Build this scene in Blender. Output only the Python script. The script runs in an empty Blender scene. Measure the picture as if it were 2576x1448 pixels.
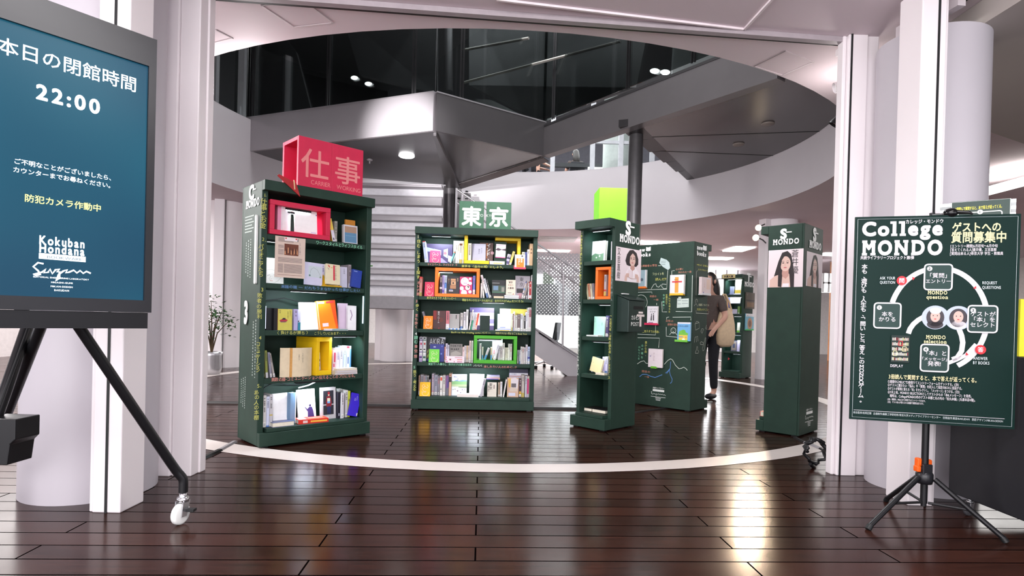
import bpy, bmesh, math, random
from mathutils import Vector, Matrix
S = bpy.context.scene
COL = S.collection
rnd = random.Random(7)
PI = math.pi

# ---------------------------------------------------------------- camera
FPX, PITCH, ROLL, CYP, CAMZ = 1480.2, -0.0068, 0.0256, 811.9, 1.0
cp, sp, cr, sr = math.cos(PITCH), math.sin(PITCH), math.cos(ROLL), math.sin(ROLL)
EX, UP0, FW = Vector((1, 0, 0)), Vector((0, -sp, cp)), Vector((0, cp, sp))
cam_d = bpy.data.cameras.new('camera'); cam = bpy.data.objects.new('camera', cam_d); COL.objects.link(cam)
RT, UPV = EX*cr + UP0*sr, EX*(-sr) + UP0*cr
cam.matrix_world = Matrix(((RT.x, UPV.x, -FW.x, 0), (RT.y, UPV.y, -FW.y, 0), (RT.z, UPV.z, -FW.z, CAMZ), (0, 0, 0, 1)))
cam_d.sensor_width = 36; cam_d.lens = FPX/2576*36
cam_d.shift_y = (CYP-724)/2576
cam_d.clip_start = 0.05; cam_d.clip_end = 200
S.camera = cam
S.view_settings.view_transform = 'Standard'; S.view_settings.look = 'None'
S.view_settings.gamma = 1; S.view_settings.use_curve_mapping = False
S.view_settings.exposure = 1.0

# ---------------------------------------------------------------- world and big lights
W = bpy.data.worlds.new('world'); S.world = W; W.use_nodes = True
W.node_tree.nodes['Background'].inputs[0].default_value = (0.93, 0.93, 1.0, 1)
W.node_tree.nodes['Background'].inputs[1].default_value = 1.25

def lamp(name, kind, loc, aim, power, col=(1, 1, 1), size=0.3, size_y=None, spot=60, blend=0.4):
    d = bpy.data.lights.new(name, kind); d.energy = power; d.color = col
    if kind == 'AREA':
        d.size = size
        if size_y: d.shape = 'RECTANGLE'; d.size_y = size_y
    else:
        d.shadow_soft_size = size
    if kind == 'SPOT': d.spot_size = math.radians(spot); d.spot_blend = blend
    o = bpy.data.objects.new(name, d); COL.objects.link(o)
    o.location = loc
    o.rotation_euler = (Vector(aim)-Vector(loc)).to_track_quat('-Z', 'Y').to_euler()
    return o
lamp('entrance_fill', 'AREA', (-2.2, -3.4, 1.75), (0.6, 6, 2.1), 190, (1, .96, .96), 8.5, 2.6)  # added frontal fill behind the camera for posts and ceiling, no real source
lamp('hall_fill', 'AREA', (4.5, 1.0, 2.78), (4.3, 2.5, 0), 5, (1, .97, .94), 2.0, 1.2)  # this and the next two: unseen fills added at ceiling height, no known fixtures
lamp('hall_fill', 'AREA', (-4.2, 2.4, 2.85), (-3.6, 2.8, 0), 12, (1, .96, .95), 1.6, 1.6)
lamp('hall_fill', 'AREA', (-4.6, 4.6, 2.85), (-2.4, 4.7, 0.9), 130, (1, .97, .96), 1.6, 1.6)  # extra fill, added to brighten the tall bookcase's left side
lamp('corridor_fill', 'AREA', (0.2, 1.3, 2.93), (0.2, 1.7, 0), 70, (1, .97, .97), 4.0, .8)  # overhead fill added to lift the white posts, not a known fitting
lamp('atrium_fill', 'AREA', (0.0, 9.3, 7.4), (0.0, 9.3, 0), 300, (.97, .98, 1), 4.0)  # unseen fill added high over the opening to light the atrium
lamp('atrium_fill', 'AREA', (0.6, 4.9, 2.93), (0.9, 11.0, 2.9), 32, (1, .97, 1), 2.4, 0.6)  # second added fill under the ring ceiling, aimed at the far parapet
lamp('ground_floor_light', 'AREA', (1.5, 16.5, 2.85), (1.5, 16.5, 0), 1150, (1, .99, .97), 9, 5)
lamp('ground_floor_light', 'AREA', (8.5, 10.5, 2.78), (8.5, 10.5, 0), 200, (1, .98, .95), 4, 6)
lamp('ground_floor_light', 'AREA', (-8.5, 9.5, 2.85), (-8.5, 9.5, 0), 200, (1, .97, .96), 4, 6)
lamp('upper_fill', 'AREA', (-2.9, 9.75, 4.32), (-2.7, 10.6, 6.2), 3.0, (1, 1, 1), 1.6, .2)  # invented pair behind the glass, added to lift the dark stair panels
lamp('upper_fill', 'AREA', (-.2, 9.55, 4.32), (0.0, 10.4, 6.0), 2.2, (1, 1, 1), 1.2, .2)
lamp('wash_light', 'POINT', (-2.15, 4.75, 2.72), (0, 0, 0), 9, (1, .97, .97), .08)
lamp('wash_light', 'POINT', (2.55, 4.55, 2.66), (0, 0, 0), 4, (1, .93, .9), .08)
lamp('upper_floor_light', 'AREA', (1.5, 15.5, 6.2), (1.5, 15.5, 4), 150, (.95, 1, 1), 5, 3)
lamp('floodlight', 'SPOT', (-2.35, 5.1, 2.86), (-1.65, 8.83, 3.70), 1250, (1, .97, .98), .05, None, 25, 1.0)
lamp('clamp_spot', 'SPOT', (4.25, 10.35, 2.53), (1.3, 3.0, 0.0), 170, (1, .74, .50), .13, None, 44, .5)
lamp('clamp_spot', 'SPOT', (4.33, 10.42, 2.70), (2.2, 4.4, 0.2), 30, (1, .84, .66), .12, None, 56, .6)

# ---------------------------------------------------------------- pixel helpers (photo pixel -> ray -> point)
def ray(x, y):
    a, b = x-1288, y-CYP
    xr, yr = cr*a + sr*b, -sr*a + cr*b
    return EX*(xr/FPX) + FW + UP0*(-yr/FPX)
O = Vector((0, 0, CAMZ))
def at_z(x, y, z=0.0):
    d = ray(x, y); return O + d*((z-CAMZ)/d.z)
def at_y(x, y, Y):
    d = ray(x, y); return O + d*(Y/d.y)
def on_plane(x, y, p0, n):
    d = ray(x, y); return O + d*((p0-O).dot(n)/d.dot(n))

# ---------------------------------------------------------------- materials
def lin(c):
    f = lambda v: v/12.92 if v <= .04045 else ((v+.055)/1.055)**2.4
    return tuple(f(v/255) for v in c[:3])
MATS = {}
def mat(col, rough=.6, metal=0., noise=.06, scale=14., emit=0., spec=.4, coat=0.):
    key = (tuple(col), rough, metal, noise, scale, emit, spec, coat)
    if key in MATS: return MATS[key]
    m = bpy.data.materials.new('surface'); m.use_nodes = True
    nt = m.node_tree; b = nt.nodes['Principled BSDF']
    l = lin(col)
    b.inputs['Roughness'].default_value = rough; b.inputs['Metallic'].default_value = metal
    b.inputs['Specular IOR Level'].default_value = spec
    b.inputs['Coat Weight'].default_value = coat
    b.inputs['Base Color'].default_value = (*l, 1)
    if noise:
        tc = nt.nodes.new('ShaderNodeTexCoord'); n = nt.nodes.new('ShaderNodeTexNoise')
        n.inputs['Scale'].default_value = scale; n.inputs['Detail'].default_value = 3
        r = nt.nodes.new('ShaderNodeValToRGB')
        r.color_ramp.elements[0].position = .3; r.color_ramp.elements[1].position = .7
        r.color_ramp.elements[0].color = (*[v*(1-noise) for v in l], 1)
        r.color_ramp.elements[1].color = (*[min(1, v*(1+noise)) for v in l], 1)
        nt.links.new(tc.outputs['Object'], n.inputs['Vector']); nt.links.new(n.outputs['Fac'], r.inputs['Fac'])
        nt.links.new(r.outputs['Color'], b.inputs['Base Color'])
    if emit:
        b.inputs['Emission Color'].default_value = (*l, 1); b.inputs['Emission Strength'].default_value = emit
    MATS[key] = m
    return m

def glass_mat(tint=(.8, .85, .84), refl=.12, rough=.02):
    m = bpy.data.materials.new('glass'); m.use_nodes = True; nt = m.node_tree; nt.nodes.clear()
    o = nt.nodes.new('ShaderNodeOutputMaterial'); mx = nt.nodes.new('ShaderNodeMixShader')
    t = nt.nodes.new('ShaderNodeBsdfTransparent'); g = nt.nodes.new('ShaderNodeBsdfGlossy'); f = nt.nodes.new('ShaderNodeLayerWeight')
    t.inputs[0].default_value = (*tint, 1); g.inputs['Roughness'].default_value = rough
    mul = nt.nodes.new('ShaderNodeMath'); mul.operation = 'MULTIPLY_ADD'; mul.inputs[1].default_value = .5; mul.inputs[2].default_value = refl
    f.inputs[0].default_value = .35
    nt.links.new(f.outputs['Fresnel'], mul.inputs[0]); nt.links.new(mul.outputs[0], mx.inputs[0])
    nt.links.new(t.outputs[0], mx.inputs[1]); nt.links.new(g.outputs[0], mx.inputs[2]); nt.links.new(mx.outputs[0], o.inputs[0])
    return m
GLASS_DARK = glass_mat((.5, .53, .53), .07)
GLASS_CLEAR = glass_mat((.86, .90, .90), .05)

def wood_floor():
    m = bpy.data.materials.new('floor_planks'); m.use_nodes = True; nt = m.node_tree; b = nt.nodes['Principled BSDF']
    N = nt.nodes.new; L = nt.links.new
    tc = N('ShaderNodeTexCoord'); mp = N('ShaderNodeMapping'); mp.inputs['Rotation'].default_value[2] = math.radians(-3.0)
    L(tc.outputs['Object'], mp.inputs['Vector'])
    br = N('ShaderNodeTexBrick'); br.offset = .37; br.offset_frequency = 2; br.squash = 1
    br.inputs['Scale'].default_value = 1; br.inputs['Brick Width'].default_value = 1.82; br.inputs['Row Height'].default_value = .1425
    br.inputs['Mortar Size'].default_value = .0042; br.inputs['Mortar Smooth'].default_value = .1; br.inputs['Bias'].default_value = 0
    br.inputs['Color1'].default_value = (0, 0, 0, 1); br.inputs['Color2'].default_value = (1, 1, 1, 1); br.inputs['Mortar'].default_value = (.5, .5, .5, 1)
    L(mp.outputs[0], br.inputs['Vector'])
    st = N('ShaderNodeMapping'); st.inputs['Scale'].default_value = (1.2, 16, 1); L(mp.outputs[0], st.inputs['Vector'])
    ns = N('ShaderNodeTexNoise'); ns.inputs['Scale'].default_value = 3.2; ns.inputs['Detail'].default_value = 6; ns.inputs['Roughness'].default_value = .6
    L(st.outputs[0], ns.inputs['Vector'])
    mx = N('ShaderNodeMath'); mx.operation = 'MULTIPLY_ADD'; mx.inputs[1].default_value = .34
    L(br.outputs['Color'], mx.inputs[0]); L(ns.outputs['Fac'], mx.inputs[2])
    rp = N('ShaderNodeValToRGB'); L(mx.outputs[0], rp.inputs['Fac'])
    e = rp.color_ramp.elements; e[0].position = .3; e[0].color = (*lin((25, 12, 10)), 1); e[1].position = .95; e[1].color = (*lin((62, 34, 26)), 1)
    mo = N('ShaderNodeMix'); mo.data_type = 'RGBA'; L(br.outputs['Fac'], mo.inputs[0]); L(rp.outputs[0], mo.inputs[6]); mo.inputs[7].default_value = (*lin((6, 4, 4)), 1)
    L(mo.outputs[2], b.inputs['Base Color'])
    n2 = N('ShaderNodeTexNoise'); n2.inputs['Scale'].default_value = 5; n2.inputs['Detail'].default_value = 4; L(tc.outputs['Object'], n2.inputs['Vector'])
    rr = N('ShaderNodeMapRange'); rr.inputs['To Min'].default_value = .12; rr.inputs['To Max'].default_value = .25; L(n2.outputs['Fac'], rr.inputs['Value']); L(rr.outputs[0], b.inputs['Roughness'])
    sm = N('ShaderNodeMath'); sm.operation = 'MULTIPLY_ADD'; sm.inputs[1].default_value = -.14; sm.inputs[2].default_value = .14; L(br.outputs['Fac'], sm.inputs[0]); L(sm.outputs[0], b.inputs['Specular IOR Level'])
    bp = N('ShaderNodeBump'); bp.inputs['Strength'].default_value = .22; bp.inputs['Distance'].default_value = .002
    iv = N('ShaderNodeMath'); iv.operation = 'SUBTRACT'; iv.inputs[0].default_value = 1; L(br.outputs['Fac'], iv.inputs[1])
    n3 = N('ShaderNodeTexNoise'); n3.inputs['Scale'].default_value = 160; L(tc.outputs['Object'], n3.inputs['Vector'])
    ad = N('ShaderNodeMath'); ad.operation = 'MULTIPLY_ADD'; ad.inputs[1].default_value = .18; L(n3.outputs['Fac'], ad.inputs[0]); L(iv.outputs[0], ad.inputs[2])
    L(ad.outputs[0], bp.inputs['Height']); L(bp.outputs[0], b.inputs['Normal'])
    return m

# ---------------------------------------------------------------- mesh builder
class MB:
    def __init__(s): s.v = []; s.f = []; s.m = []; s.smooth = set()
    def add(s, vs, fs, mi=0, smooth=False):
        o = len(s.v); s.v += [tuple(p) for p in vs]
        for f in fs:
            if smooth: s.smooth.add(len(s.f))
            s.f.append(tuple(i+o for i in f)); s.m.append(mi)
        return s
    def box(s, a, b, mi=0):
        x0, y0, z0 = [min(p, q) for p, q in zip(a, b)]; x1, y1, z1 = [max(p, q) for p, q in zip(a, b)]
        return s.add([(x0,y0,z0),(x1,y0,z0),(x1,y1,z0),(x0,y1,z0),(x0,y0,z1),(x1,y0,z1),(x1,y1,z1),(x0,y1,z1)],
              [(0,3,2,1),(4,5,6,7),(0,1,5,4),(1,2,6,5),(2,3,7,6),(3,0,4,7)], mi)
    def prism(s, pts, d, mi=0):   # planar polygon of 3D points extruded by vector d
        n = len(pts); P = [Vector(p) for p in pts]; d = Vector(d)
        nrm = Vector((0, 0, 0))
        for i in range(n):
            nrm += (P[i]-P[0]).cross(P[(i+1) % n]-P[0])
        if nrm.dot(d) > 0: P = P[::-1]
        fs = [tuple(range(n)), tuple(range(2*n-1, n-1, -1))] + [(i, n+i, n+(i+1) % n, (i+1) % n) for i in range(n)]
        return s.add(P+[p+d for p in P], [f[::-1] if 0 else f for f in fs], mi)
    def tube(s, path, r, n=10, mi=0, caps=True):
        path = [Vector(p) for p in path]; R = r if isinstance(r, (list, tuple)) else [r]*len(path)
        vs = []; fs = []; ref = None
        for i, p in enumerate(path):
            t = (path[min(i+1, len(path)-1)]-path[max(i-1, 0)]).normalized()
            if ref is None: ref = t.orthogonal().normalized()
            ref = (ref - t*ref.dot(t)).normalized(); bi = t.cross(ref)
            for k in range(n):
                a = 2*PI*k/n; vs.append(p + ref*(R[i]*math.cos(a)) + bi*(R[i]*math.sin(a)))
        for i in range(len(path)-1):
            for k in range(n):
                fs.append((i*n+k, i*n+(k+1) % n, (i+1)*n+(k+1) % n, (i+1)*n+k))
        s.add(vs, fs, mi, True)
        if caps:
            o = len(vs); s.add(vs[:n], [tuple(range(n-1, -1, -1))], mi); s.add(vs[-n:], [tuple(range(n))], mi)
        return s
    def lathe(s, prof, c=(0, 0, 0), n=32, mi=0, a0=0, a1=2*PI):   # prof: (r, z) pairs, outside view anticlockwise
        full = abs(a1-a0-2*PI) < 1e-6; k = n if full else n+1; vs = []; fs = []
        for j in range(k):
            a = a0+(a1-a0)*j/n
            for r, z in prof: vs.append((c[0]+r*math.cos(a), c[1]+r*math.sin(a), c[2]+z))
        q = len(prof)
        for j in range(n):
            for i in range(q-1):
                j2 = (j+1) % k
                fs.append((j*q+i, j2*q+i, j2*q+i+1, j*q+i+1))
        return s.add(vs, fs, mi, True)
    def ell(s, c, r, n=12, m=8, mi=0):
        vs = []; fs = []
        for j in range(m+1):
            t = PI*j/m
            for k in range(n):
                a = 2*PI*k/n; vs.append((c[0]+r[0]*math.sin(t)*math.cos(a), c[1]+r[1]*math.sin(t)*math.sin(a), c[2]-r[2]*math.cos(t)))
        for j in range(m):
            for k in range(n): fs.append((j*n+k, j*n+(k+1) % n, (j+1)*n+(k+1) % n, (j+1)*n+k))
        return s.add(vs, fs, mi, True)
    def build(s, name, mats, parent=None, loc=None, M=None, bevel=0., sub=0):
        me = bpy.data.meshes.new(name); me.from_pydata(s.v, [], s.f)
        mats = mats if isinstance(mats, (list, tuple)) else [mats]
        for m in mats: me.materials.append(m)
        for i, p in enumerate(me.polygons):
            p.material_index = s.m[i]; p.use_smooth = i in s.smooth
        me.update()
        o = bpy.data.objects.new(name, me); COL.objects.link(o)
        if parent is not None: o.parent = parent
        if loc is not None: o.location = loc
        if M is not None: o.matrix_local = M
        if bevel:
            b = o.modifiers.new('bevel', 'BEVEL'); b.width = bevel; b.segments = 2; b.limit_method = 'ANGLE'; b.angle_limit = .6
        if sub:
            b = o.modifiers.new('sub', 'SUBSURF'); b.levels = sub; b.render_levels = sub
        return o

def tag(o, label=None, cat=None, group=None, kind=None):
    if label: o['label'] = label
    if cat: o['category'] = cat
    if group: o['group'] = group
    if kind: o['kind'] = kind
    return o
def thing(name, label, cat, loc=(0, 0, 0), M=None, group=None):
    o = bpy.data.objects.new(name, None); COL.objects.link(o); o.empty_display_size = .1
    if M is not None: o.matrix_world = M
    else: o.location = loc
    return tag(o, label, cat, group)
def struct(mb, name, mats, **k):
    return tag(mb.build(name, mats, **k), kind='structure')
def frame(o, ex, ey):
    """matrix with origin o, x axis ex, y axis ey, z = ex x ey"""
    ex = Vector(ex).normalized(); ey = Vector(ey); ey = (ey-ex*ey.dot(ex)).normalized(); ez = ex.cross(ey); o = Vector(o)
    return Matrix(((ex.x, ey.x, ez.x, o.x), (ex.y, ey.y, ez.y, o.y), (ex.z, ey.z, ez.z, o.z), (0, 0, 0, 1)))

# ---------------------------------------------------------------- lettering
GL = {}
def glyph(s, bold=0., ext=0.):
    k = (s, bold, ext)
    if k not in GL and bold:   # heavier strokes: the plain letter laid round a small circle
        g = glyph(s, 0., ext); n = 4 if wide(s[0]) else 8; vs = []; fs = []
        for i in range(n):
            o = len(vs); a = 2*PI*i/n+.39; vs += [(x+bold*math.cos(a), y+bold*math.sin(a), z+.0009*i) for x, y, z in g[0]]; fs += [tuple(q+o for q in f_) for f_ in g[1]]
        GL[k] = (vs, fs, g[2]-bold, g[3]+bold, g[4]-bold, g[5]+bold)
    if k not in GL:
        c = bpy.data.curves.new('t', 'FONT'); c.body = s; c.size = 1; c.offset = bold; c.extrude = ext; c.resolution_u = 2 if wide(s[0]) else 4
        o = bpy.data.objects.new('t', c); COL.objects.link(o)
        m = bpy.data.meshes.new_from_object(o)
        vs = [tuple(v.co) for v in m.vertices]; fs = [tuple(p.vertices) for p in m.polygons]
        bpy.data.objects.remove(o); bpy.data.curves.remove(c); bpy.data.meshes.remove(m)
        xs = [v[0] for v in vs] or [0, .3]; ys = [v[1] for v in vs] or [0, 0]
        GL[k] = (vs, fs, min(xs), max(xs), min(ys), max(ys))
    return GL[k]
def wide(c): return ord(c) > 0x2e80
class Flat(MB):
    """a sheet of print: 2D shapes in x (right), y (up); z is a hair's height that grows with every layer"""
    def __init__(s): super().__init__(); s.z = .0004
    def up(s): s.z += .00025
    def rect(s, x0, y0, x1, y1, mi=0):
        return s.add([(x0, y0, s.z), (x1, y0, s.z), (x1, y1, s.z), (x0, y1, s.z)], [(0, 1, 2, 3)], mi)
    def poly(s, pts, mi=0):
        a = sum(p[0]*q[1]-q[0]*p[1] for p, q in zip(pts, pts[1:]+pts[:1]))
        if a < 0: pts = pts[::-1]
        return s.add([(p[0], p[1], s.z) for p in pts], [tuple(range(len(pts)))], mi)
    def disc(s, x, y, rx, ry=None, mi=0, n=24):
        ry = ry or rx
        return s.poly([(x+rx*math.cos(2*PI*k/n), y+ry*math.sin(2*PI*k/n)) for k in range(n)], mi)
    def line(s, pts, w, mi=0, closed=False):
        pts = [Vector((p[0], p[1])) for p in pts]
        if closed: pts = pts + [pts[0], pts[1]]
        n = len(pts); L = []
        for i, p in enumerate(pts):
            t = (pts[min(i+1, n-1)]-pts[max(i-1, 0)])
            t = t.normalized() if t.length > 1e-9 else Vector((1, 0)); nn = Vector((-t.y, t.x))
            L.append((p+nn*w/2, p-nn*w/2))
        if closed: L = L[:-1]; L[0] = L[-1]
        vs = []; fs = []
        for a, b in L: vs += [(a.x, a.y, s.z), (b.x, b.y, s.z)]
        for i in range(len(L)-1): fs.append((2*i, 2*i+1, 2*i+3, 2*i+2))
        return s.add(vs, fs, mi)
    def arc(s, x, y, r, a0, a1, w, mi=0, n=32, ry=None):
        ry = ry or r
        return s.line([(x+r*math.cos(math.radians(a0+(a1-a0)*k/n)), y+ry*math.sin(math.radians(a0+(a1-a0)*k/n))) for k in range(n+1)], w, mi)
    def rrect(s, x0, y0, x1, y1, r, w, mi=0, fill=None):
        P = []
        for cx, cy, a in ((x1-r, y1-r, 0), (x0+r, y1-r, 90), (x0+r, y0+r, 180), (x1-r, y0+r, 270)):
            P += [(cx+r*math.cos(math.radians(a+t)), cy+r*math.sin(math.radians(a+t))) for t in (0, 30, 60, 90)]
        if fill is not None: s.poly(P, fill); s.up()
        if w: s.line(P, w, mi, True)
        return s
    def text(s, t, x, y, size, mi=0, bold=0., align='L', vert=False, width=None, jit=0., lead=1.0, xs=1.0, ext=0.):
        """text with its base line at (x, y); width squeezes or stretches the line to that length; vert sets it top to bottom"""
        items = []; px = 0.
        if vert:
            py = 0.
            for c in t:
                if c == ' ': py -= size*.5; continue
                g = glyph(c, bold, ext); w = g[3]-g[2]
                rot = c in 'ー―()「」〈〉<>-…~〜'
                items.append((g, -(g[2]+g[3])/2*size*xs, py-size*.85, rot)); py -= size*lead*(1.0 if wide(c) else .82)
            k = 1.
        else:
            for c in t:
                if c == ' ': px += size*.32*xs; continue
                if c == '\u3000': px += size*.8*xs; continue
                if wide(c):
                    items.append((glyph(c, bold, ext), px, 0, False)); px += size*lead*xs; continue
                g = glyph(c, bold, ext)
                items.append((g, px-g[2]*size*xs, 0, False)); px += (g[3]-g[2]+.085+2*bold)*size*xs*lead
            k = width/px if width else 1.
            px *= k
        ox = x - (px/2 if align == 'C' else px if align == 'R' else 0)
        for g, gx, gy, rot in items:
            dx, dy, a = (rnd.uniform(-jit, jit)*size, rnd.uniform(-jit, jit)*size, rnd.uniform(-jit, jit)*1.2) if jit else (0, 0, 0)
            cx, cy = (g[2]+g[3])/2, (g[4]+g[5])/2
            if rot: a -= PI/2
            ca, sa = math.cos(a), math.sin(a); vs = []
            for vx, vy, vz in g[0]:
                ux, uy = vx-cx, vy-cy
                ux, uy = ux*ca-uy*sa+cx, ux*sa+uy*ca+cy
                vs.append((ox+(gx+ux*size*xs)*k+dx, y+gy+uy*size+dy, s.z+vz*size))
            s.add(vs, g[1], mi)
        return px
    def slab(s, t, x, y, size, mi=0, bold=.035, width=None, ext=0., align='L'):
        """heavy slab-serif lettering: bold letters with bars at the stem ends"""
        th = .13; px = 0.; it = []
        stems = {'M': 'lLrR', 'N': 'lLR', 'D': 'lL', 'T': 'm', 'l': 'cC', 'B': 'lL', 'n': 'lr', 'h': 'lr', 'k': 'lLr', 'b': 'L', 'q': '', 'u': 'L', 'i': 'm', 't': ''}
        for c in t:
            if c == ' ': px += size*.35; continue
            g = glyph(c, bold, ext); ser = stems.get(c, ''); pad = .1 if ser else .02
            it.append((c, g, px+(pad-g[2])*size, ser)); px += (g[3]-g[2]+2*pad+.03)*size
        k = width/px if width else 1.; ox = x - (px*k/2 if align == 'C' else 0)
        for c, g, gx, ser in it:
            s.add([(ox+(gx+vx*size)*k, y+vy*size, s.z+vz*size) for vx, vy, vz in g[0]], g[1], mi)
            X = lambda q: ox+(gx+q*size)*k
            top = g[5]; bw = .15
            for e in ser:
                xl, xr2, cc = g[2]+.07+bold, g[3]-.07-bold, (g[2]+g[3])/2
                q = {'l': (xl, 0), 'L': (xl, 1), 'r': (xr2, 0), 'R': (xr2, 1), 'm': (cc, 0), 'c': (cc, 0), 'C': (cc-.06, 1)}[e]
                b0 = -bold if q[1] == 0 else top-th
                if ext: s.box((X(q[0]-bw), y+b0*size, s.z-ext*size), (X(q[0]+bw), y+(b0+th)*size, s.z+ext*size), mi)
                else: s.rect(X(q[0]-bw), y+b0*size, X(q[0]+bw), y+(b0+th)*size, mi)
        return px*k
def sheet(fl, name, cols, parent, M, rough=.55, emit=0.):
    return fl.build(name, [c if isinstance(c, bpy.types.Material) else mat(c, rough, 0, 0, emit=emit) for c in cols], parent, M=M)
# ================================================================ THE SETTING
RC, RR, ZC = Vector((-.23, 8.47, 0)), 4.45, 2.97
WHITE = mat((214, 207, 212), .55, 0, .015, 3)
PILLAR = mat((238, 231, 234), .42, 0, .015, 3)
COLUMN = mat((192, 187, 194), .42, 0, .015, 3)
CEIL = mat((226, 211, 217), .7, 0, .02, 2)
STEEL = mat((96, 93, 95), .36, .45, .03, 4)
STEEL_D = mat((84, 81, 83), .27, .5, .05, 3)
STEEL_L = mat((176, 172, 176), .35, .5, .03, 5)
GASKET = mat((22, 24, 26), .5)
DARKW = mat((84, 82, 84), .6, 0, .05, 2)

fl = MB(); fl.box((-18, -4, -.1), (20, 26, 0)); struct(fl, 'floor', wood_floor())
def ring(r0, r1, z, c=RC, n=96, a0=0, a1=2*PI, flip=False):
    m = MB(); vs = []; fs = []
    for k in range(n+1):
        a = a0+(a1-a0)*k/n
        vs += [(c.x+r0*math.cos(a), c.y+r0*math.sin(a), z), (c.x+r1*math.cos(a), c.y+r1*math.sin(a), z)]
    for k in range(n):
        f = (2*k, 2*k+1, 2*k+3, 2*k+2); fs.append(f[::-1] if flip else f)
    return m.add(vs, fs)
m = ring(4.40, 4.625, .002, Vector((-.236, 8.441, 0))); struct(m, 'floor_line', mat((206, 197, 193), .38, 0, .02, 6))

# ground-floor ceiling with the round opening, its white parapet band and the upper floor
def holed(z, name, m_, down, x0=-18, x1=20, y0=-4, y1=26, n=96, z2=None):
    me = MB(); vs = []; fs = []
    for k in range(n):
        a = 2*PI*k/n; c, s = math.cos(a), math.sin(a)
        t = min(((x1-RC.x)/c if c > 1e-9 else (x0-RC.x)/c if c < -1e-9 else 1e9), ((y1-RC.y)/s if s > 1e-9 else (y0-RC.y)/s if s < -1e-9 else 1e9))
        vs += [(RC.x+RR*c, RC.y+RR*s, z), (RC.x+t*c, RC.y+t*s, z)]
    corners = [(x1, y1), (x0, y1), (x0, y0), (x1, y0)]
    for k in range(n):
        j = (k+1) % n; f = [2*k, 2*k+1, 2*j+1, 2*j]
        a, b = vs[2*k+1], vs[2*j+1]
        if abs(a[0]-b[0]) > 1e-6 and abs(a[1]-b[1]) > 1e-6:
            c = min(corners, key=lambda q: (q[0]-(a[0]+b[0])/2)**2+(q[1]-(a[1]+b[1])/2)**2)
            vs.append((*c, z)); f = [2*k, 2*k+1, len(vs)-1, 2*j+1, 2*j]
        fs.append(tuple(f[::-1]) if down else tuple(f))
    me.add(vs, fs)
    return struct(me, name, m_)
holed(ZC, 'ceiling', CEIL, True)
holed(4.20, 'floor_upper', mat((120, 116, 116), .6), False)
m = MB(); m.lathe([(RR+.001, 4.22), (RR, 2.97)], RC, 96); m.lathe([(RR+.12, 4.20), (RR+.12, 4.22), (RR, 4.22)], RC, 96)
struct(m, 'wall_parapet', mat((206, 200, 204), .5, 0, .015, 2))

# upper storeys seen through the opening: dark round hall, pale far side, ceiling
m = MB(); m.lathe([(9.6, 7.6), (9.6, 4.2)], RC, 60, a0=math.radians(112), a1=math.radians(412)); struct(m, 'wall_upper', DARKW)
m = MB(); m.lathe([(12.5, 7.6), (12.5, 4.2)], RC, 20, a0=math.radians(45), a1=math.radians(118)); struct(m, 'wall_upper_back', mat((196, 196, 208), .6))
m = MB(); m.box((-13, -4, 7.6), (13, 23, 7.7)); struct(m, 'ceiling_upper', mat((130, 128, 130), .6))
m = MB()
for px, h in ((1390, 2.2), (1490, 2.2), (1561, 2.2), (1640, 2.2)):
    p = at_y(px, 400, 13.3); m.box((p.x-.05, 13.25, 4.2), (p.x+.05, 13.35, 4.2+h))
p0, p1 = at_y(1330, 400, 13.3), at_y(1680, 400, 13.3)
m.box((p0.x, 13.27, 5.0), (p1.x, 13.33, 5.07)); struct(m, 'trim_1', mat((212, 214, 220), .5))
m = MB(); m.box((p0.x-.3, 15.3, 4.98), (p1.x+.9, 15.4, 5.08)); m.box((p0.x-.3, 15.3, 4.42), (p1.x+.9, 15.4, 4.5)); struct(m, 'trim_2', mat((40, 42, 46), .5))
m = MB(); p = at_y(1554, 400, 14.2); m.lathe([(.36, 0), (.36, 3.4)], (p.x, 14.2, 4.2), 32); struct(m, 'pillar_upper', mat((206, 216, 212), .5))
m = MB()
for px, Y, z in ((1508, 14.9, 4.95), (1680, 14.6, 4.9)):
    p = at_y(px, 370, 15.0); m.box((p.x-.28, 14.95, 4.82), (p.x+.28, 15.0, 4.9))
tag(m.build('light_strip', mat((255, 255, 255), .5, emit=3)), 'white light strip glowing behind the upper floor posts', 'light')
# greenish glazing over the parapet at the far left
m = MB(); m.lathe([(RR+.02, 4.22), (RR+.02, 5.5)], RC, 12, a0=math.radians(160), a1=math.radians(186)); struct(m, 'window_1', GLASS_CLEAR)
m = MB()
for a in (163, 171): 
    c, s = math.cos(math.radians(a)), math.sin(math.radians(a)); x, y = RC.x+(RR+.1)*c, RC.y+(RR+.1)*s
    m.box((x-.05, y-.05, 4.22), (x+.05, y+.05, 5.6))
struct(m, 'trim_3', WHITE)

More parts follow.
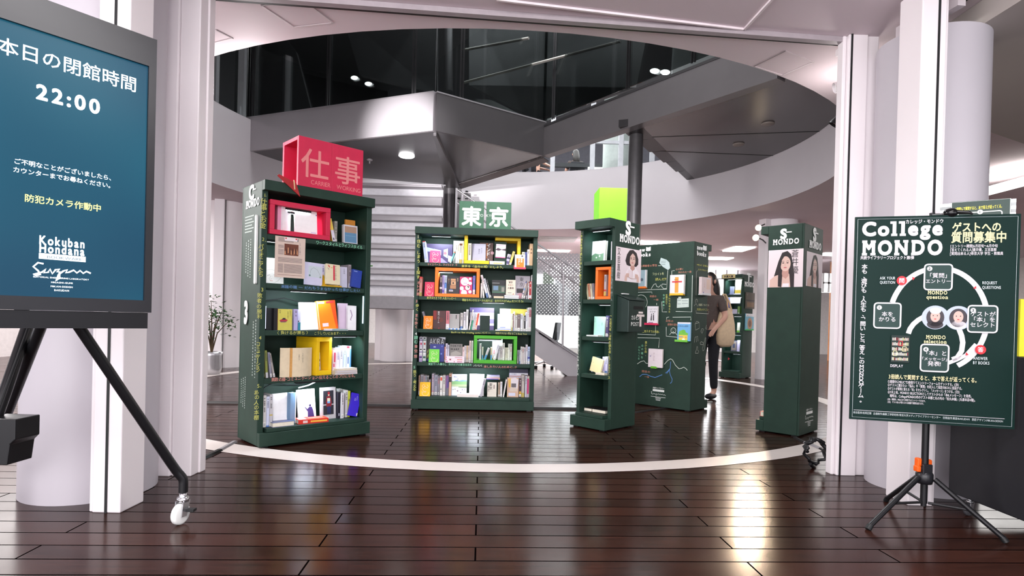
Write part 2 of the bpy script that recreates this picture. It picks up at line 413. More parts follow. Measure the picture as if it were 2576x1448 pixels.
# walls of the ground floor far behind, right-hand hall and its lower ceiling
m = MB(); m.box((-18, 21.5, 0), (20, 21.7, ZC)); struct(m, 'wall_back', mat((205, 200, 200), .6))
m = MB(); m.box((-10.2, 5.2, 0), (-10, 21.5, ZC)); struct(m, 'wall_left', mat((214, 206, 206), .6))
m = MB(); m.box((13.5, -2, 0), (13.7, 21.5, ZC)); struct(m, 'wall_right', mat((190, 184, 180), .6))
m = MB(); m.prism([(2.75, .4, 2.82), (13.5, .4, 2.82), (13.5, 8.2, 2.82), (6.2, 6.4, 2.82), (2.75, 4.55, 2.82)], (0, 0, .148)); struct(m, 'ceiling_lower', mat((190, 182, 176), .75, 0, .02, 2))
def win(n, x0, y0, x1, y1, Y):
    a, b = at_y(x0, y1, Y), at_y(x1, y0, Y)
    m = MB(); m.box((a.x, Y, a.z), (b.x, Y+.04, b.z)); o = struct(m, 'window_%d' % n, mat((250, 252, 255), .4, 0, 0, emit=4.0))
    f = MB(); w = b.x-a.x
    for k in range(4): f.box((a.x+w*k/3-.03, Y-.05, a.z), (a.x+w*k/3+.03, Y, b.z))
    f.box((a.x, Y-.05, (a.z+b.z)/2-.025), (b.x, Y, (a.z+b.z)/2+.025)); f.build('window_frame', mat((190, 190, 192), .4), o)
win(2, 1380, 655, 1475, 738, 21.4); win(3, 1770, 640, 1856, 762, 21.4); win(4, 1640, 672, 1740, 740, 21.4); win(5, 2068, 688, 2112, 735, 17.0)

# round pillars clad with door-track posts, standing around the circle
def post(mb_owner, x0, y0, x1, y1, z1=ZC, gas=()):
    m = MB(); m.box((x0, y0, 0), (x1, y1, z1)); o = m.build('jamb_post', PILLAR, mb_owner, bevel=.006)
    for g in gas:
        q = MB(); q.box((g-.006, y0-.004, 0), (g+.006, y0+.01, z1)); q.build('gasket', GASKET, o)
    return o
m = MB(); m.lathe([(.32, 0), (.32, ZC)], (-2.32, 3.27, 0), 48); pl = struct(m, 'pillar_1', COLUMN)
post(pl, -2.035, 2.875, -1.895, 3.06, gas=(-1.965,)); post(pl, -2.055, 2.885, -2.036, 3.0)
post(pl, -2.14, 3.53, -2.036, 3.62); post(pl, -2.035, 3.545, -1.915, 3.63); post(pl, -1.935, 3.631, -1.905, 3.70)
m = MB(); m.lathe([(.305, 0), (.305, 2.82)], (2.645, 3.78, 0), 48); pl = struct(m, 'pillar_2', COLUMN)
post(pl, 2.27, 3.33, 2.41, 3.53, 2.95, gas=(2.365,)); post(pl, 2.411, 3.345, 2.43, 3.45, 2.95)
post(pl, 2.215, 3.965, 2.345, 4.05, gas=(2.235,)); post(pl, 2.346, 3.985, 2.43, 4.06); post(pl, 2.19, 3.99, 2.214, 4.06)
def far_pillar(n, x, y, ang):
    m = MB(); m.lathe([(.32, 0), (.32, ZC)], (x, y, 0), 32); pl = struct(m, 'pillar_%d' % n, PILLAR)
    d = Vector((math.cos(ang), math.sin(ang), 0)); t = Vector((-d.y, d.x, 0)); c = Vector((x, y, 0))
    for s in (-1, 1):
        q = MB(); P = [c+d*s*.30+t*.08, c+d*s*.30-t*.08, c+d*s*.44-t*.08, c+d*s*.44+t*.08]
        q.prism([(p.x, p.y, 0) for p in P], (0, 0, ZC)); o = q.build('jamb_post', PILLAR, pl)
        q = MB(); P = [c+d*s*.37-t*.081+d*.008, c+d*s*.37-t*.081-d*.008, c+d*s*.37-t*.088-d*.008, c+d*s*.37-t*.088+d*.008]
        q.prism([(p.x, p.y, 0) for p in P], (0, 0, ZC)); q.build('gasket', GASKET, o)
far_pillar(3, 5.0, 11.12, math.radians(205)); far_pillar(4, -2.62, 13.2, math.radians(170)); far_pillar(5, -5.25, 10.75, math.radians(100)); far_pillar(6, 2.1, 14.1, 0)
# ceiling track across the entrance, light trim and hatches
def strip(name, a, b, w, z0, z1, m_):
    a, b = Vector((a[0], a[1], 0)), Vector((b[0], b[1], 0)); t = (b-a).normalized(); n = Vector((-t.y, t.x, 0))*w/2
    q = MB(); q.prism([(p.x, p.y, z0) for p in (a-n, b-n, b+n, a+n)], (0, 0, z1-z0)); return struct(q, name, m_)
strip('trim_4', (-1.95, 3.63), (2.24, 4.03), .05, 2.935, 2.969, mat((170, 160, 165), .5))
strip('trim_5', (-1.95, 3.70), (2.24, 4.09), .04, 2.955, 2.969, mat((38, 34, 36), .6))
a, b, c = at_z(1250, -2, 2.965), at_z(1872, 73, 2.965), at_z(1945, -6, 2.965)
strip('trim_6', a, b, .016, 2.955, 2.969, mat((240, 228, 232), .5)); strip('trim_7', b, c, .016, 2.955, 2.969, mat((240, 228, 232), .5))
a, b = at_z(2262, 92, 2.9), at_z(2420, -4, 2.9)
strip('trim_8', a, b, .05, 2.86, 2.955, mat((205, 196, 200), .5)); strip('trim_9', a+Vector((.07, .02, 0)), b+Vector((.07, .02, 0)), .05, 2.93, 2.967, GASKET)
def hatch(n, q):
    P = [at_z(x, y, ZC) for x, y in q]; o = None
    for i in range(4):
        a, b = P[i], P[(i+1) % 4]; t = (b-a).normalized(); k = Vector((-t.y, t.x, 0))*.006
        mb = MB(); mb.prism([(p.x, p.y, ZC-.004) for p in (a-k, b-k, b+k, a+k)], (0, 0, .003))
        if o is None: o = struct(mb, 'ceiling_hatch_%d' % n, mat((150, 138, 142), .6))
        else: mb.build('hatch_edge', mat((228, 216, 220), .6), o)
hatch(1, [(657, 13), (762, 0), (837, 57), (739, 68)]); hatch(2, [(1896, 166), (1976, 127), (2047, 155), (1968, 189)]); hatch(3, [(545, 75), (586, 96), (520, 113), (470, 88)])

# ---------------------------------------------------------------- steel landing, beam and soffit across the opening
Zs, Zt = 3.70, 4.25
A, B, Cc, D = (at_z(*p, Zs) for p in ((590, 386), (1093, 330), (1367, 394), (1960, 199)))
E1, E2 = at_z(905, 447, Zs), at_z(1140, 466, Zs)
G = at_z(705, 452, Zs)
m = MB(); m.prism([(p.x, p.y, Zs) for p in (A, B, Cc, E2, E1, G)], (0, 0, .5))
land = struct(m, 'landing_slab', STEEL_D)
def fascia(p, q, name, m_, z0=Zs-.004, z1=Zt, th=.05, parent=None):
    t = (q-p).normalized(); n = Vector((t.y, -t.x, 0))*th
    mb = MB(); mb.prism([(v.x, v.y, z0) for v in (p, q, q+n, p+n)], (0, 0, z1-z0)); return mb.build(name, m_, parent)
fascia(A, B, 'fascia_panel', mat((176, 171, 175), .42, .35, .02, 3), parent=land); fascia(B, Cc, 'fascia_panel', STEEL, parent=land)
for p, q in ((A, B), (B, Cc)):
    fascia(p, q, 'edge_strip', STEEL_L, Zt, Zt+.02, .055, land)
# folded rib under the landing running down to the column
mb = MB(); t = (E2-B).normalized(); n = Vector((t.y, -t.x, 0)); mb.prism([B+n*.02+Vector((0, .05, -.002)), B-n*.02+Vector((0, .05, -.002)), E2-n*.14, E2+n*.14], (0, 0, -.05)); mb.build('rib', STEEL, land)
mb = MB(); mb.prism([(p.x, p.y, Zs-.003) for p in (Cc, E2, E2+Vector((.12, .25, 0)), Cc+Vector((.1, .22, 0)))], (0, 0, -.02)); mb.build('stringer', mat((96, 88, 86), .5, .3), land)
m = MB(); Dn = D; t = (Dn-Cc).normalized(); n = Vector((t.y, -t.x, 0))
m.prism([(v.x, v.y, Zs) for v in (Cc+n*.04, Dn+n*.04, Dn-n*.12, Cc-n*.12)], (0, 0, .47)); beam = struct(m, 'beam', mat((112, 108, 110), .38, .5, .03, 4))
mb = MB(); mb.prism([(v.x, v.y, Zs+.471) for v in (Cc+n*.045, Dn+n*.045, Dn-n*.06, Cc-n*.06)], (0, 0, .035)); mb.build('edge_strip', mat((58, 56, 58), .4, .4), beam)
Q1 = at_z(1612, 318, Zs)
arc = []
a0 = at_z(1722, 446, Zs); s0 = math.atan2(a0.y-RC.y, a0.x-RC.x); e0 = -.45
for k in range(29):
    a = s0+(e0-s0)*k/28; arc.append((RC.x+(RR-.005)*math.cos(a), RC.y+(RR-.005)*math.sin(a), Zs+.02))
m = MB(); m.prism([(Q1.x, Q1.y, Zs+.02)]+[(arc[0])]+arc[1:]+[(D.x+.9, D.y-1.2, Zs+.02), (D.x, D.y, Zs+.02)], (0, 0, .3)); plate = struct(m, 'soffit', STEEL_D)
mb = MB(); u = (Vector(arc[0])-Vector((Q1.x, Q1.y, Zs+.02)))
for k in range(5):
    p = Vector((Q1.x, Q1.y, Zs+.02))+u*(k/5); q = Vector((Q1.x, Q1.y, Zs+.02))+u*((k+1)/5); w = Vector((-.32+.05*k, .12, 0))
    mb.prism([p, q, q+w*.9, p+w*.9], (0, 0, .1+.06*(k % 2)))
mb.build('stepped_edge', mat((52, 50, 52), .4, .4), plate)
for k, (x, y) in enumerate(((1932, 310), (1858, 362))):
    p = at_z(x, y, Zs+.02); q = MB(); q.lathe([(.0, 0), (.075, 0), (.085, .012), (.085, .02)], (p.x, p.y, p.z-.022), 24)
    tag(q.build('downlight', mat((128, 118, 112), .4)), ['unlit round downlight in the dark soffit, nearer the right-hand tip', 'unlit round downlight in the dark soffit, lower one nearer the middle'][k], 'downlight', 'unlit downlights in the soffit')
for a, b in (((1640, 345), (2080, 330)), ((1660, 380), (1980, 393))):
    a, b = at_z(*a, Zs+.018), at_z(*b, Zs+.018); tt = (b-a).normalized(); k = Vector((-tt.y, tt.x, 0))*.006
    mb = MB(); mb.prism([(p.x, p.y, Zs+.016) for p in (a-k, b-k, b+k, a+k)], (0, 0, .003)); mb.build('panel_joint', GASKET, plate)
p = at_z(1023, 391, Zs)
m = MB(); m.lathe([(0, 0), (.115, 0), (.13, .012), (.13, .02)], (p.x, p.y, Zs-.024), 32); o = tag(m.build('downlight', mat((255, 255, 255), .5, 0, 0, emit=9)), 'lit round white downlight under the dark landing', 'downlight')
lamp('landing_light', 'SPOT', (p.x, p.y, Zs-.06), (p.x, p.y, 0), 220, (1, .98, .97), .1, None, 120, .8)
p = at_z(930, 401, Zs); q = MB(); q.lathe([(.012, 0), (.012, .05), (.05, .055), (.05, .07)], (p.x, p.y, Zs-.07), 16)
tag(q.build('sprinkler', STEEL_L), 'small chrome sprinkler head under the dark landing', 'sprinkler')
# steel columns
cb = at_z(1131, 470, Zs); m = MB(); m.lathe([(.125, 0), (.125, Zs)], (cb.x, cb.y, 0), 32); col1 = struct(m, 'pillar_7', STEEL)
q = MB(); q.box((cb.x+.17, cb.y-.02, 0), (cb.x+.24, cb.y+.1, Zs)); q.box((cb.x+.29, cb.y-.02, 0), (cb.x+.44, cb.y+.1, Zs-.12)); q.build('side_plate', STEEL, col1)
q = MB()
for zz in (Zs-.1, Zs-.25):
    for xx in (.2, .36): q.lathe([(.03, 0), (.03, .02), (0, .02)], (cb.x+xx, cb.y-.03, zz), 10)
q.build('bolt', GASKET, col1)
c2 = at_y(1596, 500, 8.6); m = MB(); m.lathe([(.102, 0), (.102, 3.72)], (c2.x, 8.6, 0), 32); struct(m, 'pillar_8', mat((86, 84, 86), .35, .5))

# glass balustrade on the landing edge
bal = thing('glass_balustrade', 'tall dark glass balustrade standing along the steel landing edge', 'balustrade')
for p, q, ms in ((A, B, (640, 828, 1043)), (B, Cc, (1158,)), (Cc, D, (1396, 1582, 1745))):
    t = (q-p).normalized(); n = Vector((t.y, -t.x, 0))
    mb = MB(); mb.prism([(v.x, v.y, Zt+.02) for v in (p+n*.01, q+n*.01, q+n*.03, p+n*.03)], (0, 0, 2.3)); mb.build('glass_pane', GLASS_DARK, bal)
    for px in ms:
        v = on_plane(px, 260, p, n); mb = MB()
        for s in (-.022, .022):
            c = Vector((v.x, v.y, 0))+t*s+n*.03; mb.box((c.x-.012, c.y-.012, Zt), (c.x+.012, c.y+.012, Zt+2.3))
        mb.build('mullion', mat((44, 43, 45), .4, .4), bal)
# dark upper stair and its parapets behind the glass
def panel(name, pts, m_, th=.1):
    P = [at_y(x, y, Y) for x, y, Y in pts]; mb = MB(); mb.prism(P, (0, th, 0)); return struct(mb, name, m_)
DKP = mat((92, 90, 92), .5, .2, .04, 2)
panel('upper_stair_panel', [(862, 40, 10.2), (905, 188, 10.0), (1100, 236, 9.6), (1100, 20, 9.6)], DKP)
panel('upper_stair_panel', [(598, 60, 11.2), (598, 300, 11.2), (782, 274, 11.0), (745, 130, 11.0), (715, 90, 11.0)], DKP)
panel('upper_stair_panel', [(1180, 60, 10.6), (1180, 214, 10.6), (1350, 300, 10.4), (1600, 220, 9.6), (1640, 30, 9.6)], mat((96, 96, 97), .5, .2))
panel('upper_stair_panel', [(1700, 60, 9.2), (1690, 205, 9.2), (1850, 160, 8.9), (1850, 60, 8.9)], mat((120, 124, 124), .6))
hr = thing('handrail', 'pale handrail climbing behind the dark balustrade glass', 'handrail')
for a, b in (((1166, 208, 10.1), (1560, 104, 9.0)), ((1166, 126, 10.1), (1330, 96, 9.4))):
    mb = MB(); mb.tube([at_y(*a), at_y(*b)], .022, 8); mb.build('rail', mat((150, 146, 140), .4, .3), hr)
mb = MB(); mb.tube([at_y(1128, 60, 10.3), at_y(1128, 230, 10.3)], .075, 16); struct(mb, 'pillar_9', STEEL)
for k, (x, y, Y) in enumerate(((893, 198, 12.2), (928, 213, 12.2), (1029, 189, 9.9), (1645, 182, 9.0), (1671, 185, 9.0))):
    p = at_y(x, y, Y); q = MB(); q.ell((p.x, p.y-.05, p.z), (.075, .03, .04 if k != 2 else .06))
    tag(q.build('upper_lamp', mat((255, 255, 255), .5, 0, 0, emit=7)), ['small lamp glowing behind the balustrade, leftmost', 'small lamp behind the balustrade, second from the left', 'round lamp glowing near the corner of the glass balustrade', 'oval lamp behind the right wing of the balustrade, left one of two', 'oval lamp behind the right wing of the balustrade, right one of two'][k], 'lamp', 'lamps glowing behind the balustrade')

# ---------------------------------------------------------------- staircase behind the bookcases
st = thing('staircase', 'white and grey staircase rising behind the bookcases', 'staircase')
bands = [(462, 471), (492, 517), (540, 557), (576, 593), (612, 628), (644, 660), (675, 692), (705, 721), (740, 742)]
TG, TW = mat((160, 155, 160), .45, .1, .03, 5), mat((242, 240, 246), .5)
for i, (ya, yb) in enumerate(bands[:-1]):
    Y = 10.7+.17*i; a, b = at_y(860, ya-4, Y), at_y(1111, yb, Y)
    mb = MB(); mb.box((a.x, Y, b.z), (b.x, Y+.30, a.z)); mb.box((a.x, Y-.02, a.z-.02), (b.x, Y, a.z)); mb.build('tread', TG, st)
    yc = bands[i+1][0]; c = at_y(1111, yc, Y+.17)
    mb = MB(); mb.box((a.x, Y+.24, c.z-.05), (b.x, Y+.28, b.z+.01)); mb.build('riser', TW, st)
a, b = at_y(860, 742, 11.5), at_y(1110, 779, 11.5)
mb = MB(); mb.box((a.x, 11.5, b.z), (b.x, 12.8, a.z)); mb.build('landing', mat((120, 116, 120), .5, .2), st)
fs = thing('stair_flight', 'grey steel stair flight with glass guard descending between the wide bookcase and the slim case', 'stairs')
Yf = 10.6
T = lambda x: 828+(x-1340)*.675
Bt = lambda x: 889+(x-1340)*.66
P = [at_y(1150, T(1150), Yf), at_y(1560, T(1560), Yf), at_y(1560, 958, Yf), at_y(1440, Bt(1440)-2, Yf), at_y(1150, Bt(1150), Yf)]
mb = MB(); mb.prism(P, (0, .08, 0)); mb.build('stringer', mat((186, 181, 186), .45, .25, .03, 4), fs)
for k in range(9):
    x = 1180+k*38; p = at_y(x, T(x)+40, Yf); mb = MB(); mb.box((p.x-.16, Yf+.08, p.z-.02), (p.x+.12, Yf+1.1, p.z+.02)); mb.build('step', mat((120, 116, 118), .5), fs)
P = [at_y(1150, T(1150)-4, Yf), at_y(1560, T(1560)-4, Yf), at_y(1560, T(1560)-165, Yf), at_y(1150, T(1150)-165, Yf)]
mb = MB(); mb.prism([p+Vector((0, .03, 0)) for p in P], (0, .012, 0)); mb.build('glass_guard', GLASS_CLEAR, fs)
for dy, Y, r in ((-190, Yf, .018), (-223, Yf+1.0, .018), (-6, Yf-.02, .014)):
    mb = MB(); mb.tube([at_y(1150, T(1150)+dy, Y), at_y(1560, T(1560)+dy, Y)], r, 8); mb.build('rail', STEEL_L, fs)
for px in (1300, 1415, 1530):
    mb = MB(); mb.tube([at_y(px, T(px)-2, Yf), at_y(px+3, T(px)-192, Yf)], .017, 8); mb.build('baluster', STEEL_L, fs)
def perforated():
    m = bpy.data.materials.new('perforated_sheet'); m.use_nodes = True; nt = m.node_tree; b = nt.nodes['Principled BSDF']
    tc = nt.nodes.new('ShaderNodeTexCoord'); mp = nt.nodes.new('ShaderNodeMapping'); mp.inputs['Scale'].default_value = (19, 19, 19); mp.inputs['Rotation'].default_value[1] = .785
    v = nt.nodes.new('ShaderNodeTexVoronoi'); v.inputs['Randomness'].default_value = 0; v.inputs['Scale'].default_value = 1
    g = nt.nodes.new('ShaderNodeMath'); g.operation = 'GREATER_THAN'; g.inputs[1].default_value = .3
    nt.links.new(tc.outputs['Object'], mp.inputs[0]); nt.links.new(mp.outputs[0], v.inputs['Vector']); nt.links.new(v.outputs['Distance'], g.inputs[0]); nt.links.new(g.outputs[0], b.inputs['Alpha'])
    b.inputs['Base Color'].default_value = (*lin((168, 162, 166)), 1); b.inputs['Roughness'].default_value = .5
    return m
a, b = at_y(1300, 790, 12.2), at_y(1570, 640, 12.2)
mb = MB(); mb.box((a.x, 12.2, a.z), (b.x, 12.215, b.z)); mb.build('perforated_screen', perforated(), fs)

# ceiling lights of the ground floor, an air vent
LITM = mat((255, 252, 246), .5, 0, 0, emit=5)
for k, (x, y, lx, ly, lab) in enumerate(((1645, 612, 1.1, .5, 'ceiling light panel glowing just above the tall chalkboard case'), (1806, 651, .75, .5, 'ceiling light panel right of the tall chalkboard case'), (1858, 628, .5, .9, 'ceiling light panel left of the lit clamp spotlights'),
        (1392, 632, .9, .3, 'ceiling light panel above the stair flight'), (1368, 650, .8, .3, 'small far ceiling light just above the stair rail'), (2088, 641, .5, .5, 'ceiling light panel seen behind the portrait post'), (2531, 471, .3, .9, 'ceiling light panel in the right-hand hall above the wall poster'))):
    z = 2.78 if k == 6 else ZC-.03
    p = at_z(x, y, z); m = MB(); m.box((p.x-lx/2, p.y-ly/2, z), (p.x+lx/2, p.y+ly/2, z+.028))
    tag(m.build('ceiling_light', LITM), lab, 'ceiling light', 'ceiling lights of the ground floor')
p = at_z(1402, 601, ZC); m = MB()
for i in range(4): m.box((p.x-.45+.02*i, p.y-.45+.1*i, ZC-.012-.003*i), (p.x+.45-.02*i, p.y+.45-.1*i, ZC-.002))
tag(m.build('air_vent', mat((176, 172, 172), .5)), 'square air conditioning vent in the ceiling beyond the stairs', 'vent')
# cable covers on the floor
def duct(name, a, b, w, h, m_, lab):
    a, b = at_z(*a), at_z(*b); t = (b-a).normalized(); n = Vector((-t.y, t.x, 0))
    q = MB(); q.prism([a+n*w/2, b+n*w/2, b+n*w*.2+Vector((0, 0, h)), a+n*w*.2+Vector((0, 0, h))], -n*.001)
    P0 = [a+n*w/2, a-n*w/2, a-n*w*.25+Vector((0, 0, h)), a+n*w*.25+Vector((0, 0, h))]
    q = MB(); q.prism(P0, b-a); return tag(q.build(name, m_), lab, 'cable cover')
DUCT, DUCTG = mat((28, 24, 25), .5), mat((150, 146, 150), .45)
duct('cable_cover', (470, 1012), (1470, 1030), .075, .022, DUCT, 'long black cable cover crossing the floor behind the wide bookcase')
duct('cable_cover', (506, 1155), (553, 1133), .05, .014, DUCT, 'short black cable cover beside the left door post')
duct('cable_cover', (553, 1133), (590, 1112), .04, .014, DUCTG, 'grey cable cover crossing the white floor line near the tall left bookcase')
duct('cable_cover', (2000, 1101), (2024, 1113), .04, .012, DUCT, 'black cable cover starting under the portrait post')
duct('cable_cover', (2026, 1113), (2064, 1129), .045, .014, DUCTG, 'grey cable cover crossing the white floor line beside the portrait post')
duct('cable_cover', (2064, 1129), (2096, 1148), .035, .012, DUCT, 'black cable cover ending at the right door post')
duct('cable_cover', (1598, 1038), (1790, 1010), .04, .012, DUCT, 'thin dark cable cover running under the tall chalkboard case')
# ================================================================ CHALKBOARD BOOKCASES
BOARD = mat((33, 57, 47), .55, 0, .10, 9, spec=.3)
CHALK_W, CHALK_Y, CHALK_P, CHALK_G, CHALK_B = (222, 228, 222), (206, 206, 110), (222, 150, 140), (150, 222, 184), (110, 150, 205)
LOGO = mat((240, 242, 240), .5, 0, 0)
LED = mat((235, 244, 255), .5, 0, 0, emit=3)
ZS = [.14, .508, .868, 1.222, 1.588]   # top faces: bottom board, then the four shelves upward
ORD = ['first', 'second', 'third', 'fourth', 'fifth', 'sixth', 'seventh', 'eighth', 'ninth', 'tenth', 'eleventh', 'twelfth', 'thirteenth', 'fourteenth', 'fifteenth', 'sixteenth', 'seventeenth', 'eighteenth', 'nineteenth', 'twentieth', 'twenty-first', 'twenty-second', 'twenty-third', 'twenty-fourth', 'twenty-fifth', 'twenty-sixth', 'twenty-seventh', 'twenty-eighth', 'twenty-ninth', 'thirtieth', 'thirty-first', 'thirty-second', 'thirty-third', 'thirty-fourth', 'thirty-fifth', 'thirty-sixth', 'thirty-seventh', 'thirty-eighth', 'thirty-ninth', 'fortieth']

class Face:
    """a plane of a case: local frame M (x right, y up, z out), pixel -> (x, y)"""
    def __init__(s, case, o, ex, ey=(0, 0, 1)):
        s.M = frame(o, ex, ey); s.W = case.M @ s.M if case else s.M; s.I = s.W.inverted(); s.case = case
        s.o = s.W.translation; s.n = s.W.to_3x3() @ Vector((0, 0, 1))
    def uv(s, x, y):
        p = s.I @ on_plane(x, y, s.o, s.n); return (p.x, p.y)
    def put(s, fl, name, cols, parent=None, **k):
        return sheet(fl, name, cols, parent or s.case.root, s.M, **k)
class Case:
    def __init__(s, name, label, fl, u, W, D, H, bf=.05, st=.045, cat='bookcase'):
        u = Vector((u[0], u[1], 0)).normalized(); v = Vector((-u.y, u.x, 0))
        s.M = frame((fl[0], fl[1], 0), u, v); s.I = s.M.inverted(); s.W, s.D, s.H, s.bf, s.st = W, D, H, bf, st; s.zs = ZS if H > 1.95 else [z*H/1.965 for z in ZS]
        s.root = thing(name, label, cat, M=s.M)
        B_ = lambda nm, a, b, m_=BOARD, bv=.004: MB().box(a, b).build(nm, m_, s.root, bevel=bv)
        pts = lambda z: [(0, 0, z), (W, 0, z), (W, bf-.0004, z), (W-st-.0004, bf-.0004, z), (W-st-.0004, D-.0205, z), (st+.0004, D-.0205, z), (st+.0004, bf-.0004, z), (0, bf-.0004, z)]
        MB().prism(pts(.012), (0, 0, .098)).build('plinth', BOARD, s.root, bevel=.003); B_('ledge', (st+.012, .015, .1105), (W-st-.0005, D-.03, s.zs[0]))
        for x in (0, W-st): B_('side_panel', (x, bf, .012), (x+st, D-.0185, H))
        B_('back_panel', (0, D-.018, .012), (W, D, H)); MB().prism(pts(H-.075), (0, 0, .075)).build('top_slab', BOARD, s.root, bevel=.003)
        for z in s.zs[1:]: B_('shelf', (st+.0005, bf+.01, z-.04), (W-st-.0005, D-.0205, z))
        for x in (.05, W-.05):
            for y in (.05, D-.05): MB().box((x-.025, y-.025, 0), (x+.025, y+.025, .012)).build('foot', GASKET, s.root)
        s.front = Face(s, (0, bf, 0), (1, 0, 0)); s.lip = Face(s, (0, bf+.01, 0), (1, 0, 0))
        s.left = Face(s, (0, 0, 0), (0, -1, 0)); s.right = Face(s, (W, 0, 0), (0, 1, 0)); s.back = Face(s, (W, D, 0), (-1, 0, 0))
    def px(s, x, y, v):
        o = s.M @ Vector((0, v, 0)); n = s.M.to_3x3() @ Vector((0, 1, 0)); p = s.I @ on_plane(x, y, o, n); return p.x, p.z
    def led(s, shelf, x0, x1, power=3.0, v=None, z=None, vert=False, col=(.80, .91, 1)):
        """a light bar under the board above a shelf, with its own lamp"""
        v = s.bf+.05 if v is None else v
        z = (s.zs[shelf+1]-.04 if shelf < 4 else s.H-.0755) if z is None else z
        b = MB().box((x0, v-.012, z-.014), (x1, v+.012, z-.002)).build('led_bar', GASKET, s.root)
        MB().box((x0+.004, v+.006, z-.0155), (x1-.004, v+.0105, z-.0142)).build('led_strip', LED, b)
        o = lamp('led_light', 'AREA', (0, 0, 0), (0, 0, -1), power*.3, col, x1-x0-.02, .02)
        ex, ey = Vector((1, 0, 0)), Vector((0, .86, .5)); ez = Vector((0, -.5, .86))
        o.matrix_world = s.M @ Matrix(((1, 0, 0, (x0+x1)/2), (0, ey.y, ez.y, v+.006), (0, ey.z, ez.z, z-.018), (0, 0, 0, 1)))

# ---- books
PAGE = mat((232, 226, 208), .8, 0, .05, 60)
def dark(c): return sum(c) < 330
def book(name, label, cat, col, w, h, t, M, art=None, spine=None, group=None, open_side=None, spine_face=False, cov=.0025, label_col=None):
    """a book lying in its own frame: x = width from the spine, y = thickness (front cover at y 0), z = height. M places that frame.
    art: shapes on the front cover; spine: shapes on the spine"""
    c = min(cov, t*.18); m = mat(col, .42, 0, .03, 30)
    q = MB(); q.box((0, 0, 0), (w, c, h)); q.box((0, t-c, 0), (w, t, h)); q.box((0, c, 0), (c, t-c, h))
    o = q.build(name, m, M=M); tag(o, label, cat, group)
    MB().box((c, c, .003), (w-.003, t-c, h-.003)).build('page_block', PAGE, o)
    if art:
        f = Flat(); cols = []
        def ci(k):
            if k not in cols: cols.append(k)
            return cols.index(k)
        for a in art:
            k = a[0]; f.up()
            if k == 'r': f.rect(a[1]*w, a[2]*h, a[3]*w, a[4]*h, ci(a[5]))
            elif k == 'd': f.disc(a[1]*w, a[2]*h, a[3]*w, None, ci(a[4]))
            elif k == 'p': f.poly([(x*w, y*h) for x, y in a[1]], ci(a[2]))
            elif k == 't':
                vv = len(a) > 6 and a[6] == 'v'; nat = sum(1. if wide(c_) else .72 for c_ in a[1])*a[4]*h
                f.text(a[1], a[2]*w, a[3]*h, a[4]*h, ci(a[5]), a[7] if len(a) > 7 else 0, 'L', vert=vv, width=None if vv or nat < (.97-a[2])*w else (.95-a[2])*w)
            elif k == 'l': f.line([(x*w, y*h) for x, y in a[1]], a[2]*w, ci(a[3]))
        sheet(f, 'cover_print', cols, o, frame((0, 0, 0), (1, 0, 0), (0, 0, 1)), rough=.45)
    if spine:
        f = Flat(); cols = []
        def ci(k):
            if k not in cols: cols.append(k)
            return cols.index(k)
        for a in spine:
            f.up(); f.rect(a[0]*t, a[1]*h, a[2]*t, a[3]*h, ci(a[4]))
        sheet(f, 'spine_print', cols, o, frame((0, t, 0), (0, -1, 0), (0, 0, 1)), rough=.45)
    return o
def spine_marks(col, seed, band=None):
    r = random.Random(seed); ink = (40, 40, 46) if not dark(col) else (225, 222, 210)
    if r.random() < .3: ink = r.choice([(150, 40, 40), (50, 70, 130), (60, 60, 60)]) if not dark(col) else ink
    L = []
    if band: L += [(.0, b0, 1., b1, bc) for b0, b1, bc in band]
    y = .93; n = r.randint(5, 9); s = r.uniform(.035, .06)
    for i in range(n):
        if r.random() < .85:
            L += [(.3, y-s*.75, .7, y-s*.45, ink), (.26, y-s*.35, .74, y-s*.2, ink)]
        y -= s
    if r.random() < .75: L += [(.06, .035, .94, .16, (236, 236, 232)), (.2, .10, .8, .115, (110, 110, 120)), (.2, .06, .8, .075, (110, 110, 120))]
    elif r.random() < .5: L += [(.0, .0, 1., .2, r.choice([(200, 200, 205), (90, 120, 170), (190, 170, 90)]))]
    return L
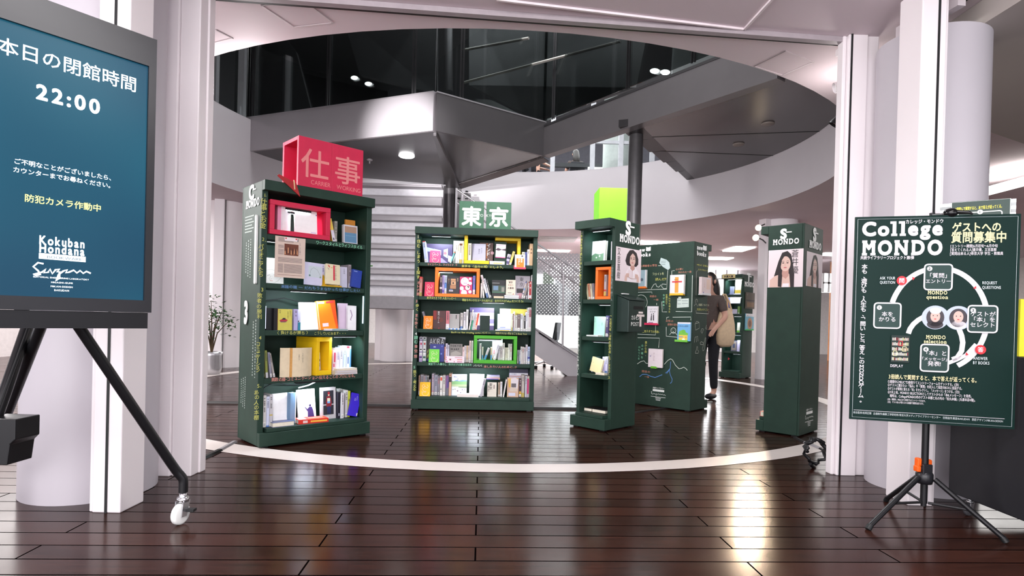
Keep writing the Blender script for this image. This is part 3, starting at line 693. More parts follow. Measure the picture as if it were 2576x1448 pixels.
def shelf_fill(case, cname, shelf, items, sname, shift=0.):
    """items: (kind, x0, x1, ytop, colour, description, options) in photo pixels of the case's front view"""
    order = sorted(range(len(items)), key=lambda i: items[i][1]); rank = {i: k for k, i in enumerate(order)}
    z0 = case.zs[shelf]
    for i, it in enumerate(items):
        kind, x0, x1, yt, col, desc = it[:6]; o = it[6] if len(it) > 6 else {}
        noun = 'book'
        lab = ('%s, %s from left, %s %s' % (desc, ORD[rank[i]], cname, sname)).strip()
        grp = 'books on the %s %s' % (cname, sname)
        v = o.get('v', case.bf+.06 if kind != 'F' else case.bf+.12); zb = o.get('z', z0)+.0006
        if 'yb' in o: zb = case.px((x0+x1)/2, o['yb'], v)[1]
        ua, _ = case.px(x0, yt, v); ub, zt = case.px(x1, yt, v); zt = case.px((x0+x1)/2, yt, v)[1]
        if 'dx' in o:   # x0, x1 are at the foot
            ym = o.get('yf', yt+50)
        h = max(.03, zt-zb)
        if kind == 'S':
            t = max(.006, ub-ua-.0008); th = 0.; cfoot = ua
            if 'dx' in o:
                foot = case.px(x0, o.get('yf', yt+48), v)[0]; foot2 = case.px(x1, o.get('yf', yt+48), v)[0]
                top = case.px(x0+o['dx'], yt, v)[0]; th = math.atan2(top-foot, h); t = max(.006, (foot2-foot)*math.cos(th)-.0008); cfoot = foot
                h = (h - t*abs(math.sin(th)))/math.cos(th)
            d = min(o.get('d', h*.7), case.D-.025-v)
            ca, sa = math.cos(th), math.sin(th)
            # book frame: width -> +y (into the case), thickness -> -x, height -> up; spine faces front
            base = Vector((cfoot, v, zb)) + (Vector((0, 0, t*sa)) if th > 0 else Vector((0, 0, 0)))
            ex, ez = Vector((ca, 0, -sa)), Vector((sa, 0, ca))
            Mx = Matrix(((0, -ex.x, ez.x, base.x+ex.x*t), (1, 0, 0, base.y), (0, -ex.z, ez.z, base.z+ex.z*t), (0, 0, 0, 1)))
            bk = book('book', lab, 'book', col, d, h, t, case.M @ Mx, spine=o['sp'] if 'sp' in o else spine_marks(col, i*31+shelf*7+int(x0), o.get('band')), group=grp)
        elif kind == 'F':
            lean = o.get('lean', .10); t = o.get('t', .016); yaw = o.get('yaw', 0.); w = (ub-ua-.001)/math.cos(yaw); roll = o.get('roll', 0.)
            R = Matrix.Translation((ua, v, zb)) @ Matrix.Rotation(yaw, 4, 'Z') @ Matrix.Rotation(-lean, 4, 'X') @ Matrix.Rotation(roll, 4, 'Y')
            zz = max(0, -min((R @ Vector(p)).z-zb for p in ((0, 0, 0), (w, 0, 0), (0, t, 0), (w, t, 0))))
            R = Matrix.Translation((0, 0, zz)) @ R
            hh = h/math.cos(lean)-zz
            bk = book('book', lab, 'book', col, w, hh, t, case.M @ R, art=o.get('art'), group=grp)
        elif kind == 'L':   # lying flat, spine or edge to the front; thickness from ytop to yb2
            zb2 = o.get('zb', z0)+.0006; t = max(.006, o.get('t', zt-zb2)); w = ub-ua; d = o.get('d', .15)
            R = Matrix.Translation((ua, v+d, zb2)) @ Matrix.Rotation(o.get('yaw', 0.), 4, 'Z')
            # width -> -y so that the spine (x=0) ... spine to the front
            Mx = Matrix(((0, 0, 1, ua), (1, 0, 0, v), (0, 1, 0, zb2), (0, 0, 0, 1)))
            if o.get('yaw'):
                c = Vector(((ua+ub)/2, v+d/2, 0)); Mx = Matrix.Translation(c) @ Matrix.Rotation(o['yaw'], 4, 'Z') @ Matrix.Translation(-c) @ Mx
            if o.get('edge'):   # page edges to the front
                Mx = Mx @ Matrix.Translation((d, t, 0)) @ Matrix.Rotation(PI, 4, 'Z')
            sp_ = None if o.get('edge') else [(a[0], a[1], a[2], a[3], a[4]) for a in o.get('sp', [])]
            bk = book('book', lab, 'book', col, d, w, t, case.M @ Mx, spine=sp_, group=grp)
            if o.get('top'):
                f = Flat()
                for a in o['top'][1:]: f.up(); f.rect(a[0]*w, a[1]*d, a[2]*w, a[3]*d, a[4])
                Lm = Mx.inverted() @ frame(Mx @ Vector((0, t, 0)), (Mx.to_3x3() @ Vector((0, 0, 1))), (Mx.to_3x3() @ Vector((1, 0, 0))))
                sheet(f, 'cover_print', o['top'][0], bk, Lm)
def tent(case, x0, x1, yt, shelf, col, label, v=None, doodle=0):
    """folded card sign: two leaning leaves joined at the top, with a chalk doodle"""
    v = case.bf+.02 if v is None else v
    ua, zt = case.px(x0, yt, v+.03); ub, _ = case.px(x1, yt, v+.03); z0 = case.zs[shelf]+.0006; h = zt-z0; w = ub-ua
    rt = thing('folded_card_sign', label, 'sign', M=case.M @ Matrix.Translation((ua, v, z0)), group='folded colour card signs on the shelves')
    m = mat(col, .55, 0, .05, 20)
    for s in (0, 1):
        y = .075*s; a = math.atan2(.0375, h) * (-1 if s == 0 else 1); q = MB()
        P = [(0, y, 0), (w, y, 0), (w, .0375, h), (0, .0375, h)]
        q.prism(P, (0, .003 if s else -.003, 0)); q.build('leaf', m, rt)
    f = Flat(); n = Vector((0, .0375, h)).normalized()
    f.arc(w*.5, h*.52, w*.22, 20, 300, .003); f.arc(w*.55, h*.25, w*.3, 170, 370, .003); f.arc(w*.35, h*.75, w*.12, 0, 360, .0025); f.disc(w*.5, h*.56, .004)
    f.line([(w*(.2+.07*k), h*(.3 + .05*(-1)**k)) for k in range(7)], .003); f.line([(w*.7, h*.85), (w*.8, h*.7), (w*.7, h*.6)], .003)
    sheet(f, 'chalk_drawing', [(244, 220, 205)], rt, frame((0, -.0035, 0), (1, 0, 0), n))
def boxframe(case, name, label, x0, x1, yt, shelf, col, depth=.26, v=None, th=.035, z=None, sides='LRTB', group=None, yb=None):
    """coloured display box open to the front: boards round an opening"""
    v = case.bf+.01 if v is None else v; z0 = (case.zs[shelf] if z is None else z)+.0006
    ua, zt = case.px(x0, yt, v); ub, zt2 = case.px(x1, yt, v); zt = case.px((x0+x1)/2, yt, v)[1]
    if yb: z0 = case.px((x0+x1)/2, yb, v)[1]
    w, h = ub-ua, zt-z0; m = mat(col, .5, 0, .04, 12)
    rt = thing(name, label, 'display box', M=case.M @ Matrix.Translation((ua, v, z0)), group=group)
    if 'B' in sides: MB().box((0, 0, 0), (w, depth, th)).build('bottom_board', m, rt, bevel=.002)
    if 'T' in sides: MB().box((0, 0, h-th), (w, depth, h)).build('top_board', m, rt, bevel=.002)
    lo, hi = (th+.0003 if 'B' in sides else 0), (h-th-.0003 if 'T' in sides else h)
    if 'L' in sides: MB().box((0, 0, lo), (th, depth, hi)).build('side_board', m, rt, bevel=.002)
    if 'R' in sides: MB().box((w-th, 0, lo), (w, depth, hi)).build('side_board', m, rt, bevel=.002)
    return rt, ua, z0, w, h
def logo(face, letter, p0, p1, tilt=None, name='logo'):
    """big initial with a dash over MONDO in raised slab letters: p0, p1 = photo pixels of the ends of MONDO's base line"""
    a, b = face.uv(*p0), face.uv(*p1); w = b[0]-a[0]; h = w*.285; f = Flat(); f.z = .004
    f.slab('MONDO', a[0], a[1], h, 0, .04, width=w, ext=.012)
    yb = a[1]+h*.80; f.text(letter, a[0]+w*.46, yb, h*1.8, 0, .055, 'C', ext=.01)
    f.box((a[0]+w*.5, yb+h*.74, 0), (a[0]+w*.5+h*.74, yb+h*.88, .006), 0)
    return face.put(f, name, [LOGO])
def credits(face, p0, p1, nl=4, name='credit_print'):
    """white project mark: heading, bar, handwriting, lines of small print inside the pixel box p0 (left top) p1 (right bottom)"""
    a, b = face.uv(*p0), face.uv(*p1); w = b[0]-a[0]; h = a[1]-b[1]; f = Flat()
    f.text('共読ライブラリー', a[0]+w*.12, a[1]-h*.13, h*.13, 0, .02, width=w*.78)
    f.up(); f.rect(a[0]+w*.12, a[1]-h*.33, a[0]+w*.9, a[1]-h*.18)
    pts = [(0, .1), (.06, .18), (.03, -.05), (.12, -.1), (.16, .03), (.2, -.08), (.25, .02), (.3, -.07), (.34, .0), (.36, -.2), (.4, .02), (.46, -.06), (.52, .03), (.58, -.05), (.64, .02), (.7, -.04), (.78, .03), (.84, -.05), (.92, .0), (1, -.08)]
    f.line([(a[0]+w*x, a[1]-h*.5+h*y*.8) for x, y in pts], w*.022)
    for k in range(nl):
        ww = w*(1 if k == 0 else .42-.04*k); f.rect(a[0]+w/2-ww/2, a[1]-h*(.74+.08*k), a[0]+w/2+ww/2, a[1]-h*(.71+.08*k))
    return face.put(f, name, [(235, 238, 235)])
def chalk(face, items, name='chalk_lettering'):
    """items: (text, x, y, size px, colour, vertical, length px or None); pixels of the photo"""
    f = Flat(); cols = []
    for it in items:
        t, x, y, s, c = it[:5]; vert = it[5] if len(it) > 5 else False; wd = it[6] if len(it) > 6 else None
        p = face.uv(x, y); q = face.uv(x, y-s); size = abs(q[1]-p[1])
        if c not in cols: cols.append(c)
        if wd and not vert: wd = abs(face.uv(x+wd, y)[0]-p[0])
        lead = 1.0
        if wd and vert:
            n = sum(.5 if ch == ' ' else 1 if wide(ch) else .82 for ch in t); lead = abs(face.uv(x, y+wd)[1]-p[1])/(n*size)
        f.text(t, p[0], p[1], size, cols.index(c), .004, 'L', vert, None if vert else wd, jit=.07, lead=lead)
    return face.put(f, name, cols, rough=.9)
# ================================================================ THE WIDE BOOKCASE (two TOKYO cubes on top)
TK = Case('bookcase', 'wide dark green chalkboard bookcase under two cubes lettered in white', (-1.063, 6.30), (1.316, .068), 1.325, .40, 1.965)
WS = ["wide bookcase's bottom shelf", "wide bookcase's fourth shelf", "wide bookcase's third shelf", "wide bookcase's second shelf", "wide bookcase's top shelf"]
def tk(s, items): shelf_fill(TK, '', s, items, WS[s])
_sf = shelf_fill
def shelf_fill(case, cname, shelf, items, sname, shift=0.):
    return _sf(case, sname, shelf, items, '')
Wt, Cr, Gy, Gl, Dk = (238, 238, 236), (228, 218, 190), (176, 176, 180), (206, 206, 212), (30, 30, 36)
tk(4, [
 ('S', 1068.6, 1075.5, 606, (214, 222, 240), 'white and blue book with red top', {'dx': -6, 'yf': 657, 'd': .16, 'band': [(.96, 1., (205, 40, 50)), (.1, .9, (190, 205, 240))]}),
 ('F', 1073, 1139, 613, (70, 58, 96), 'dark purple picture book', {'v': .26, 'lean': .06, 'art': [('p', [(.02, .82), (.3, .74), (.3, .6), (.02, .62)], (150, 190, 245)), ('p', [(.3, .75), (.56, .68), (.56, .45), (.3, .5)], (225, 235, 255)), ('p', [(.66, .72), (.82, .78), (.82, .3), (.66, .42)], (190, 220, 250)), ('d', .72, .55, .06, (225, 100, 110)), ('p', [(.84, .45), (1, .38), (1, .1), (.84, .15)], (240, 240, 255)), ('p', [(.1, 0), (.9, 0), (.6, .3), (.2, .35)], (150, 140, 200))]}),
 ('F', 1141, 1167.5, 605, (246, 246, 240), 'tall white cover with yellow lettering', {'v': .24, 'lean': .05, 'art': [('t', '東京', .18, .85, .14, (232, 216, 60), 'v'), ('t', '古地図', .42, .6, .1, (232, 216, 60), 'v')]}),
 ('S', 1131, 1134.6, 629, (130, 205, 205), 'thin turquoise book leaning right, orange top', {'dx': 13, 'yf': 661, 'd': .12, 'band': [(.8, .93, (232, 140, 110))]}),
 ('S', 1147, 1151.8, 613, (236, 234, 226), 'thin white book in front of yellow lettering', {}),
 ('S', 1152, 1156.3, 611, (232, 228, 214), 'cream book with reddish lettering', {}),
 ('S', 1156.6, 1163.2, 609.5, (240, 236, 226), 'white book with brown top', {'band': [(.86, .95, (120, 62, 40))]}),
 ('S', 1163.6, 1167.6, 615, (238, 232, 224), 'thin white book touching the yellow frame', {}),
 ('S', 1178, 1186.5, 611.5, (232, 226, 216), 'white book just right of the yellow post', {'v': .10, 'd': .15}),
 ('F', 1188, 1222.5, 612, (178, 178, 196), 'silver grey book', {'v': .085, 'lean': .14, 'art': [('p', [(0, 0), (.0, 1), (.16, 1), (.02, 0)], (120, 118, 136)), ('t', '東京の', .52, .75, .09, (90, 90, 110), 'v'), ('t', 'まんなか', .7, .8, .07, (90, 90, 110), 'v'), ('d', .3, .15, .05, (214, 214, 226)), ('d', .6, .2, .04, (214, 214, 226))]}),
 ('F', 1207, 1241, 610, (98, 70, 66), 'brown photo cover with white lettering', {'v': .19, 'lean': .06, 'art': [('d', .95, .55, .12, (196, 150, 160)), ('p', [(.5, .98), (.6, .98), (.58, .3), (.5, .3)], (186, 110, 60)), ('t', 'インド、', .66, .97, .19, (244, 240, 236), 'v', .03)]}),
 ('F', 1247, 1272, 613, (246, 240, 244), 'white and pink cover raised on a block', {'yb': 649, 'v': .12, 'lean': .08, 'roll': .04, 'art': [('r', 0, 0, 1, .06, (232, 90, 150)), ('p', [(0, .55), (.3, .5), (.55, .58), (1, .52), (1, .7), (.6, .62), (.2, .72), (0, .6)], (70, 52, 66)), ('r', 0, .88, 1, .92, (244, 190, 220))]}),
 ('L', 1232, 1269.5, 656.5, (238, 238, 236), 'thick white book lying flat', {'v': .085, 'd': .16, 'sp': [(.45, .25, .75, .85, (206, 196, 110)), (.85, 0, .9, 1, (120, 120, 130))]}),
 ('S', 1271, 1279.5, 638, (196, 190, 214), 'purple patterned book leaning right', {'dx': 7, 'yf': 668, 'd': .15, 'band': [(.1, .35, (90, 80, 130)), (.55, .7, (60, 52, 90)), (.8, .9, (240, 230, 236))]}),
 ('S', 1280, 1286, 631, (236, 206, 110), 'pale yellow book leaning right', {'dx': 11, 'yf': 668, 'd': .15}),
 ('F', 1295.5, 1321.5, 640, (240, 240, 238), 'small white book with orange panel', {'yb': 674, 'v': .02, 'lean': .03, 't': .02, 'art': [('r', .16, .0, .9, .72, (236, 130, 30)), ('t', '東京', .66, .7, .15, (246, 236, 226), 'v', .03), ('t', 'ひがし', .42, .7, .15, (246, 236, 226), 'v', .03), ('r', .62, .84, .8, .94, (80, 84, 96))]}),
 ('S', 1313.5, 1320.5, 633.5, (226, 222, 196), 'small cream book behind the orange panel', {'v': .16}),
 ('S', 1321, 1326.6, 634, (84, 96, 160), 'small blue book', {'v': .14}),
 ('S', 1327, 1332.3, 627, (206, 204, 204), 'grey white book beside the tan one', {'v': .12}),
 ('S', 1332.8, 1341.5, 612.5, (206, 172, 132), 'tall tan book', {'v': .12, 'sp': [(.3, .7, .7, .78, (130, 96, 70)), (.3, .55, .7, .62, (130, 96, 70))]}),
])
boxframe(TK, 'yellow_display_shelf', "yellow display frame with open right side on the wide bookcase's top shelf", 1168.8, 1232, 591.5, 4, (246, 206, 30), .24, th=.036, sides='LB')
boxframe(TK, 'yellow_display_shelf', "yellow display frame with open left side on the wide bookcase's top shelf", 1246, 1310.5, 597, 4, (246, 206, 30), .24, th=.036, sides='TR', v=.14)
tent(TK, 1082, 1108.5, 629.5, 4, (236, 84, 130), "bright pink folded card sign on the wide bookcase's top shelf")
ua, za = TK.px(1243, 649.6, .12); ub, zb = TK.px(1274, 649.6, .12)
m = MB(); m.box((ua, .10, ZS[4]+.0006), (ub, .20, za-.001)); m.box((ua, .17, ZS[4]+.075), (ub, .20, TK.px(1258, 608, .17)[1])); o = m.build('display_block', BOARD, M=TK.M.copy()); tag(o, "dark green stepped block carrying the white and pink cover on the wide bookcase", 'display block')
ua, za = TK.px(1293, 676, .0); ub, zb = TK.px(1322.5, 671, .0)
m = MB(); m.box((ua, -.012, za), (ub, .058, za+.008)); m.box((ua, -.012, za+.008), (ub, -.008, za+.018)); m.box((ua, .052, za+.008), (ub, .058, ZS[4]-.005)); o = m.build('clip_ledge', mat((226, 60, 96), .45), M=TK.M.copy()); tag(o, "pink clip ledge hooked on the wide bookcase's top shelf edge", 'clip ledge')
tk(3, [
 ('S', 1055.8, 1062.3, 695.5, (226, 150, 140), 'tall reddish white book in the left corner', {'band': [(.0, .22, (236, 232, 230)), (.9, 1., (220, 60, 60))]}),
 ('S', 1107, 1113, 692, (52, 44, 70), 'dark book first inside the orange box', {'v': .12, 'z': ZS[3]+.0365, 'd': .15, 'band': [(.25, .35, (230, 230, 236))]}),
 ('S', 1113.3, 1118.5, 692, (176, 168, 220), 'lilac book inside the orange box', {'v': .12, 'z': ZS[3]+.0365, 'd': .15, 'band': [(.05, .2, (110, 90, 190))]}),
 ('S', 1119, 1124.4, 692.5, (206, 224, 250), 'pale blue book inside the orange box', {'v': .12, 'z': ZS[3]+.0365, 'd': .15, 'band': [(.3, .6, (90, 140, 220))]}),
 ('F', 1125, 1156, 694.5, (30, 28, 36), 'black cover with brown brick tower', {'v': .10, 'z': ZS[3]+.0365, 'lean': .08, 'art': [('r', .3, .74, .7, .86, (196, 150, 110)), ('r', .32, .5, .72, .72, (206, 160, 120)), ('r', .44, .56, .56, .66, (40, 36, 40)), ('r', .26, .28, .74, .48, (186, 134, 96)), ('l', [(.26, .42), (.74, .42)], .02, (70, 44, 36)), ('l', [(.26, .34), (.74, .34)], .02, (70, 44, 36)), ('t', '東京', .86, .9, .1, (196, 160, 130), 'v'), ('t', 'タワー', .13, .86, .1, (196, 160, 130), 'v'), ('r', .18, .12, .5, .2, (214, 206, 214)), ('r', .22, .145, .46, .175, (96, 90, 110)), ('r', .2, .21, .46, .23, (90, 150, 230))]}),
 ('F', 1157, 1188.5, 695.5, (186, 40, 104), 'crimson cover with white dots', {'v': .10, 'z': ZS[3]+.0365, 'lean': .07, 'art': [('d', .4, .72, .33, (246, 244, 246)), ('d', .82, .88, .1, (246, 244, 246)), ('d', .83, .62, .14, (246, 244, 246)), ('d', .17, .32, .16, (246, 244, 246)), ('d', .64, .36, .19, (246, 244, 246)), ('d', .84, .13, .13, (246, 244, 246)), ('d', .36, .06, .24, (240, 226, 240)), ('t', '東京', .22, .82, .09, (160, 110, 170)), ('t', '水辺の', .16, .7, .09, (160, 110, 170)), ('t', '物語', .3, .58, .1, (160, 110, 170)), ('d', .67, .4, .09, (50, 36, 46)), ('d', .62, .36, .07, (226, 206, 190))]}),
 ('S', 1190, 1196.3, 693, (96, 120, 220), 'blue book at the orange box right side', {'v': .12, 'z': ZS[3]+.0365, 'd': .15, 'band': [(.0, .25, (230, 226, 244))]}),
 ('S', 1209.5, 1213.2, 712, (234, 230, 230), 'short white book just right of orange box', {'yf': 748}),
 ('S', 1214.6, 1219, 706.5, (232, 232, 226), 'white book leaning left, shorter one', {'dx': -3, 'yf': 748}),
 ('S', 1224, 1229.5, 691, (222, 222, 226), 'tall white book leaning left', {'dx': -15.5, 'yf': 748, 'v': .10}),
 ('S', 1230.3, 1233.8, 700, (216, 218, 228), 'thin white book leaning left', {'dx': -13, 'yf': 748, 'v': .10}),
 ('S', 1234.3, 1237, 703, (60, 62, 66), 'thin dark book leaning left', {'dx': -11, 'yf': 748, 'v': .10}),
 ('F', 1238, 1273, 704, (16, 17, 20), 'black book with a landscape photo', {'v': .17, 'lean': .06, 'art': [('r', .02, .3, .96, .7, (74, 92, 84)), ('r', .1, .45, .45, .68, (110, 140, 170)), ('r', .5, .4, .62, .7, (60, 80, 56)), ('r', .7, .36, .9, .62, (150, 150, 140)), ('r', .02, .3, .96, .36, (70, 116, 90)), ('r', .02, .82, .55, .84, (180, 184, 184))]}),
 ('L', 1242, 1267, 744.5, (214, 196, 168), 'cream book lying flat', {'v': .08, 'd': .12}),
 ('L', 1268.8, 1305, 746.8, (228, 226, 232), 'lower white book of a flat pair', {'v': .075, 'd': .13}),
 ('L', 1268.8, 1305.4, 742.2, (224, 222, 230), 'upper white book of a flat pair', {'v': .075, 'd': .13, 'zb': ZS[3]+.0195}),
 ('F', 1273.5, 1297.5, 703.5, (222, 208, 190), 'cream cover standing on the flat pair', {'v': .09, 'z': ZS[3]+.039, 'lean': .07, 't': .025, 'art': [('t', '東京', .28, .78, .13, (70, 56, 50), 'h', .02), ('t', '木登り', .18, .6, .13, (150, 90, 80), 'h', .0), ('t', '大事典', .16, .4, .14, (70, 50, 46), 'h', .02), ('r', .2, .9, .7, .92, (150, 120, 110)), ('d', .78, .06, .05, (196, 50, 50)), ('r', .2, .12, .6, .15, (120, 110, 110))]}),
 ('F', 1297, 1334, 693.5, (178, 172, 182), 'large grey cover with brush lettering', {'v': .20, 'lean': .05, 'art': [('t', '東', .42, .94, .2, (50, 46, 50), 'v'), ('t', '京', .42, .72, .2, (50, 46, 50), 'v'), ('t', 'うつり', .18, .9, .1, (120, 112, 120), 'v'), ('r', .1, .26, .6, .45, (44, 40, 44)), ('d', .35, .14, .2, (196, 150, 160))]}),
 ('S', 1311.5, 1314.8, 708, (206, 196, 196), 'striped cream and blue book leaning right', {'dx': 11, 'yf': 750, 'v': .09, 'band': [(.93, 1, (70, 90, 150)), (.5, .62, (110, 150, 200)), (.28, .33, (60, 70, 120))]}),
 ('S', 1315.2, 1320.6, 706, (150, 140, 136), 'brown grey book leaning right', {'dx': 11, 'yf': 750, 'v': .10}),
 ('S', 1324.5, 1327.2, 706, (76, 72, 80), 'thin dark book near the right side', {'band': [(.0, .2, (200, 196, 214))]}),
 ('S', 1328.6, 1331.6, 711.5, (230, 228, 228), 'thin white book left of red one', {}),
 ('S', 1332, 1337.4, 707.5, (176, 34, 40), 'red book near the right side', {'sp': [(.25, .85, .75, .95, (226, 190, 180)), (.3, .6, .7, .68, (226, 200, 190)), (.1, .05, .9, .22, (226, 224, 226))]}),
 ('S', 1338, 1340.6, 691, (238, 236, 238), 'tall thin white book in the right corner', {}),
])
bx, u0, z0, w_, h_ = boxframe(TK, 'orange_display_box', "orange display box holding books on the wide bookcase's second shelf", 1095, 1207.5, 673.5, 3, (244, 122, 30), .27)
MB().box((.035, .05, h_-.05), (.19, .085, h_-.0355)).build('light_bar', GASKET, bx)
MB().box((.04, .052, h_-.0525), (.185, .083, h_-.0505)).build('light_strip', LED, bx)
tent(TK, 1069, 1093, 708.5, 3, (214, 62, 98), "rose red folded card sign on the wide bookcase's second shelf")
tk(2, [
 ('S', 1074, 1079, 783, (176, 172, 188), 'grey book leaning left behind the orange card', {'dx': -13, 'yf': 825, 'v': .22}),
 ('F', 1090, 1121.5, 781, (70, 22, 24), 'dark red cover with white title', {'v': .13, 'lean': .06, 'art': [('r', 0, .5, .26, 1, (130, 20, 24)), ('d', .62, .5, .2, (92, 30, 24)), ('t', '東京ノワール', .44, .97, .11, (214, 206, 206), 'v', .01), ('d', .48, .04, .05, (170, 50, 60))]}),
 ('S', 1122.4, 1131, 781.5, (214, 206, 216), 'white book with red stripe', {'band': [(.3, 1, (196, 110, 120)), (.0, .16, (210, 210, 232))]}),
 ('F', 1131.3, 1156.5, 789, (160, 158, 156), 'plain grey cover with a pen', {'v': .12, 'lean': .05, 'z': ZS[2]+.0005, 'art': [('r', .62, .68, .7, .94, (40, 40, 44)), ('t', '東京人', .1, .95, .1, (196, 150, 156), 'v'), ('t', 'まち', .8, .9, .1, (186, 140, 150), 'v')]}),
 ('L', 1128.5, 1173.3, 824.8, (226, 232, 246), 'thin blue and white chequered book lying flat', {'v': .07, 'd': .045, 't': .013, 'sp': [(0, y, 1, y+.1, (96, 150, 226)) for y in (.0, .2, .4, .6)]}),
 ('S', 1158.6, 1165, 786.5, (196, 190, 188), 'grey white book, shortest of three', {'v': .13}),
 ('S', 1166.4, 1172.3, 784, (202, 198, 204), 'grey white book, middle of three', {'v': .13}),
 ('S', 1173.4, 1178.6, 778, (212, 212, 212), 'pale grey book, tallest of three', {'v': .13}),
 ('S', 1179, 1181.8, 778, (236, 226, 222), 'white book leaning right', {'dx': 10, 'yf': 828, 'v': .10}),
 ('S', 1183, 1187, 785, (196, 196, 202), 'grey and green book leaning right', {'dx': 9, 'yf': 828, 'v': .10, 'sp': [(0, 0, 1, .55, (60, 150, 116))]}),
 ('S', 1187.3, 1190.4, 786, (206, 206, 212), 'white grey book leaning right', {'dx': 9, 'yf': 828, 'v': .10}),
 ('S', 1190.8, 1193.8, 788, (216, 206, 196), 'cream book leaning right', {'dx': 9, 'yf': 828, 'v': .10}),
 ('S', 1194.2, 1198.8, 787, (232, 84, 54), 'orange red book leaning right', {'dx': 8, 'yf': 829, 'v': .10, 'band': [(.18, .28, (236, 190, 176))]}),
 ('F', 1182, 1243.5, 773.5, (104, 92, 148), 'big violet and white city cover', {'v': .26, 'lean': .05, 'art': [('r', 0, .0, 1, .78, (232, 230, 244)), ('r', 0, .0, 1, .2, (84, 72, 110)), ('r', .7, .3, 1, .5, (130, 120, 160)), ('r', .0, .3, .3, .45, (120, 110, 150)), ('r', .45, .66, .8, .68, (190, 190, 214))]}),
 ('L', 1246, 1285, 829, (240, 238, 220), 'thin cream magazine lying flat', {'v': .07, 'd': .05, 't': .012, 'sp': [(.5, .3, 1, .9, (226, 196, 60))]}),
 ('F', 1257.5, 1326.5, 776.3, (242, 230, 96), 'big yellow white cover', {'v': .27, 'lean': .04, 'art': [('r', 0, 0, .4, 1, (248, 244, 214)), ('d', .98, .86, .04, (226, 90, 50)), ('d', .8, .72, .03, (236, 110, 70))]}),
 ('F', 1252, 1286, 789.5, (214, 236, 250), 'pale blue cover with apartment block', {'v': .125, 'lean': .05, 'z': ZS[2]+.0005, 'art': [('r', .22, .1, .98, .82, (244, 240, 246)), *[('r', .26+.14*i, .28+.07*j, .34+.14*i, .30+.07*j, (214, 176, 206)) for i in range(5) for j in range(7)], ('r', .0, .0, 1, .1, (110, 120, 180)), ('r', .2, .14, .6, .22, (150, 160, 220))]}),
 ('S', 1287.4, 1290.8, 788, (216, 220, 198), 'pale green white book beside the apartment cover', {}),
 ('S', 1291, 1293.2, 789, (120, 70, 70), 'thin dark red book', {}),
 ('S', 1293.4, 1296, 783, (232, 226, 226), 'thin white book beside the dark red one', {}),
 ('S', 1296.4, 1301.8, 792, (190, 188, 184), 'grey book, short', {}),
 ('S', 1302.2, 1309, 790, (110, 96, 96), 'brown book with white title', {'band': [(.0, .2, (214, 210, 206))]}),
 ('S', 1310, 1315.4, 788.5, (214, 216, 220), 'white book right of the brown one', {}),
 ('S', 1315.8, 1318.2, 793, (220, 220, 216), 'slim white book', {}),
 ('S', 1318.5, 1322.5, 794, (46, 44, 48), 'black book with pale foot', {'band': [(.0, .16, (200, 196, 214))]}),
 ('S', 1323.2, 1327.4, 784.5, (222, 222, 228), 'white book right of the black one', {}),
 ('S', 1328, 1331.4, 773.5, (218, 218, 218), 'tall white book near the right side', {}),
 ('S', 1331.8, 1337, 773, (206, 190, 194), 'tall pinkish grey book in the right corner', {'band': [(.6, .9, (176, 110, 120))]}),
])
tent(TK, 1066, 1089, 794, 2, (240, 136, 36), "orange folded card sign on the wide bookcase's third shelf")
ua, za = TK.px(1207.5, 793, .075); ub, _ = TK.px(1232.5, 793, .075)
o = MB().box((ua, .075, ZS[2]+.0006), (ub, .105, za)).build('chalkboard_block', mat((28, 48, 42), .6), M=TK.M.copy(), bevel=.002); tag(o, "blank dark green chalkboard block standing on the wide bookcase's third shelf", 'chalkboard block')
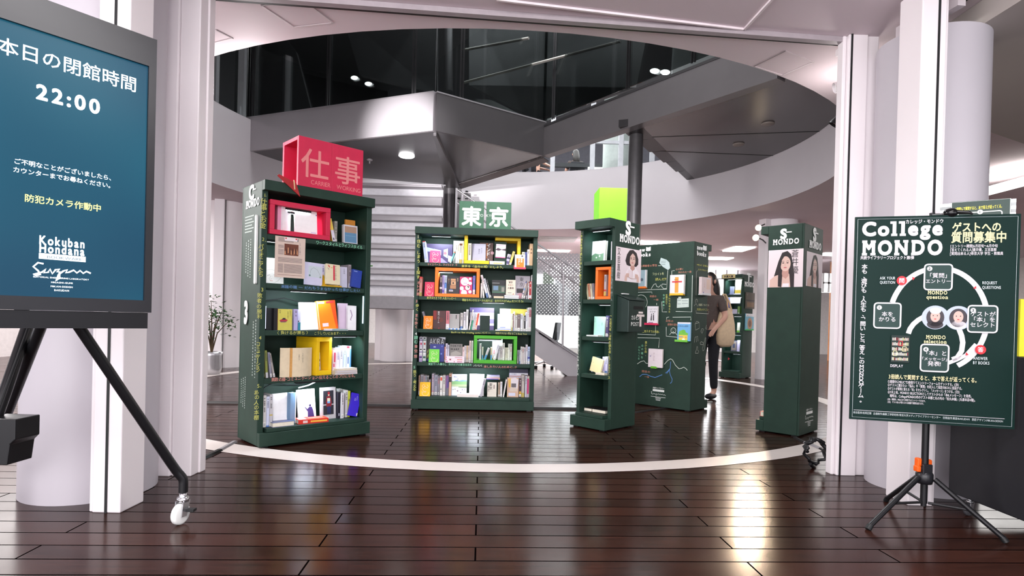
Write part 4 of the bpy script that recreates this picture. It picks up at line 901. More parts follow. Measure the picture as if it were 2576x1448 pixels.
tk(1, [
 ('S', 1055.5, 1063.6, 846.5, (216, 206, 226), 'tall white volume with purple bands', {'sp': [(.0, .0, 1, .1, (180, 160, 206)), (.1, .14, .9, .22, (96, 50, 140)), (.1, .28, .9, .36, (244, 244, 244)), (.0, .38, 1, .4, (96, 50, 150)), (.1, .42, .9, .55, (244, 244, 244)), (.2, .47, .8, .52, (40, 40, 44)), (.3, .68, .8, .76, (196, 40, 90)), (0, .85, 1, .88, (60, 40, 110)), (.2, .91, .8, .97, (60, 60, 70))]}),
 ('S', 1064.6, 1072.6, 846.5, (210, 214, 214), 'tall white volume with green bands', {'sp': [(.0, .0, 1, .04, (50, 110, 90)), (.1, .14, .9, .22, (40, 96, 76)), (.1, .28, .9, .36, (244, 244, 244)), (.0, .38, 1, .4, (40, 96, 80)), (.1, .42, .9, .55, (244, 244, 244)), (.2, .47, .8, .52, (40, 40, 44)), (.3, .68, .8, .76, (180, 60, 60)), (0, .85, 1, .88, (30, 90, 76)), (.2, .91, .8, .97, (60, 60, 70))]}),
 ('F', 1075, 1121, 847.5, (30, 28, 40), 'black cover with tall white capitals', {'v': .22, 'lean': .05, 'art': [('t', 'AKIRA', .12, .68, .38, (214, 214, 222), 'h', .0), ('p', [(0, .28), (.07, .38), (.07, .5), (0, .4)], (200, 196, 90)), ('p', [(0, .1), (.08, .2), (.08, .32), (0, .22)], (200, 196, 90)), ('p', [(.6, .1), (.8, .2), (.95, .2), (.75, .1)], (190, 196, 100)), ('r', 0, 0, 1, .08, (50, 80, 170)), ('p', [(.6, 1), (1, .9), (1, 1)], (236, 236, 250))]}),
 ('F', 1082, 1118, 865, (42, 54, 150), 'plain blue cover behind the green card', {'v': .17, 'lean': .05, 'art': [('r', .24, .8, .4, .87, (190, 200, 220)), ('r', .78, .84, .9, .92, (90, 110, 200)), ('r', .74, .4, .86, .5, (110, 130, 210)), ('r', .03, 0, .06, 1, (70, 90, 190))]}),
 ('S', 1118.3, 1121, 872, (206, 130, 110), 'thin white and red book', {'v': .14}),
 ('S', 1121.4, 1126.2, 863.5, (200, 192, 214), 'lilac book left of the grey cover', {'v': .14}),
 ('S', 1126.8, 1130.6, 867, (190, 188, 206), 'thin grey book left of the grey cover', {'v': .14}),
 ('L', 1120.4, 1167.6, 907.5, (240, 226, 234), 'lowest white and pink book of a pile', {'v': .065, 'd': .075, 't': .0225, 'sp': [(.2, .05, .8, .12, (214, 90, 150)), (.3, .45, .7, .5, (186, 60, 120)), (.3, .62, .7, .9, (200, 120, 150))]}),
 ('L', 1120.4, 1167.8, 902, (240, 226, 234), 'middle white and pink book of a pile', {'v': .065, 'd': .075, 't': .0225, 'zb': ZS[1]+.0235, 'sp': [(.2, .02, .9, .06, (214, 90, 150)), (.2, .22, .8, .3, (150, 40, 60)), (.3, .62, .7, .9, (220, 130, 120))]}),
 ('L', 1120.8, 1167.8, 897, (240, 228, 236), 'topmost white and pink book of a pile', {'v': .065, 'd': .075, 't': .0225, 'zb': ZS[1]+.047, 'sp': [(.2, .02, .9, .06, (214, 90, 150)), (.3, .5, .7, .9, (206, 150, 170))]}),
 ('F', 1131.5, 1163.6, 864.5, (120, 116, 112), 'grey cover with dark capitals', {'v': .145, 'lean': .05, 'z': ZS[1]+.0005, 'art': [('t', 'TOKYO', .06, .84, .13, (44, 42, 44), 'h', .05), ('t', 'WARP', .06, .66, .13, (44, 42, 44), 'h', .05), ('p', [(.1, .3), (.9, .4), (.9, .5), (.5, .62), (.1, .5)], (150, 146, 140))]}),
 ('S', 1164, 1168, 872, (226, 196, 196), 'pinkish white book right of the grey cover', {'v': .15}),
 ('S', 1168.3, 1171.2, 869, (206, 202, 206), 'thin grey book, first of a slim row', {'v': .15}),
 ('S', 1171.4, 1174.2, 869, (196, 192, 198), 'thin grey book, second of a slim row', {'v': .15}),
 ('S', 1174.4, 1177, 869, (214, 182, 130), 'thin orange tinted book of a slim row', {'v': .15}),
 ('S', 1177.2, 1180.4, 869, (206, 198, 196), 'thin grey book, last of a slim row', {'v': .15}),
 ('S', 1181, 1185.8, 856.5, (222, 196, 196), 'tall pinkish book left of the green box', {}),
 ('S', 1187, 1190.6, 856.5, (234, 232, 232), 'tall white book touching the green box', {}),
 ('S', 1206.5, 1211.4, 864, (196, 196, 204), 'white book first inside the green box', {'v': .12, 'z': ZS[1]+.036, 'd': .13}),
 ('S', 1213.2, 1216.2, 873, (206, 204, 186), 'thin cream and blue book in the green box', {'v': .12, 'z': ZS[1]+.036, 'd': .13, 'sp': [(0, 0, 1, .37, (90, 150, 190))]}),
 ('S', 1217, 1222, 874.5, (186, 182, 186), 'grey and blue book leaning in the green box', {'dx': 11.5, 'yf': 908, 'v': .10, 'z': ZS[1]+.036, 'd': .13, 'sp': [(0, 0, 1, .42, (50, 140, 190))]}),
 ('S', 1234.5, 1238, 873.5, (196, 180, 150), 'thin tan and blue book in the green box', {'v': .12, 'z': ZS[1]+.036, 'd': .13, 'sp': [(0, 0, 1, .4, (90, 150, 200))]}),
 ('F', 1239, 1265, 852, (246, 246, 250), 'white cover at the back of the green box', {'v': .25, 'z': ZS[1]+.036, 'lean': .04, 'art': [('r', .12, .25, .26, .45, (236, 130, 150)), ('r', .6, .84, .9, .88, (190, 230, 246)), ('r', 0, .0, .2, .06, (240, 206, 80))]}),
 ('S', 1240, 1246.4, 864.5, (222, 222, 226), 'thick white book leaning in the green box', {'dx': 12, 'yf': 909, 'v': .10, 'z': ZS[1]+.036, 'd': .13}),
 ('S', 1252.2, 1255.4, 872, (196, 192, 206), 'lilac grey book leaning in the green box', {'dx': 3, 'yf': 909, 'v': .12, 'z': ZS[1]+.036, 'd': .13}),
 ('S', 1257, 1259.8, 871, (196, 194, 192), 'grey book past the middle of the green box', {'v': .12, 'z': ZS[1]+.036, 'd': .13}),
 ('S', 1260.2, 1263.6, 871.5, (190, 180, 182), 'brownish grey book in the green box', {'v': .12, 'z': ZS[1]+.036, 'd': .13}),
 ('S', 1264.4, 1270.2, 862.5, (216, 214, 210), 'tall white book in the green box', {'v': .12, 'z': ZS[1]+.036, 'd': .13}),
 ('S', 1270.8, 1273.2, 874, (206, 204, 184), 'thin beige book, left one in the green box', {'v': .12, 'z': ZS[1]+.036, 'd': .13}),
 ('S', 1273.5, 1276, 874, (202, 200, 180), 'thin beige book, middle one in the green box', {'v': .12, 'z': ZS[1]+.036, 'd': .13}),
 ('S', 1276.3, 1278.6, 874, (206, 202, 186), 'thin beige book, right one in the green box', {'v': .12, 'z': ZS[1]+.036, 'd': .13}),
 ('S', 1279, 1282.6, 864.5, (224, 224, 216), 'white book near the green box right side', {'v': .12, 'z': ZS[1]+.036, 'd': .13}),
 ('S', 1283, 1288.6, 864.5, (190, 186, 186), 'grey book at the green box right side', {'v': .12, 'z': ZS[1]+.036, 'd': .13}),
 ('S', 1302.3, 1304.9, 880, (206, 206, 212), 'short white book right of the green box', {}),
 ('S', 1306.8, 1309.6, 880, (196, 200, 212), 'short bluish book right of the green box', {}),
 ('S', 1310, 1314, 871.5, (220, 216, 214), 'white book with faint red lettering', {}),
 ('S', 1314.4, 1318.2, 872, (216, 208, 206), 'white book with red dots', {'sp': [(.2, .78, .8, .84, (170, 40, 50)), (.2, .68, .8, .74, (120, 60, 70)), (.3, .86, .7, .9, (60, 50, 50))]}),
 ('S', 1318.6, 1322.4, 873.5, (206, 200, 204), 'greyish book fourth from the right side', {}),
 ('S', 1323.4, 1327.4, 866.5, (216, 216, 224), 'tall patterned white book near right side', {}),
 ('S', 1328, 1333.6, 871.5, (180, 196, 226), 'pale blue book in the right corner', {'band': [(.3, .42, (70, 80, 160))]}),
])
bx, u0, z0, w_, h_ = boxframe(TK, 'green_display_box', "green display box holding books on the wide bookcase's fourth shelf", 1192.5, 1301.5, 844, 1, (74, 172, 40), .27)
MB().box((.05, .05, h_-.05), (.30, .085, h_-.0355)).build('light_bar', GASKET, bx)
MB().box((.055, .052, h_-.0525), (.295, .083, h_-.0505)).build('light_strip', LED, bx)
tent(TK, 1079.5, 1105.5, 877.5, 1, (118, 210, 76), "light green folded card sign on the wide bookcase's fourth shelf")
tk(0, [
 ('S', 1053.4, 1056.6, 944, (190, 150, 130), 'thin brown book in the left corner', {'v': .16}),
 ('S', 1058.2, 1066, 942, (180, 174, 186), 'grey lilac book behind the yellow card', {'v': .18}),
 ('S', 1066.3, 1069.8, 944, (196, 180, 186), 'thin pinkish book behind the yellow card', {'v': .18}),
 ('S', 1070, 1074.6, 944, (170, 170, 182), 'grey book behind the yellow card', {'v': .18}),
 ('S', 1074.9, 1079.4, 944.5, (60, 58, 62), 'black and white book behind the yellow card', {'v': .18, 'band': [(.94, 1, (200, 200, 200))]}),
 ('S', 1079.8, 1083.6, 954, (206, 180, 196), 'short pink book behind the yellow card', {'v': .18}),
 ('S', 1086.6, 1092.6, 939.5, (182, 172, 190), 'tall lilac grey book', {'v': .15, 'band': [(.1, .2, (190, 130, 150))]}),
 ('S', 1093.3, 1101.4, 943, (166, 166, 184), 'thick blue grey book', {'v': .15}),
 ('S', 1102.2, 1106.2, 945.5, (150, 146, 160), 'slim grey book', {'v': .15, 'band': [(.6, .9, (170, 130, 140))]}),
 ('S', 1107.3, 1113.6, 945, (224, 220, 216), 'white book with red panel', {'v': .13, 'sp': [(.12, .76, .88, .93, (206, 84, 56)), (.2, .36, .8, .38, (60, 60, 70)), (.2, .3, .7, .34, (60, 60, 70)), (.1, .06, .9, .18, (236, 236, 236))]}),
 ('S', 1114.4, 1121, 943.5, (204, 198, 194), 'white book with brown lettering', {'v': .14}),
 ('S', 1121.6, 1129.2, 944, (124, 90, 146), 'purple and grey book', {'v': .15, 'sp': [(.0, .0, 1, .36, (110, 112, 126)), (.6, .4, 1, .7, (70, 66, 140)), (.2, .8, .4, .96, (180, 90, 130))]}),
 ('S', 1130, 1136.2, 939.5, (206, 164, 140), 'tan book with dark band', {'v': .14, 'sp': [(0, .62, 1, .86, (44, 40, 40)), (.2, .9, .8, .96, (150, 100, 80))]}),
 ('F', 1137, 1175, 941, (226, 232, 250), 'white landscape cover with green hills', {'v': .15, 'lean': .05, 'art': [('p', [(0, .7), (.12, .66), (.2, .7), (.35, .74), (.48, .69), (.7, .74), (1, .72), (1, .5), (0, .5)], (120, 150, 190)), ('p', [(0, .66), (.3, .68), (.6, .66), (1, .68), (1, .5), (0, .46)], (130, 176, 120)), ('r', 0, .42, 1, .52, (176, 196, 150)), ('p', [(.45, .42), (1, .44), (1, .36), (.45, .38)], (140, 156, 130)), ('p', [(.35, .76), (.45, .76), (.4, .8)], (90, 100, 130)), ('t', '明治の東京', .12, .84, .09, (120, 120, 150)), ('d', .1, .28, .03, (110, 100, 100)), ('d', .23, .3, .03, (90, 80, 80)), ('d', .4, .22, .05, (130, 110, 120)), ('d', .72, .28, .04, (120, 110, 150)), ('d', .88, .28, .03, (120, 110, 150)), ('p', [(.54, 0), (.68, 0), (.66, .12), (.61, .18), (.56, .12)], (84, 70, 100))]}),
 ('F', 1181.5, 1218.5, 940.5, (248, 248, 250), 'blank white cover in the lamp light', {'v': .16, 'lean': .07}),
 ('L', 1150, 1204, 989, (236, 226, 222), 'white book lying flat under the lamp', {'v': .05, 'd': .11, 't': .03, 'yaw': -.03}),
 ('S', 1206.5, 1212.5, 952, (186, 182, 192), 'grey book leaning right against the white cover', {'dx': 11, 'yf': 996, 'v': .09, 'd': .10}),
 ('F', 1226.3, 1250, 961.5, (222, 214, 202), 'cream cover with dark brush lettering', {'v': .11, 'lean': .05, 't': .02, 'art': [('t', '東京', .36, .95, .24, (70, 60, 56), 'v', .01), ('t', '漂流', .08, .78, .22, (120, 110, 100), 'v'), ('r', .66, .55, .78, .84, (150, 130, 126))]}),
 ('S', 1253, 1255.4, 962, (196, 176, 156), 'thin brown book, first right of brush lettering', {'v': .13}),
 ('S', 1255.6, 1258.4, 962, (180, 150, 126), 'thin brown book, second right of brush lettering', {'v': .13}),
 ('S', 1258.8, 1264, 960, (206, 204, 206), 'slim white book past the brown ones', {'v': .13}),
 ('S', 1265, 1268, 954, (220, 218, 216), 'thin white book leaning right', {'dx': 8, 'yf': 998, 'v': .10}),
 ('L', 1224, 1257.5, 954.2, (206, 160, 140), 'lower book of a raised flat pair', {'v': .13, 'd': .14, 'zb': ZS[0]+.189, 't': .02, 'sp': [(.5, 0, 1, .9, (120, 110, 190))]}),
 ('L', 1225, 1257, 949, (176, 170, 206), 'upper book of a raised flat pair', {'v': .13, 'd': .14, 'zb': ZS[0]+.21, 't': .02, 'sp': [(.4, .4, .9, .95, (196, 186, 190))]}),
 ('F', 1276.5, 1305.5, 949.5, (206, 170, 146), 'torn orange and white cover', {'v': .11, 'lean': .06, 't': .02, 'art': [('p', [(.08, .9), (.3, .95), (.3, .5), (.14, .5)], (226, 180, 80)), ('p', [(.3, .95), (.7, 1), (.98, .9), (.9, .4), (.34, .5)], (214, 206, 212)), ('r', .36, .5, .78, .7, (96, 90, 96)), ('p', [(.2, .3), (.3, .52), (.85, .46), (.9, .3), (.3, .28)], (206, 190, 176)), ('r', .12, .06, .72, .22, (206, 206, 226))]}),
 ('F', 1281.5, 1329, 928.5, (206, 202, 232), 'large lilac cover with white band', {'v': .25, 'lean': .03, 'art': [('r', 0, .86, 1, 1, (44, 40, 70)), ('r', .04, .78, .98, .85, (244, 242, 250)), ('t', '江戸東京', .06, .785, .06, (110, 90, 140)), ('r', 0, .72, .9, .75, (206, 150, 120))]}),
 ('S', 1306.4, 1312, 952, (70, 42, 56), 'dark brown book', {'v': .12, 'band': [(.1, .32, (206, 160, 70))]}),
 ('S', 1312.5, 1320, 943, (192, 182, 176), 'thick beige grey book', {'v': .13}),
 ('S', 1321.5, 1326.2, 945, (196, 194, 206), 'grey book left of the magenta one', {'v': .13}),
 ('S', 1326.8, 1331, 945.5, (206, 60, 120), 'magenta book near the right side', {'v': .13, 'sp': [(0, .88, 1, 1, (210, 200, 190)), (0, .0, 1, .16, (190, 180, 196))]}),
 ('S', 1331.3, 1333.6, 945.5, (206, 196, 180), 'thin beige book in the right corner', {'v': .13}),
])
tent(TK, 1056.5, 1083, 960.5, 0, (248, 188, 30), "yellow folded card sign on the wide bookcase's bottom shelf", v=.06)
for s, a, b, p in ((4, .17, .38, 3.4), (2, .74, .98, 4.0), (0, .56, .82, 4.0)): TK.led(s, a, b, p)
for a, b, s, p in ((.22, .37, 3, 2.2), (.66, .90, 1, 2.2)):
    TK.led(s, a, b, p, v=.13, z=ZS[s+1]-.088 if s == 3 else ZS[2]-.1, col=(.85, .93, 1))
chalk(TK.front, [('1', 1051.5, 598, 11, (230, 228, 190)), ('住む しまう', 1054.5, 602, 10, CHALK_Y, True, 62), ('2', 1050, 679, 10, CHALK_Y), ('探す', 1053, 681, 10, CHALK_Y, True, 20), ('オトナ旅', 1052.5, 706, 9, CHALK_P, True, 38), ('3', 1046, 760, 9, CHALK_P),
 ('歩く', 1049.5, 764, 9, CHALK_Y, True, 20), ('まち歩く', 1048, 788, 9, CHALK_P, True, 40), ('4', 1043.5, 842, 10, CHALK_W), ('読む', 1046.5, 844, 10, CHALK_G, True, 22), ('食空想', 1046.5, 866, 9, CHALK_P, True, 38), ('5', 1041, 926, 9, CHALK_G), ('思う、考える', 1044, 930, 9, CHALK_Y, True, 54)])
chalk(TK.lip, [('マイスペース、マイライフ　♡', 1075, 666.5, 6.5, CHALK_P, False, 75), ('東京を〈自分の城〉にしよう。', 1161, 671.5, 7, CHALK_Y, False, 110),
 ('東京はうきうき 人生ハッピー！', 1074, 751, 7, CHALK_Y, False, 76), ('銀座もちいさなルールも知れば、自分だけのTokyoをつくろう!!', 1162, 756.5, 7, (196, 206, 110), False, 155),
 ('Back to the coming soon パパ ―', 1135, 837, 6, CHALK_Y, False, 100), ('時間さかさま 1冊まるごと Book Tour', 1246, 840, 6.5, (190, 190, 120), False, 80),
 ('東京で一人暮らし　自分だけの東京生活を', 1077, 917, 6, CHALK_G, False, 110), ('パパパ', 1191, 921, 6, CHALK_W, False, 22), ('楽しみたい人のために…♡', 1217, 924, 6.5, CHALK_P, False, 84)])
# cubes lettered TOKYO
def cube(x0, x1, y0, y1, k, tx, lab):
    v = .09; ua, zt = TK.px(x0, y0, v); ub, _ = TK.px(x1, y0, v); s = ub-ua
    rt = thing('lettered_cube', lab, 'cube', M=TK.M @ Matrix.Translation((ua, v, TK.H)))
    MB().box((0, 0, 0), (s, s*.8, s*1.13)).build('block', mat((44, 92, 66), .5, 0, .08, 8), rt, bevel=.004)
    f = Flat(); g = glyph(k, .035); f.text(k, s*.5, s*.22, s*.82, 0, .035, 'C'); f.text(*tx[:1], s*tx[1], s*.52, s*.15, 0, .0, 'L')
    sheet(f, 'chalk_lettering', [(206, 214, 206)], rt, frame((0, 0, 0), (1, 0, 0), (0, 0, 1)), rough=.9)
cube(1156, 1218.5, 497, 570, '東', ('TO', .76), 'dark green cube chalked with the first character of Tokyo and TO')
cube(1224.5, 1287, 499.5, 573, '京', ('KYO', .0), 'dark green cube chalked with the second character of Tokyo and KYO')
# ================================================================ THE TALL LEFT BOOKCASE
CC = Case('bookcase', 'tall left chalkboard bookcase under the red lettered boxes', (-1.829, 4.303), (.66, .627), .91, .455, 1.975)
LS = ["tall left bookcase's bottom shelf", "tall left bookcase's fourth shelf", "tall left bookcase's third shelf", "tall left bookcase's second shelf", "tall left bookcase's top shelf"]
def lc(s, items): shelf_fill(CC, '', s, items, LS[s])
bx, u0, z0, w_, h_ = boxframe(CC, 'red_display_box', "raspberry red display box lit inside on the tall left bookcase's top shelf", 680, 832.5, 512, 4, (206, 36, 74), .26, th=.036, v=.045)
MB().box((.12, .05, h_-.052), (.34, .09, h_-.0365)).build('light_bar', GASKET, bx); MB().box((.125, .053, h_-.0545), (.335, .087, h_-.0525)).build('light_strip', LED, bx)
CC.led(4, u0+.1, u0+.36, 3.6, v=.12, z=z0+h_-.06, col=(.9, .92, 1))
lc(4, [
 ('S', 699, 710, 512, (222, 150, 180), 'pink spine inside the red box', {'v': .09, 'z': ZS[4]+.037, 'd': .19, 'sp': []}),
 ('F', 711, 738.5, 511, (246, 244, 250), 'bright white book turned sideways in red box', {'v': .08, 'z': ZS[4]+.037, 'lean': .0, 'yaw': .5, 't': .03}),
 ('F', 744, 800, 527, (250, 250, 252), 'bright white cover in the red box', {'v': .09, 'z': ZS[4]+.037, 'lean': .10, 't': .02, 'art': [('r', .94, .8, 1, .86, (120, 130, 170)), ('r', .7, .05, .95, .08, (206, 196, 236))]}),
 ('S', 837, 845, 550, (238, 206, 90), 'yellow and white book leaning left', {'dx': -11, 'yf': 606, 'v': .09, 'd': .16, 'sp': [(0, 0, 1, .5, (226, 222, 236)), (.3, .06, .7, .16, (90, 90, 100))]}),
 ('S', 842, 849, 556, (170, 168, 160), 'grey book beside the leaning yellow one', {'v': .15, 'd': .16}),
 ('F', 870, 895, 553, (206, 136, 50), 'orange brown book at the back', {'v': .2, 'lean': .03, 't': .02}),
 ('F', 865.5, 901, 566, (206, 206, 214), 'white bordered blue and beige cover', {'v': .10, 'lean': .06, 't': .03, 'art': [('r', .08, .06, .92, .58, (96, 140, 176)), ('r', .08, .58, .92, .92, (172, 140, 120)), ('r', .12, .4, .88, .42, (130, 170, 200))]}),
])
lc(3, [
 ('F', 669, 715, 649, (246, 246, 244), 'white cover with a sketched face', {'v': .12, 'lean': .05, 'art': [('l', [(.05, .5), (.3, .55), (.6, .5), (.8, .4), (.85, .25), (.7, .12), (.5, .04), (.3, .06), (.18, .2)], .012, (170, 176, 160)), ('l', [(.1, .3), (.25, .33)], .02, (120, 120, 120)), ('l', [(.45, .34), (.62, .34)], .02, (120, 120, 120)), ('l', [(.3, .3), (.22, .2), (.35, .19)], .012, (160, 160, 150)), ('l', [(.25, .12), (.4, .1)], .02, (206, 110, 110))]}),
 ('F', 767, 812, 659, (206, 204, 230), 'white lilac cover with a pale drawing', {'v': .10, 'lean': .10, 'roll': .05, 'art': [('r', .2, .35, .95, .85, (196, 206, 214)), ('l', [(.3, .5), (.35, .7), (.5, .78), (.7, .7), (.85, .5), (.9, .36)], .012, (120, 130, 130)), ('d', .28, .42, .05, (90, 116, 120)), ('d', .88, .38, .05, (130, 160, 140))]}),
 ('S', 809.5, 817, 664, (200, 196, 222), 'thin lilac book behind the cream cover', {'v': .13}),
 ('F', 822, 857, 663, (226, 216, 184), 'cream cover with red stripe', {'v': .075, 'lean': .16, 'roll': .05, 'z': ZS[3]+.012, 't': .03, 'art': [('r', .5, .2, .62, .95, (206, 44, 70)), ('t', 'サンカクの作り方', .68, .95, .09, (90, 60, 50), 'v', .01), ('p', [(.1, .95), (.25, .9), (.28, .8), (.15, .86)], (206, 90, 80)), ('p', [(.06, .82), (.2, .74), (.2, .7)], (70, 80, 110)), ('d', .4, .82, .04, (206, 160, 60))]}),
 ('F', 856, 875, 671, (206, 206, 226), 'white lilac cover beside the cream one', {'v': .13, 'lean': .06, 't': .024, 'art': [('t', '仕事論', .6, .93, .09, (110, 110, 130), 'v')]}),
 ('S', 877, 884, 665.5, (150, 140, 146), 'brown grey book beside the blue one', {'v': .13}),
 ('F', 884, 908, 676, (40, 66, 160), 'blue cover leaning right', {'v': .09, 'lean': .08, 'roll': .14, 't': .026, 'art': [('r', .12, .88, .5, .92, (150, 170, 220)), ('d', .35, .45, .02, (130, 140, 190))]}),
])
w0, zt = CC.px(822, 719, .07); w1, _ = CC.px(859, 719, .07)
m = MB(); m.prism([(w0-.03, .065, ZS[3]+.0006), (w1, .065, ZS[3]+.0006), (w1, .065, ZS[3]+.011), (w0-.03, .065, ZS[3]+.011)], (0, .12, 0)); m.prism([(w0-.035, .16, ZS[3]+.011), (w0-.005, .09, ZS[3]+.011), (w0-.008, .16, ZS[3]+.17)], (.02, .012, 0))
tag(m.build('book_stand', mat((206, 160, 20), .5), M=CC.M.copy()), "yellow wedge stand under the cream cover on the tall left bookcase", 'book stand')
# newspaper page clipped to the top shelf edge
a, b = CC.px(692.5, 592, .04), CC.px(766, 701, .04); w, h = b[0]-a[0], a[1]-b[1]
nw = MB().box((a[0], .0385, b[1]), (b[0], .040, a[1])).build('newspaper_page', mat((216, 196, 184), .8, 0, .03, 20), M=CC.M.copy()); tag(nw, 'newspaper page hanging from the top shelf edge of the tall left bookcase', 'newspaper')
f = Flat(); f.rect(.3*w, .55*h, .77*w, .83*h, 1); f.up()
for i in range(9): f.poly([(w*(.31+.05*i), h*(.56+.02*(i % 3))), (w*(.35+.05*i), h*(.57+.02*(i % 4))), (w*(.34+.05*i), h*(.66+.04*(i % 4))), (w*(.31+.05*i), h*(.64+.05*(i % 3)))], 2+(i % 2))
for (x0, x1, y0, y1) in ((.1, .28, .56, .7), (.1, .28, .72, .8), (.1, .6, .87, .98), (.1, .9, .38, .5), (.3, .9, .12, .34), (.1, .27, .12, .34)):
    n = int((y1-y0)/.018)
    for k in range(n):
        y = y0+(y1-y0)*k/n; f.rect(x0*w, y*h, x1*w, (y+.010)*h, 0)
f.text('いまこそ仕事人', .82*w, .9*h, .045*h, 0, .01, vert=True); f.rect(.66*w, .9*h, .76*w, .97*h, 4); f.rect(.1*w, .06*h, .9*w, .068*h, 1)
sheet(f, 'newsprint', [(140, 124, 122), (110, 60, 44), (206, 150, 110), (70, 40, 36), (120, 110, 116)], nw, frame((a[0], .0385, b[1]), (1, 0, 0), (0, 0, 1)))
cl = MB().box((a[0]+w*.3, .034, a[1]-.03), (a[0]+w*.72, .058, a[1]-.004)).build('plastic_clip', mat((238, 228, 230), .25), M=CC.M.copy()); tag(cl, 'clear plastic clip holding the newspaper page', 'clip')
q = MB(); 
for xx in (.33, .69): q.lathe([(.006, 0), (.006, .003), (0, .003)], (0, 0, 0), 10); 
f = Flat(); f.disc(a[0]+w*.34, a[1]-.012, .006); f.disc(a[0]+w*.68, a[1]-.012, .006); sheet(f, 'red_dot', [(214, 60, 66)], cl, frame((0, .034, 0), (1, 0, 0), (0, 0, 1)))
lc(2, [
 ('S', 671, 688, 774, (24, 26, 30), 'black book in the left corner', {'v': .13, 'sp': []}),
 ('S', 689.5, 699.5, 775, (22, 20, 24), 'black book left of the yellow cover', {'v': .09, 'sp': [(.9, 0, 1, 1, (110, 30, 34))]}),
 ('F', 700, 738, 777, (214, 204, 96), 'yellow cover with a red dish', {'v': .085, 'lean': .02, 'yaw': .12, 't': .02, 'art': [('t', '絶望名人', .86, .94, .07, (110, 100, 60), 'v'), ('t', '失敗の研究', .7, .9, .07, (110, 100, 60), 'v'), ('t', '敗者', .14, .95, .08, (110, 100, 60), 'v'), ('p', [(.08, .46), (.3, .53), (.6, .52), (.7, .47), (.5, .4), (.2, .4)], (190, 60, 70)), ('p', [(.12, .42), (.66, .42), (.5, .37), (.2, .37)], (130, 90, 100)), ('p', [(.25, .5), (.35, .58), (.5, .58), (.56, .5)], (60, 50, 54))]}),
 ('S', 740, 749.5, 777, (190, 182, 226), 'lilac book beside the yellow cover', {'v': .10}),
 ('S', 750.5, 757, 778, (206, 206, 226), 'thin white and teal book', {'v': .12, 'sp': [(0, 0, 1, .38, (40, 130, 150)), (0, .4, .4, .46, (30, 30, 40))]}),
 ('F', 757.5, 807, 761, (250, 250, 252), 'large white cover in the lamp light', {'v': .12, 'lean': .09, 'roll': -.03, 't': .02}),
 ('F', 806, 853, 758, (246, 140, 26), 'bright orange cover leaning back', {'v': .10, 'lean': .10, 'roll': -.10, 't': .03, 'art': [('p', [(.7, 1), (1, 1), (1, .02), (.9, .02)], (240, 90, 30)), ('r', .04, .9, .4, .97, (250, 236, 220)), ('r', .5, .91, .92, .97, (226, 60, 70)), ('r', .18, .1, .5, .22, (250, 226, 236)), ('r', 0, 0, .05, 1, (250, 220, 160))]}),
 ('F', 853, 877, 762.5, (226, 206, 230), 'pale pink cover behind the orange one', {'v': .17, 'lean': .06, 't': .02}),
 ('F', 876, 897.5, 768, (246, 244, 248), 'white cover with purple brush stroke', {'v': .12, 'lean': .08, 'roll': .03, 't': .03, 'art': [('l', [(.3, .82), (.42, .7), (.5, .6), (.4, .5), (.3, .42), (.42, .4)], .07, (120, 70, 130))]}),
 ('L', 818, 876, 824.5, (236, 226, 238), 'thin white book lying flat in front', {'v': .075, 'd': .07, 't': .015, 'sp': [(.1, .3, .9, .98, (150, 176, 176))]}),
])
lc(1, [
 ('S', 661.5, 666.6, 880, (110, 110, 84), 'brown green book in the left corner', {'v': .10}),
 ('S', 668.5, 674.5, 881, (140, 150, 70), 'olive yellow book', {'dx': -3, 'yf': 945, 'v': .10, 'band': [(0, .2, (206, 206, 196))]}),
 ('S', 679.5, 684.8, 885.5, (150, 150, 166), 'blue grey book leaning left', {'dx': -6, 'yf': 944, 'v': .10}),
 ('S', 687.5, 692.8, 887.5, (166, 160, 156), 'grey book leaning left', {'dx': -11, 'yf': 944, 'v': .10}),
 ('S', 801, 806.5, 886, (216, 210, 216), 'black and white comic in yellow box', {'dx': -1.5, 'yf': 934, 'v': .16, 'z': ZS[1]+.0365, 'd': .1, 'sp': [(.1, .5, .9, .62, (60, 46, 46)), (.2, .2, .8, .4, (150, 150, 160)), (.3, .7, .7, .9, (120, 116, 126))]}),
 ('F', 826.5, 838, 880, (232, 74, 90), 'coral red cover right of the yellow box', {'v': .16, 'lean': .05, 't': .02, 'art': [('r', 0, .48, .8, .49, (246, 190, 196))]}),
 ('S', 837.5, 846, 880.5, (214, 196, 206), 'pinkish book with red lettering', {'v': .13, 'sp': [(.4, .5, .8, .9, (206, 60, 90)), (.2, .3, .6, .44, (206, 80, 110))]}),
 ('S', 847, 854.5, 880.5, (240, 232, 246), 'white book with lilac lettering', {'v': .12}),
 ('S', 855.5, 863.5, 876, (232, 230, 250), 'white book, slightly taller', {'v': .13}),
 ('S', 864.5, 871.5, 874, (206, 226, 250), 'pale blue book', {'v': .14}),
 ('S', 872.5, 884, 870, (226, 236, 250), 'white and blue book with red top', {'v': .15, 'sp': [(.0, .92, .6, 1, (214, 60, 76)), (.7, 0, 1, .9, (90, 160, 226)), (.2, .35, .5, .6, (110, 140, 190))]}),
 ('L', 843, 899, 936, (214, 204, 200), 'lowest book of the flat pile', {'v': .07, 'd': .12, 't': .016, 'sp': [(.2, .1, .8, .95, (196, 196, 206))]}),
 ('L', 843, 899, 930, (206, 196, 190), 'middle book of the flat pile', {'v': .07, 'd': .12, 't': .016, 'zb': ZS[1]+.017, 'sp': [(.2, .1, .8, .95, (210, 206, 212))]}),
 ('L', 848, 899, 925, (226, 214, 206), 'topmost book of the flat pile', {'v': .07, 'd': .12, 't': .016, 'zb': ZS[1]+.034, 'edge': True}),
])
